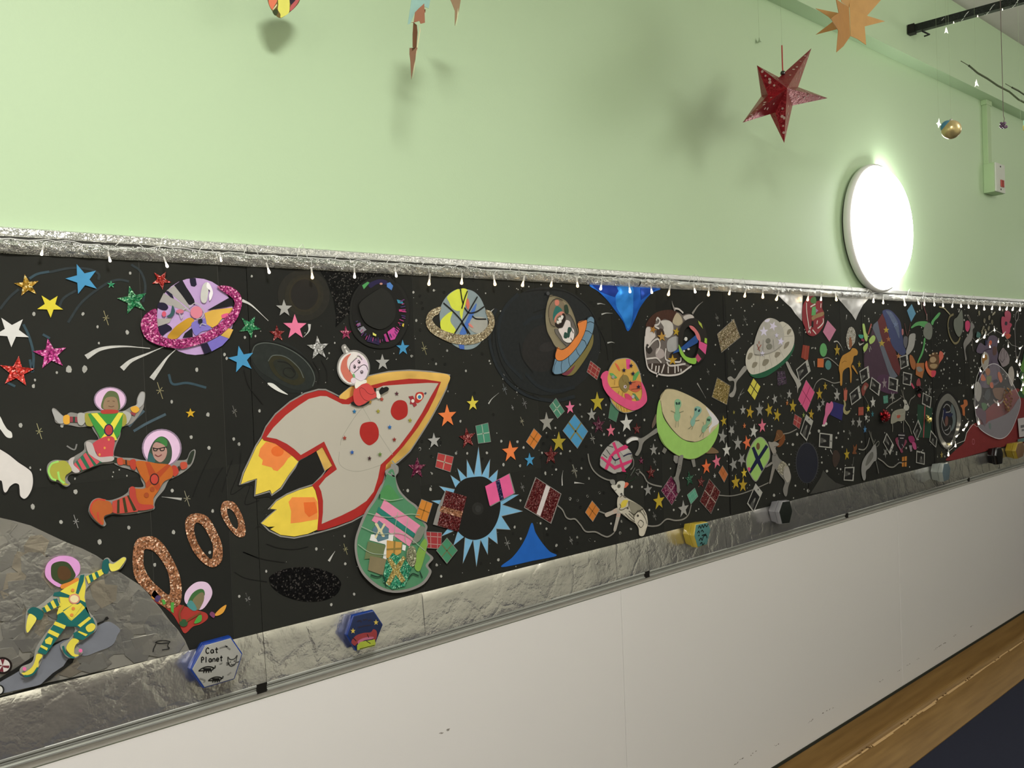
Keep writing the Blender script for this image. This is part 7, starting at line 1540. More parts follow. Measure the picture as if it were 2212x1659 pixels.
# ================================================================== THE RED FELT HILL AND THE PURPLE CREATURE
art('felt_hill', 'dark red felt hill with a circle stitched on it at the far end', 'felt hill', E7, [
    ('felt', 'p:7E2E30', 's', [(-60, 1345), (0, 1270), (120, 1160), (210, 1080), (250, 960), (300, 830), (360, 800), (420, 760), (500, 640), (620, 520), (760, 420), (880, 330), (1000, 270), (1106, 330), (1400, 480), (1400, 1040), (1106, 1090), (800, 1140), (600, 1190), (350, 1260), (100, 1330)]),
    ('stitched_ring', 'p:B8707C', 'O', ell(350, 1065, 18, 40, 0, 14), 9), ('stitched_ring', 'p:8C3A3C', 'O', ell(510, 1040, 20, 22, 0, 12), 7)], lift=.002)
T = art('purple_creature', 'purple painted paper creature with big pale ears and orange scraps', 'paper creature', E6, [
    ('body', 'p:5F5468', 's', [(1150, 400), (1220, 345), (1320, 340), (1420, 420), (1430, 560), (1400, 720), (1440, 900), (1420, 1080), (1480, 1250), (1500, 1560), (1400, 1800), (1000, 1900), (1030, 1500), (1180, 1300), (1100, 1100), (1100, 860), (900, 880), (790, 800), (900, 560), (1060, 640)]),
    ('body', 'p:504560', 's', [(880, 1400), (960, 1500), (1060, 1560), (1040, 1700), (960, 1900), (900, 1750)]),
    ('orange_scrap', 'p:BE5E44', 's', [(1190, 500), (1240, 500), (1250, 580), (1180, 660), (1150, 620)]), ('brown_patch', 'p:5E4440', 's', [(1280, 700), (1350, 660), (1400, 740), (1380, 900), (1290, 920)]),
    ('navy_patch', 'i:2A2C4C', 's', [(1060, 480), (1110, 500), (1110, 600), (1060, 640)]), ('purple_fold', 'i:3A2E40', 'c', [[(1000, 820), (1120, 760), (1240, 740)], [(1250, 1100), (1270, 1300)], [(1400, 1300), (1440, 1500)]], 26),
    ('medallion', 'p:A8A49C', 's', [(1050, 840), (1120, 880), (1165, 1000), (1150, 1200), (1090, 1380), (1030, 1400), (960, 1280), (930, 1100), (960, 920)]), ('medallion_paint', 'p:A0743C', 's', [(1040, 920), (1100, 930), (1110, 1050), (1030, 1100), (1000, 1200), (960, 1100), (980, 980)]),
    ('shell', 'p:8C8288', 's', [(1580, 710), (1640, 760), (1720, 860), (1780, 1030), (1750, 1180), (1650, 1260), (1560, 1270), (1500, 1150), (1450, 1030), (1490, 850)]), ('shell_gap', 'i:3E363C', 'c', [[(1560, 780), (1520, 900), (1520, 1040)], [(1620, 760), (1620, 900), (1640, 1080)], [(1700, 860), (1680, 1000)], [(1480, 1040), (1560, 1140), (1620, 1050)]], 24),
    ('medallion', 'p:A8A29C', 's', [(1840, 1260), (1890, 1330), (1920, 1500), (1900, 1700), (1840, 1850), (1780, 1750), (1740, 1560), (1760, 1350)]),
    ('orange_scrap', 'p:A4642E', 's', [(1090, 1340), (1160, 1320), (1200, 1400), (1180, 1500), (1110, 1540), (1060, 1420)]), ('green_scrap', 'p:707A40', 'p', [(1090, 1570), (1240, 1540), (1240, 1700), (1170, 1830), (1100, 1780)]),
    ('orange_scrap', 'p:CC6A44', 's', [(950, 1500), (1000, 1520), (1070, 1680), (930, 1680)]), ('orange_scrap', 'p:C4663E', 's', [(1430, 1460), (1490, 1440), (1570, 1640), (1520, 1750), (1450, 1620)]),
    ('teal_tip', 'p:3E6664', 's', [(810, 240), (860, 240), (920, 300), (890, 400), (790, 390)])], lift=.004)
art('clear_plate', 'big clear plastic plate standing on the red hill, holding scraps', 'plastic plate', E7, [
    ('grey_foil', 'p:76717A', 's', [(400, 740), (470, 810), (540, 800), (580, 760), (660, 730), (760, 690), (860, 640), (940, 560), (1020, 430), (1050, 430), (1040, 560), (990, 720), (920, 880), (840, 980), (740, 1020), (620, 980), (500, 910), (430, 840)]),
    ('purple_scrap', 'p:5A3F52', 's', [(400, 560), (520, 600), (540, 700), (520, 840), (470, 740), (390, 690)]), ('green_scrap', 'p:3F7040', 's', [(470, 490), (545, 500), (550, 560), (500, 600)]), ('green_scrap', 'p:4E6A64', 's', [(580, 790), (610, 800), (610, 880), (585, 860)]),
    ('white_disc', 'p:A4A29C', 's', [(380, 190), (430, 175), (470, 260), (465, 380), (430, 465), (390, 430), (365, 310)]), ('grey_oval', 'p:2F3A3C', 's', [(540, 300), (590, 280), (605, 380), (560, 450), (510, 400)]), ('copper_cup', 'p:7B5840', 's', [(650, 270), (820, 270), (815, 370), (770, 440), (690, 420), (650, 350)]), ('white_rim', 'p:B0A69C', 'c', [[(650, 440), (690, 480), (740, 490), (790, 450), (815, 370), (820, 310)]], 26),
    ('navy_dot', 'i:20263E', 's', [(650, 150), (700, 135), (720, 165), (680, 185)]), ('orange_scrap', 'p:C4653E', 's', [(600, 190), (635, 180), (650, 240), (630, 270), (600, 240)])], lift=.0075)
v, f = slab([cr_closed(fr(E7, [(375, 470), (380, 620), (400, 740), (430, 845), (500, 915), (620, 985), (740, 1022), (840, 985), (920, 885), (990, 725), (1045, 560), (1050, 430), (960, 240), (860, 60), (700, -90), (560, -60), (440, 120), (390, 300)]))], BOARD+.0115, .0006)
pl = [o for o in bpy.data.objects if o.name.startswith('clear_plate')][0]
mesh_obj('plate_rim', *ribbon(cr_closed(fr(E7, [(375, 470), (380, 620), (400, 740), (430, 845), (500, 915), (620, 985), (740, 1022), (840, 985), (920, 885), (990, 725), (1045, 560), (1050, 430), (960, 240), (860, 60), (700, -90), (560, -60), (440, 120), (390, 300)])), 1.6, BOARD+.0125, True), clear_plastic('clear_rim', (.95, .93, 1), .75), pl)
mesh_obj('plate_disc', v, f, clear_plastic('clear_plate_plastic', (.85, .82, .9), .14, .1), pl)
# pine cone
t = empty('pine_cone', W(*fr(E7, [(900, 420)])[0], BOARD+.02), 'brown pine cone hanging beside the clear plate', 'pine cone')
rn = random.Random(4)
for k in range(26):
    u_ = k/25
    x = 860+60*math.sin(k*2.4)*math.sin(math.pi*(u_*.8+.15)); y = 270+330*u_
    px, py = fr(E7, [(x, y)])[0]
    c = W(px, py, BOARD+.012+.012*abs(math.cos(k*2.4)))
    s = .012
    a = random.uniform(-.5, .5)
    dx, dz = math.cos(a)*s, math.sin(a)*s
    vs = [c+Vector((-dx, 0, -dz)), c+Vector((0, -.006, -s)), c+Vector((dx, 0, dz)), c+Vector((0, .002, s*.6)), c+Vector((0, -.008, 0))]
    mesh_obj('scale', vs, [(0, 1, 4), (1, 2, 4), (2, 3, 4), (3, 0, 4)], mat('p:6A4C36' if k % 3 else 'p:96764E'), t)
art('grey_reindeer_cutout', 'tall grey paper reindeer with a pink ball on its antlers, far end', 'paper reindeer', D3, [
    ('antler', 'p:7C7470', 'c', [[(1070, 550), (1110, 620), (1150, 700)], [(1110, 560), (1140, 640), (1150, 700)]], 16), ('ball', 'p:C0406C', 's', [(1050, 690), (1100, 670), (1135, 720), (1130, 820), (1090, 890), (1050, 850), (1040, 770)]),
    ('body', 'p:7D7B7A', 's', [(1150, 710), (1200, 730), (1225, 800), (1190, 850), (1190, 960), (1170, 1050), (1120, 1120), (1060, 1190), (1045, 1280), (1070, 1420), (1060, 1470), (1045, 1440), (1020, 1260), (1005, 1140), (1040, 1040), (1100, 950), (1140, 850)]), ('leg', 'p:7D7472', 'l', [[(1175, 1060), (1200, 1280)], [(1190, 1010), (1240, 1070)]], 14)], lift=.002)
art('coral_bird', 'bright coral paper bird under the fairy lights at the far end', 'paper bird', D3, [
    ('tail', 'p:AE5068', 's', [(1830, 500), (1880, 470), (1940, 510), (1950, 600), (1920, 700), (1860, 660), (1830, 580)]), ('body', 'p:B44C66', 's', [(1770, 600), (1830, 600), (1880, 680), (1970, 740), (1940, 820), (1930, 900), (1880, 960), (1800, 960), (1780, 880), (1760, 740)]), ('beak', 'p:C86048', 's', [(1860, 940), (1940, 940), (1930, 1010), (1860, 1030)]), ('eye', 'i:2C2C3A', 's', [(1840, 690), (1880, 700), (1870, 760), (1830, 750)])], lift=.004)
art('paper_cane', 'thin white paper candy cane hooked at the top, far end', 'paper cane', D3, [('cane', 'p:8E8A8A', 'c', [[(2070, 690), (2040, 640), (2050, 540), (2080, 480), (2105, 540), (2090, 640), (2050, 700), (2030, 820), (2035, 1000), (2045, 1200), (2060, 1460)]], 26)], lift=.002)
art('gold_seed_cluster', 'cluster of dull gold glitter leaves above the purple creature', 'glitter leaves', D3, [('leaf', 'g:767056', 'e', (x, y, 20, 50, r)) for x, y, r in ((1425, 670, 0), (1520, 610, 5), (1320, 520, 0), (1510, 820, 10), (1575, 700, 0), (1400, 820, 20), (1450, 880, -20), (1610, 530, 40), (1380, 900, 0))], lift=.002)
# green paper tree at the very edge
art('paper_tree', 'green paper fir tree cut off by the far edge of the picture', 'paper tree', D4, [
    ('foliage', 'p:33553A', 's', [(1450, -160), (1400, 60), (1370, 200), (1390, 330), (1340, 420), (1400, 470), (1560, 500), (1700, 480), (1700, -200)]), ('foliage', 'p:5E8E44', 's', [(1440, -60), (1395, 20), (1380, 120), (1430, 160), (1400, 230), (1440, 320), (1500, 300), (1500, -60)]), ('foliage', 'p:7CA45A', 's', [(1420, 330), (1395, 400), (1440, 440), (1500, 420)])], lift=.003)
art('notice_card', 'white printed notice card over a teal card at the far edge', 'card', D4, [
    ('teal_card', 'p:5C7876', 'p', [(1342, 1000), (1342, 1045), (1500, 1015), (1500, 960)]), ('white_card', 'p:BDB8BA', 'p', [(1342, 738), (1500, 706), (1500, 955), (1362, 975)]), ('print_block', 'i:6A6A6C', 'p', [(1378, 822), (1500, 800), (1500, 835), (1378, 857)]), ('print_block', 'i:7A7A7C', 'p', [(1392, 872), (1500, 855), (1500, 880), (1392, 900)])], lift=.012)

# ================================================================== PLASTIC TUBS ON THE FOIL STRIP
def tub(label, f, hexp, off, body, lid, gap=True, decor=None, lip=.012, seat=BOARD+.0105, rim=None):
    q = fr(f, hexp)
    wl = [W(x, y, off) for x, y in q]
    c = sum((p for p in wl), Vector((0, 0, 0)))/len(wl)
    t = empty('plastic_tub', Vector((c.x, -seat, c.z)), label, 'tub', 'sweet tubs fixed to the foil strip')
    t['layer'] = off

    def prism(name, y0, y1, s0, s1, key, bev=.003, round_=True):
        vs = [Vector((c.x+(p.x-c.x)*s0, y0, c.z+(p.z-c.z)*s0)) for p in wl]+[Vector((c.x+(p.x-c.x)*s1, y1, c.z+(p.z-c.z)*s1)) for p in wl]
        n = len(wl)
        area = sum(wl[i].x*wl[(i+1) % n].z-wl[(i+1) % n].x*wl[i].z for i in range(n))
        fs = [tuple(range(n)), tuple(range(2*n-1, n-1, -1))] + [(i, i+n, (i+1) % n+n, (i+1) % n) for i in range(n)]
        if area < 0: fs = [g[::-1] for g in fs]
        o = mesh_obj(name, vs, fs, key, t)
        md = o.modifiers.new('bevel', 'BEVEL'); md.width = bev; md.segments = 3; md.limit_method = 'ANGLE'
        for p in o.data.polygons: p.use_smooth = True
        return o
    dep = off-seat
    prism('tub_body', -(seat+dep*.52), -seat, .93, .84, body)
    prism('tub_collar', -(seat+dep*.60), -(seat+dep*.50), .97, .97, body, .001)
    prism('lid', -(off-.0012), -(seat+dep*.62), .96, 1.0, body)
    prism('lid_face', -off, -(off-.002), .90, .92, lid, .001)
    t['layer'] = off+.0004
    if decor: art(0, 0, 0, f, decor, root=t)
    return t


# hand lettering as strokes on a 1 x 1 grid, drawn on the lid
GLY = {'C': [[(.85, .2), (.5, 0), (.12, .35), (.15, .8), (.5, 1), (.85, .85)]], 'a': [[(.8, .45), (.4, .4), (.15, .7), (.4, 1), (.75, .85), (.8, .45)], [(.8, .45), (.85, 1)]], 't': [[(.45, .05), (.45, .9), (.7, 1)], [(.1, .4), (.85, .35)]],
       'P': [[(.2, 1), (.2, .05), (.7, .08), (.75, .4), (.2, .52)]], 'l': [[(.4, 0), (.4, 1)]], 'n': [[(.15, .45), (.18, 1)], [(.18, .6), (.5, .42), (.8, .6), (.82, 1)]], 'e': [[(.15, .72), (.8, .68), (.6, .42), (.25, .5), (.15, .8), (.45, 1), (.82, .9)]]}


def lettering(word, x, y, w, h, slope, step):
    out = []
    for i, ch in enumerate(word):
        for st in GLY[ch]:
            out.append([(x+i*step+u*w, y+i*step*slope+v*h) for u, v in st])
    return out


def cat_creature(x, y, s):
    return [[(x-s, y+.25*s), (x-.6*s, y-.05*s), (x, y-.25*s), (x+.6*s, y-.2*s), (x+.75*s, y+.05*s), (x+.3*s, y+.2*s), (x-.4*s, y+.22*s), (x-s, y+.25*s)], [(x-.35*s, y+.2*s), (x-.4*s, y+.5*s)], [(x-.05*s, y+.2*s), (x-.1*s, y+.5*s)], [(x+.25*s, y+.2*s), (x+.2*s, y+.48*s)], [(x+.5*s, y+.1*s), (x+.5*s, y+.42*s)], [(x+.7*s, y-.15*s), (x+.95*s, y-.1*s), (x+1.0*s, y-.4*s)], [(x-.5*s, y), (x+.5*s, y-.02*s)], [(x-.4*s, y+.1*s), (x+.5*s, y+.06*s)]]


tub('blue plastic tub whose silver lid is lettered Cat Planet', A3, [(1524, 728), (1732, 671), (1822, 802), (1759, 1001), (1518, 1072), (1416, 925)], .064, 'x:153A8C', 'p:9B9B96', decor=[
    ('lettering', 'i:171716', 'c', lettering('Cat', 1535, 758, 30, 42, -.08, 34) + lettering('Planet', 1500, 828, 26, 42, -.10, 28), 8),
    ('pen_drawing', 'i:1E1E1C', 'c', cat_creature(1545, 915, 62) + cat_creature(1610, 990, 55), 9),
    ('pen_drawing', 'i:3C3C3A', 'c', [[(1700, 830), (1705, 870), (1725, 895), (1755, 880), (1765, 840), (1770, 815), (1750, 840), (1720, 845), (1700, 825)], [(1715, 865), (1725, 862)], [(1745, 858), (1755, 856)], [(1725, 880), (1738, 885), (1750, 878)], [(1690, 870), (1712, 874)], [(1765, 868), (1785, 860)], [(1690, 885), (1712, 882)]], 7),
    ('scribble', 'w:7E7E7A', 'c', [[(1640, 760), (1670, 750), (1700, 748)], [(1680, 740), (1720, 770)], [(1490, 985), (1530, 1000), (1520, 1015)], [(1640, 880), (1660, 870)], [(1700, 960), (1725, 940)]], 9)])
tub('royal blue tub with gold stars and a red bridge drawn on its lid', E5, [(1120, 490), (1375, 428), (1492, 605), (1388, 862), (1158, 932), (1040, 735)], .05, 'x:14357F', 'p:202B4C', decor=[
    ('scribble', 'i:2E2A38', 'c', [[(1170, 570), (1200, 555), (1225, 575)], [(1240, 550), (1290, 540)], [(1180, 640), (1250, 620), (1330, 610)], [(1300, 560), (1340, 545)]], 14),
    ('gold_star', 'p:C8B052', 'p', star_px(1395, 578, 36)), ('gold_star', 'p:C8B052', 'p', star_px(1120, 680, 36)),
    ('red_bridge', 'p:8E3A3C', 's', [(1100, 810), (1150, 740), (1240, 705), (1330, 695), (1365, 660), (1400, 680), (1405, 740), (1380, 800), (1340, 760), (1250, 770), (1200, 800), (1150, 850), (1130, 850)]), ('pink_deck', 'p:A8627C', 's', [(1180, 800), (1260, 760), (1360, 750), (1350, 775), (1250, 795), (1190, 840)]),
    ('lime_field', 'p:9BA83C', 'p', [(1170, 850), (1210, 810), (1270, 800), (1380, 780), (1390, 830), (1380, 860), (1170, 910)]), ('ink_line', 'i:2A1E20', 'c', [[(1280, 800), (1330, 830)], [(1200, 895), (1380, 850)], [(1120, 760), (1160, 800)], [(1290, 720), (1310, 760)]], 8)])
tub('bright yellow two part tub with a teal face and black lettering', C3, [(1700, 800), (1845, 772), (1878, 860), (1835, 1042), (1722, 1078), (1680, 935)], .078, 'x:B8A23A', 'p:4F7F7E', decor=[
    ('scribble', 'i:14201E', 'c', [[(1730, 850), (1745, 820), (1760, 848), (1775, 812), (1790, 840), (1805, 805), (1825, 830), (1845, 795)], [(1720, 905), (1735, 880), (1745, 905)], [(1760, 890), (1775, 870), (1790, 895)], [(1740, 990), (1760, 960), (1775, 985), (1790, 940), (1820, 930), (1830, 960)], [(1750, 1030), (1770, 1010), (1780, 1040), (1800, 1015)], [(1770, 930), (1820, 915)], [(1730, 935), (1745, 925)]], 13)])
tub('silver sided tub with a plain black lid on the dark foil', E3, [(688, 538), (775, 528), (806, 652), (772, 798), (682, 808), (646, 665)], .075, 'x:86868A', 'p:161C18')
tub('pale grey tub with a blue grey lid near the red felt hill', D4, [(398, 1310), (458, 1298), (488, 1372), (466, 1522), (398, 1552), (376, 1425)], .085, 'x:8E948F', 'p:5A6A72')
tub('mustard yellow tub with a brown decorated lid at the far end', D4, [(1340, 1050), (1410, 1030), (1440, 1110), (1415, 1225), (1345, 1255), (1315, 1150)], .085, 'x:A08A2C', 'p:7A6048')
tub('black tub with a small cream circle on its side near the far end', D4, [(1085, 1110), (1135, 1100), (1160, 1180), (1148, 1320), (1090, 1330), (1068, 1215)], .075, 'x:100C0A', 'p:0C0A0A')
# ================================================================== FAIRY LIGHTS
M_BULB = emitter('warm_bulb_glow', (1.0, 0.72, 0.36), 3.4)
M_BULBW = emitter('white_bulb_glow', (1.0, 0.90, 0.70), 3.4)
M_WIRE = clear_plastic('clear_cable', (.92, .93, .90), .55, .25)
M_SOCK = clear_plastic('frosted_socket', (.85, .84, .8), .45, .35)


def bulb_mesh(m, name):
    # a rounded drop, tip down, 1 unit long
    prof = [(0.0, 0.0), (.10, -.02), (.13, -.2), (.17, -.42), (.235, -.62), (.25, -.78), (.19, -.93), (.08, -.995), (0.0, -1.0)]
    vs, fs = [], []
    n = 8
    for i in range(n):
        a = 2*math.pi*i/n
        for r, z in prof: vs.append((r*math.cos(a), r*math.sin(a), z))
    k = len(prof)
    for i in range(n):
        j = (i+1) % n
        for q in range(k-1): fs.append((i*k+q, i*k+q+1, j*k+q+1, j*k+q))
    me = bpy.data.meshes.new(name)
    me.from_pydata(vs, [], fs)
    me.materials.append(m)
    for p in me.polygons: p.use_smooth = True
    return me


BM, BMW = bulb_mesh(M_BULB, 'bulb'), bulb_mesh(M_BULBW, 'bulb')
sk_v, sk_f = [], []
for i in range(6):
    a = math.pi*i/3
    sk_v += [(.16*math.cos(a), .16*math.sin(a), 0), (.14*math.cos(a), .14*math.sin(a), .9)]
for i in range(6):
    j = (i+1) % 6
    sk_f.append((2*i, 2*j, 2*j+1, 2*i+1))
SKM = bpy.data.meshes.new('socket'); SKM.from_pydata(sk_v, [], sk_f); SKM.materials.append(M_SOCK)


def tube(name, pts, r, m, parent, n=6):
    vs, fs = [], []
    pts = [Vector(p) for p in pts]
    for i, p in enumerate(pts):
        d = (pts[min(i+1, len(pts)-1)]-pts[max(i-1, 0)])
        if d.length < 1e-9: d = Vector((1, 0, 0))
        d.normalize()
        s = d.cross(Vector((0, 0, 1)))
        if s.length < .05: s = d.cross(Vector((0, 1, 0)))
        s.normalize(); u = s.cross(d)
        for k in range(n):
            a = 2*math.pi*k/n
            vs.append(p+(s*math.cos(a)+u*math.sin(a))*r)
    for i in range(len(pts)-1):
        for k in range(n):
            j = (k+1) % n
            fs.append((i*n+k, i*n+j, (i+1)*n+j, (i+1)*n+k))
    return mesh_obj(name, vs, fs, m, parent, smooth=True)


def string_lights(label, bulbs, off, wires, warm=True):
    c = W(bulbs[0][0], bulbs[0][1], off)
    t = empty('fairy_lights', c, label, 'fairy lights')
    for (px, py, s, tilt, w) in bulbs:
        p = W(px, py, off)
        L_ = s*pxm(px, py, off)*.88
        o = bpy.data.objects.new('bulb', BM if w else BMW)
        o.location = p-c+Vector((0, 0, L_*.55)); o.scale = (L_*1.0,)*3
        o.rotation_euler = (random.uniform(-.2, .3), math.radians(tilt), 0)
        o.parent = t; COL.objects.link(o)
        k = bpy.data.objects.new('socket', SKM)
        k.parent = o; COL.objects.link(k)
    tube('wire', wires, .0011, M_WIRE, t)
    return t


rn = random.Random(8)
xs_ = [(92, 547, 14, 10, 0), (236, 561, 14, -8, 0), (358, 573, 15, -14, 0), (476, 561, 12, -10, 0), (579, 586, 15, -10, 0), (674, 597, 16, 0, 1), (766, 596, 14, -5, 0), (855, 594, 13, -8, 0), (928, 611, 16, 0, 1), (998, 609, 15, 0, 1), (1068, 612, 15, 0, 1), (1131, 614, 15, 4, 1), (1192, 615, 14, 0, 1), (1247, 616, 14, 4, 1), (1299, 622, 13, 0, 0), (1360, 628, 13, -10, 0), (1407, 630, 12, -14, 0), (1446, 634, 14, 0, 1), (1500, 629, 12, -14, 0), (1531, 635, 13, 4, 1), (1577, 633, 12, 0, 1), (1610, 638, 12, 4, 1), (1648, 640, 13, 0, 1), (1680, 645, 13, 8, 1), (1746, 646, 12, 0, 1), (1774, 646, 10, 0, 0), (1806, 646, 12, 6, 1), (1887, 650, 11, -8, 0), (1908, 653, 10, 0, 0), (1954, 657, 11, -5, 0), (1983, 655, 9, -20, 0)]
xs_ += [(x, y, 9, rn.uniform(-8, 8), 0) for x, y in ((1997, 657), (2018, 658), (2037, 660), (2058, 661), (2076, 661), (2092, 663), (2110, 664), (2126, 667), (2144, 666), (2160, 667), (2176, 667), (2189, 668), (2204, 669))]
wire = []
for i in range(420):
    x = -.4+6.6*i/419
    z = 2.083+.012*noise.noise(Vector((x*9, 0, 3)))+.008*noise.noise(Vector((x*40, 1, 0)))
    wire.append((x, -.0345-.003*noise.noise(Vector((x*14, 5, 0))), z))
FL = string_lights('long string of warm white fairy lights draped along the foil frame', xs_, .035, wire)
# drop leads from the cable down to each bulb, and loose loops standing up off the frame
for (px, py, s, tilt, w) in xs_:
    p = W(px, py, .035); L_ = s*pxm(px, py, .035)
    q = p+Vector((0, 0, L_*1.4))
    x0 = q.x+rn.uniform(-.012, .012)
    tube('drop_lead', [q, q+Vector(((x0-q.x)*.5, -.003, (2.083-q.z)*.6)), Vector((x0, -.036, 2.083))], .0009, M_WIRE, FL, 5)
for px in list(range(250, 2200, 95))+[1245, 1350, 1430, 1492, 1505, 1580, 1590, 1690, 1830, 1990, 2015, 2070, 2092]:
    x = W(px, 600, .03).x+rn.uniform(-.02, .02)
    h = rn.uniform(.012, .032); w_ = rn.uniform(.02, .06)
    tube('loose_loop', [(x, -.036, 2.083), (x+w_*.2, -.038, 2.083+h*.8), (x+w_*.5, -.039, 2.085+h), (x+w_*.8, -.038, 2.083+h*.5), (x+w_, -.036, 2.082)], .0009, M_WIRE, FL, 5)

hill = [(2049, 982, 9, 20, 0), (2064, 963, 8, 20, 0), (2069, 944, 8, 60, 0), (2084, 930, 9, 60, 0), (2090, 919, 9, 50, 0), (2114, 914, 9, -10, 0), (2102, 838, 9, 60, 0), (2111, 882, 8, 60, 0), (2056, 959, 7, 40, 0)]
wp_ = [W(x, y, .032) for x, y in ((2046, 978), (2058, 968), (2068, 958), (2084, 952), (2088, 935), (2095, 925), (2102, 916), (2111, 922), (2118, 912), (2108, 895), (2104, 870), (2106, 840), (2110, 815), (2120, 790))]
string_lights('string of warm fairy lights following the edge of the red hill', hill, .034, wp_)
tree = [(2128, 728, 10, 30, 0), (2113, 739, 10, 60, 0), (2126, 770, 8, 0, 0), (2117, 802, 8, -40, 0), (2148, 713, 7, 0, 0), (2169, 725, 8, 40, 0), (2206, 754, 8, 60, 0), (2197, 780, 8, 0, 0), (2203, 788, 9, 40, 0), (2198, 811, 8, 20, 0), (2209, 816, 8, 40, 0), (2178, 748, 7, 0, 0), (2157, 738, 6, 0, 0), (2210, 832, 8, 40, 0), (2207, 842, 7, 10, 0), (2156, 874, 7, 0, 0), (2138, 749, 6, 0, 0)]
tp = [W(x, y, .05) for x, y in ((2113, 737), (2128, 726), (2148, 712), (2169, 724), (2185, 745), (2206, 752), (2200, 772), (2197, 782), (2206, 800), (2198, 812), (2210, 825), (2208, 842))]
string_lights('tangle of fairy lights over the purple creature and paper tree', tree, .052, tp)

# ================================================================== THINGS HANGING IN FRONT OF THE WALL
def hang_point(px, py, y):
    return W(px, py, -y)


def px_at(p):
    d = Vector(p)-CAM
    return (d.dot(RX)/d.dot(_F)*F_PX+CX, -d.dot(UX)/d.dot(_F)*F_PX+CY)


def thread(t, p, m, top=ZC):
    tube('thread', [p, (p[0], p[1], top)], .0008, m, t, 4)


M_THR = plain('nylon_thread', '9FB48C', 0.5, g=.9)
# red foil star: five folded arms, two sided
cx_, cy_, yy = 1692, 207, -.28
c = W(cx_, cy_, -yy)
t = empty('star_lantern', c, 'dark red foil folded star with punched moons and stars, hanging by a cord', 'star decoration')
s = (c-CAM).dot(_F)/F_PX
tips = [(1753, 104), (1788, 212), (1694, 309), (1604, 265), (1635, 141)]
inn = [(1724, 188), (1712, 228), (1675, 243), (1659, 205), (1683, 167)]
M_RF = crumpled('red_foil_card', (.30, .018, .026), .25, .25, 30, .3, .6)
tw = [W(x, y, -yy) for x, y in tips]; iw = [W(x, y, -yy) for x, y in inn]
# order: tip0 (upper right), inner0 between tip0 and tip1 ...
cc = W(1672, 199, -yy)
for k in range(5):
    ia, ib = iw[k-1] if k else iw[4], iw[k]
    tip = tw[k]
    for side, dy in (('', -.045),):
        pass
    vs = [tip, ia, cc+Vector((0, -.05, 0)), ib, cc+Vector((0, .05, 0))]
    # face triangles meet on a ridge from the raised centre to the tip
    o = mesh_obj('arm', vs, [(0, 1, 2), (0, 2, 3), (0, 4, 1), (0, 3, 4)], M_RF, t)
    # punched shapes, backed with white tissue
    hv, hf = [], []
    for (base, u0) in ((ia, .30), (ib, .30)):
        apex = cc+Vector((0, -.05, 0))
        for q, (u_, v_, kind) in enumerate(((.22, .5, 's'), (.36, .62, 'c'), (.46, .38, 'm'), (.6, .55, 's'), (.76, .5, 'c'))):
            # barycentric placement on triangle (apex, tip, base)
            P = apex*(1-u_)+tip*u_
            B = base*(1-u_)+tip*u_
            ctr = P*(1-v_*.85)+B*v_*.85
            e1 = (tip-apex).normalized(); nrm = (tip-apex).cross(base-apex).normalized()
            if nrm.y > 0: nrm = -nrm
            e2 = nrm.cross(e1)
            rr = .0058*(1-.3*u_)
            n_ = 10 if kind != 's' else 10
            k0 = len(hv)
            for i in range(n_):
                a = 2*math.pi*i/n_
                r_ = rr*(1 if kind != 's' or i % 2 == 0 else .45)
                if kind == 'm': r_ = rr*(1.15 if i < 6 else .55)
                hv.append(ctr+nrm*.0008+e1*r_*math.cos(a)+e2*r_*math.sin(a))
            hf.append(tuple(range(k0, k0+n_)))
    h = mesh_obj('punched_cutout', hv, hf, mat('p:B09A90'), o); h['kind'] = 'stuff'
knot = W(1691, 158, -yy)
bpy_me = bmesh.new(); bmesh.ops.create_icosphere(bpy_me, subdivisions=2, radius=.009)
me = bpy.data.meshes.new('bead'); bpy_me.to_mesh(me); bpy_me.free(); me.materials.append(mat('x:1A1414'))
o = bpy.data.objects.new('bead', me); o.parent = t; o.location = knot-c; COL.objects.link(o)
tube('cord', [knot, W(1690, 135, -yy), W(1689, 98, -yy)], .0022, mat('p:B43A3A'), t, 6)
tube('thread', [W(1689, 98, -yy), Vector((W(1689, 98, -yy).x, yy, ZC))], .0003, M_THR, t, 4)

# brown paper eight-arm star: two crossed vanes of card
cx_, cy_, yy = 1838, 42, -.55
c = W(cx_, cy_, -yy)
t = empty('kraft_star', c, 'brown kraft paper star with many sharp arms hanging near the beam', 'star decoration')
M_K1, M_K2 = mat('p:C3985C'), mat('p:B07E3E')
rt = [(0, 0)]
out = [(1838, -62), (1861, -10), (1903, 0), (1873, 33), (1911, 46), (1868, 57), (1870, 96), (1838, 78), (1806, 112), (1810, 66), (1762, 75), (1796, 40), (1762, 18), (1810, 28), (1806, -30)]
def vane(pts, axis, k, m_, dy=0.0):
    # a folded half: each point swings out of the wall-parallel plane the further it is from the fold
    w = [W(x, y, -yy+k*abs(x-axis)+dy) for x, y in pts]
    n = len(w)
    v = w+[q+Vector((0, .0012, 0)) for q in w]
    tr = tessellate_polygon([[Vector((p.x, p.z, 0)) for p in w]])
    fs = [tuple(a) for a in tr]+[tuple(i+n for i in a[::-1]) for a in tr]+[(i, (i+1) % n, (i+1) % n+n, i+n) for i in range(n)]
    return mesh_obj('paper_vane', v, fs, m_, t)


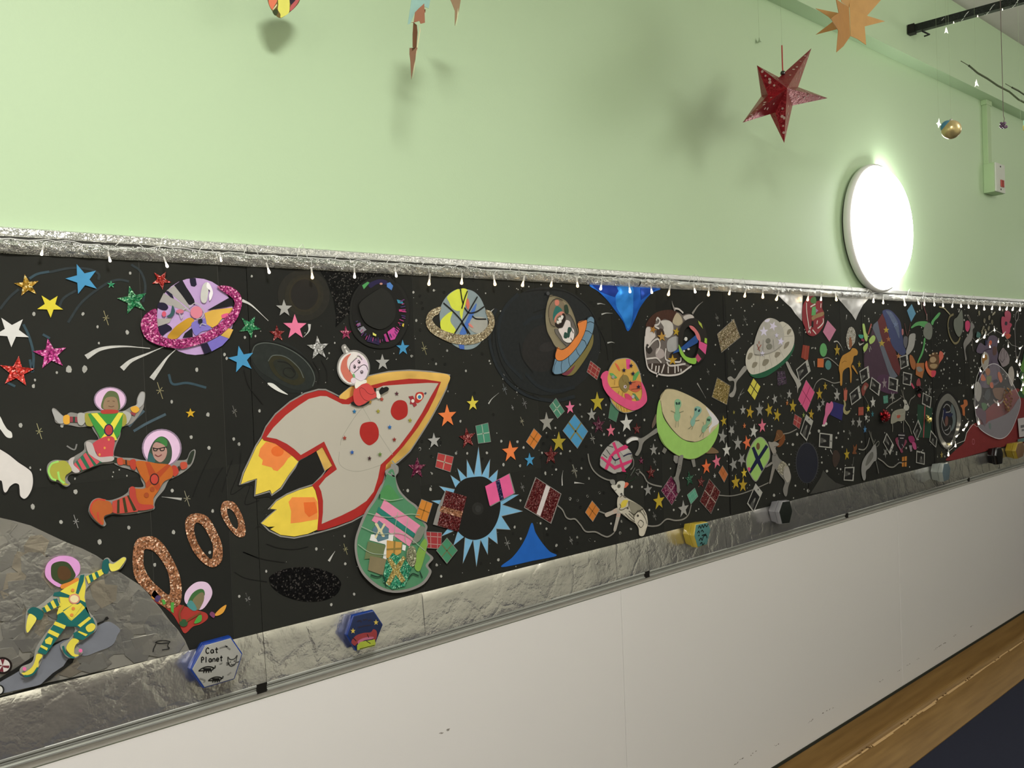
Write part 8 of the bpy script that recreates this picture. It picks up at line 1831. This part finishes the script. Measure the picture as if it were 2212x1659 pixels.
vane([(1843, -40), (1852, -90), (1858, -12), (1903, 0), (1873, 34), (1912, 46), (1868, 57), (1871, 97), (1852, 84), (1838, 78), (1836, 20), (1834, -10)], 1836, .0007, M_K1)
vane([(1806, -2), (1818, 6), (1834, 16), (1837, 78), (1822, 100), (1807, 113), (1811, 66), (1795, 40), (1802, 34), (1812, 28)], 1838, .0028, M_K2)
vane([(1811, 28), (1762, 18), (1790, 36), (1800, 46), (1762, 75), (1812, 62)], 1812, -.0008, M_K1, -.01)
vane([(1834, 16), (1818, 4), (1806, -60), (1832, -70), (1845, -10)], 1836, .001, M_K1, -.006)
tube('thread', [c, (c.x, c.y, ZC)], .0003, M_THR, t, 4)

# disc bauble at the top edge, coloured paper segments
cx_, cy_, yy = 612, -10, -.10
c = W(cx_, cy_, -yy)
t = empty('paper_disc_mobile', c, 'colourful paper disc with yellow, orange and dark segments hanging in front of the wall', 'paper mobile')
t['layer'] = -yy
art(0, 0, 0, (560, 0, 18.43), [
    ('disc', 'p:6A5A30', 's', [(340, -500), (900, -700), (1450, -560), (1650, -250), (1600, 60), (1440, 280), (1200, 500), (870, 715), (660, 620), (480, 380), (370, 150), (300, -200)]),
    ('segment', 'p:E37C5C', 's', [(370, 0), (360, -300), (600, -400), (700, -100), (700, 60), (600, 240), (520, 380), (400, 200)]), ('segment', 'p:E2E06A', 's', [(750, 20), (760, -400), (1150, -450), (1200, 0), (1210, 200), (1180, 500), (1000, 640), (850, 700), (840, 560), (740, 380), (760, 180)]),
    ('segment', 'i:2E2430', 's', [(1220, 0), (1250, -350), (1450, -300), (1440, 0), (1300, 180), (1230, 120)]), ('segment', 'p:C06060', 's', [(1400, 60), (1560, -100), (1590, 0), (1420, 270), (1240, 440), (1240, 260)]), ('segment', 'i:3A4424', 's', [(540, 440), (700, 360), (740, 500), (650, 620), (560, 540)]), ('segment', 'p:D8D2A0', 's', [(640, 230), (700, 160), (700, 240), (560, 400), (540, 380)])], root=t)
tube('thread', [c, (c.x, c.y, ZC)], .0003, M_THR, t, 4)

# brown paper tassel strip
yy = -.22
c = W(893, 40, -yy)
t = empty('paper_tassel', c, 'long twisted brown and pale blue paper tassel hanging from above', 'paper mobile')


def hung(name, f, pts, key, dy=0.0, curve=0.0, parent=None, th=.001):
    w = [W(x, y, -yy) for x, y in fr(f, pts)]
    mx = sum(p.x for p in w)/len(w)
    w = [Vector((p.x, p.y+dy-curve*(p.x-mx), p.z)) for p in w]
    n = len(w)
    tr = tessellate_polygon([[Vector((p.x, p.z, 0)) for p in w]])
    v = w+[q+Vector((0, th, 0)) for q in w]
    fs = [tuple(a) for a in tr]+[tuple(i+n for i in a[::-1]) for a in tr]+[(i, (i+1) % n, (i+1) % n+n, i+n) for i in range(n)]
    return mesh_obj(name, v, fs, mat(key) if isinstance(key, str) else key, parent)


E2 = (840, 0, 9.217)
hung('blue_strip', E2, [(470, -200), (800, -260), (765, 30), (740, 200), (640, 140), (510, 260), (440, 460), (395, 475), (430, 200), (450, 30)], 'p:8FB5AC', -.004, .3, t)
hung('brown_strip', E2, [(640, 110), (655, 490), (590, 500), (570, 440), (440, 450), (480, 460), (500, 260), (560, 190)], 'p:946248', -.008, .4, t)
hung('brown_strip', E2, [(478, 450), (590, 480), (610, 620), (560, 960), (440, 960), (445, 700)], 'p:72492E', 0, -.6, t)
hung('brown_strip', E2, [(440, 940), (555, 955), (520, 1200), (472, 1570), (455, 1200), (440, 1060)], 'p:7D5A40', .003, .5, t)
hung('brown_strip', E2, [(650, 180), (740, 180), (738, 240), (670, 275)], 'p:A06C50', .002, 0, t)
hung('pale_edge', E2, [(598, 500), (622, 610), (560, 960), (500, 1300), (478, 1560), (545, 960), (604, 620)], 'p:D8D2A8', -.002, 0, t)
tube('thread', [c+Vector((0, 0, .02)), (c.x, c.y, ZC)], .0003, M_THR, t, 4)
c = W(985, 20, -yy)
t = empty('paper_spike', c, 'single brown pointed paper spike hanging beside the tassel', 'paper mobile')
hung('spike', E2, [(1265, 0), (1180, -200), (1420, -200), (1400, 0), (1380, 200), (1325, 510), (1322, 210)], 'p:91785A', 0, .6, t)
hung('pale_edge', E2, [(1385, -200), (1415, -200), (1408, 60), (1370, 280), (1328, 530), (1355, 260), (1375, 0)], 'p:D6DDB4', -.003, 0, t)
tube('thread', [c, (c.x, c.y, ZC)], .0003, M_THR, t, 4)

# black lighting bar reaching out from the beam, wound with tiny lights
p0 = W(1963, 66, .075)
d = Vector((.0, -1, 0)) if 0 else None
# direction chosen so the bar runs out from the wall with a slight skew along it
best = None
for k in range(-60, 61):
    q = p0+Vector((k*.01, -1.0, 0))
    x, y = px_at(q)
    e = abs((y-68)/(x-1963)+.275)
    if best is None or e < best[0]: best = (e, k)
dirv = Vector((best[1]*.01, -1.0, 0)).normalized()
c = p0
t = empty('lighting_bar', c, 'black square bar wrapped in foil and tiny lights, reaching out from the beam', 'bar')
side = dirv.cross(Vector((0, 0, 1))).normalized()
hw = .019
def bar(name, a, b_, hw, hz, m_, par):
    vs = []
    for p in (a, b_):
        for sx_, sz_ in ((-1, -1), (1, -1), (1, 1), (-1, 1)):
            vs.append(p+side*hw*sx_+Vector((0, 0, hz*sz_)))
    return mesh_obj(name, vs, [(0, 1, 2, 3), (7, 6, 5, 4), (0, 4, 5, 1), (1, 5, 6, 2), (2, 6, 7, 3), (3, 7, 4, 0)], m_, par)
bar('bar', p0+dirv*.02, p0+dirv*1.1, .016, .017, crumpled('black_crinkled_wrap', (.03, .035, .03), .25, .7, 40, .6), t)
bar('wall_bracket', p0-dirv*.0, p0+dirv*.03, .02, .022, M_BLACKP, t)
w_ = tube('bracket_hook', [p0+dirv*.06+Vector((0, 0, -.02)), p0+dirv*.08+Vector((.03, 0, -.035)), p0+dirv*.05+Vector((.05, 0, -.03))], .004, M_BLACKP, t)
spr = [p0+dirv*(.15+.9*i/60)+side*.02*math.cos(i*.9)+Vector((0, 0, .021*math.sin(i*.9)-.002)) for i in range(61)]
tube('silver_tinsel', spr, .0016, crumpled('tinsel_silver', (.9, .9, .88), .15, .5, 90, .5), t, 5)
for i in range(8):
    p = p0+dirv*(.2+.1*i)+side*.015+Vector((0, 0, -.02))
    o = bpy.data.objects.new('bulb', BMW); o.location = p-c; o.scale = (.009,)*3; o.parent = t; COL.objects.link(o)

# small star lights dangling in the corridor
def little_star(px, py, y, r, label, m_, rot=0, n=5):
    c = W(px, py, -y)
    t = empty('star_light', c, label, 'star light')
    vs = [c+Vector((0, -.004, 0)), c+Vector((0, .004, 0))]
    rr = r*(c-CAM).dot(_F)/F_PX
    for i in range(2*n):
        a = math.radians(90+rot)+math.pi*i/n
        q = rr if i % 2 == 0 else rr*.42
        vs.append(c+Vector((q*math.cos(a), q*.3*math.sin(a*2), q*math.sin(a))))
    fs = []
    for i in range(2*n):
        fs += [(0, 2+i, 2+(i+1) % (2*n)), (1, 2+(i+1) % (2*n), 2+i)]
    mesh_obj('star', vs, fs, m_, t)
    tube('thread', [c, (c.x, c.y, ZC)], .0003, M_THR, t, 4)
    return t


M_GLS = emitter('lit_acrylic', (.98, 1.0, .9), 1.0)
little_star(2044, 66, -.6, 8, 'tiny clear glowing star below the black bar', M_GLS)
little_star(2109, 180, -.5, 9, 'tiny clear glowing star beside the dark curved twig', M_GLS, 10)
little_star(2028, 266, -.5, 11, 'crumpled clear glowing star left of the gold bauble', M_GLS, 30)
little_star(1640, 88, -.012, 8, 'small glassy hook left by tape high on the green wall', plain('dull_tape', '8AA37C', .4, g=1), 20, 3)

# gold bauble
def ball(name, c, r, m_, par, sub=3):
    b_ = bmesh.new(); bmesh.ops.create_icosphere(b_, subdivisions=sub, radius=r)
    me = bpy.data.meshes.new(name); b_.to_mesh(me); b_.free(); me.materials.append(m_)
    for p in me.polygons: p.use_smooth = True
    o = bpy.data.objects.new(name, me); o.location = Vector(c)-world_loc(par); o.parent = par; COL.objects.link(o)
    return o


yy = -.75
c = W(2055, 280, -yy); s = (c-CAM).dot(_F)/F_PX
t = empty('gold_bauble', c, 'matt gold bauble with a patch of blue, hanging left of the switch box', 'bauble')
ball('ball', c, 20*s, plain('satin_gold', 'B8A878', .28, metal=.55, g=1.2), t)
o = ball('blue_patch', c+RX*(-5.0*s)+Vector((0, .004, 6.0*s)), 14.4*s, plain('blue_sequin', '4F86A0', .4, metal=.2), t)
ball('cap', c+Vector((0, 0, 20*s)), 3.5*s, M_ALU, t, 2)
tube('thread', [c+Vector((0, 0, 22*s)), (c.x, c.y, ZC)], .0003, M_THR, t, 4)
yy = -.7
c = W(2168, 270, -yy); s = (c-CAM).dot(_F)/F_PX
t = empty('berry_cluster', c, 'small purple beaded berry cluster on a wire by the far edge', 'ornament')
rn = random.Random(2)
for k in range(14):
    a = k*2.4
    ball('berry', c+Vector((8*s*math.cos(a)*rn.uniform(.4, 1), 8*s*rn.uniform(-.7, .7), 7*s*math.sin(a)*rn.uniform(.4, 1))), 3.3*s, mat('x:5E4460'), t, 2)
tube('wire', [c+Vector((.0, 0, 5*s)), c+Vector((.01, 0, 14*s)), c+Vector((0, 0, 20*s)), (c.x, c.y, ZC)], .0012, mat('p:6A5A58'), t, 5)
# paper concertina crown at the edge
c = W(2205, 266, .7); s = (c-CAM).dot(_F)/F_PX
t = empty('zigzag_ornament', c, 'rainbow zigzag paper crown cut off by the far edge', 'ornament')
for k, (key) in enumerate(('p:9ED4B4', 'p:7FBFA4', 'p:E6DE8C', 'p:F0C060', 'p:E0763C', 'p:D8D890')):
    a0 = math.radians(200+k*32); a1 = math.radians(200+(k+1)*32)
    R_ = 24*s
    pa, pb = c+Vector((R_*math.cos(a0)+R_*.8, R_*math.sin(a0)*.7, 0)), c+Vector((R_*math.cos(a1)+R_*.8, R_*math.sin(a1)*.7, 0))
    up = Vector((0, 0, 11*s))
    mesh_obj('paper_point', [pa-up*.6, (pa+pb)/2-up*1.0, pb-up*.6, pb+up*.2, (pa+pb)/2+up*1.2, pa+up*.2], [(0, 1, 2, 3, 4, 5)], mat(key), t)
tube('thread', [c, (c.x, c.y, ZC)], .0003, M_THR, t, 4)

# dark curved twigs
for lab, pts, r_ in (('long dark green twig arching at the far top corner', ((2076, 132), (2093, 142), (2112, 158), (2133, 170), (2155, 185), (2180, 198), (2200, 215), (2225, 228)), .004), ('short dark green twig just behind the long one', ((2172, 181), (2186, 189), (2200, 196), (2216, 207), (2230, 212)), .003)):
    w = [W(x, y, .62 if len(pts) > 6 else .8) for x, y in pts]
    t = empty('willow_twig', w[-1], lab, 'twig')
    vs = []
    tube('twig', w[1:], r_, plain('twig_green', '3C4A28', .6, g=1), t, 6)
    tube('twig_tip', w[:2], r_*.45, plain('twig_green_tip', '4A5A34', .6, g=1), t, 5)
    tube('hanger', [w[-1], (w[-1].x, w[-1].y, ZC)], .0003, M_THR, t, 4)
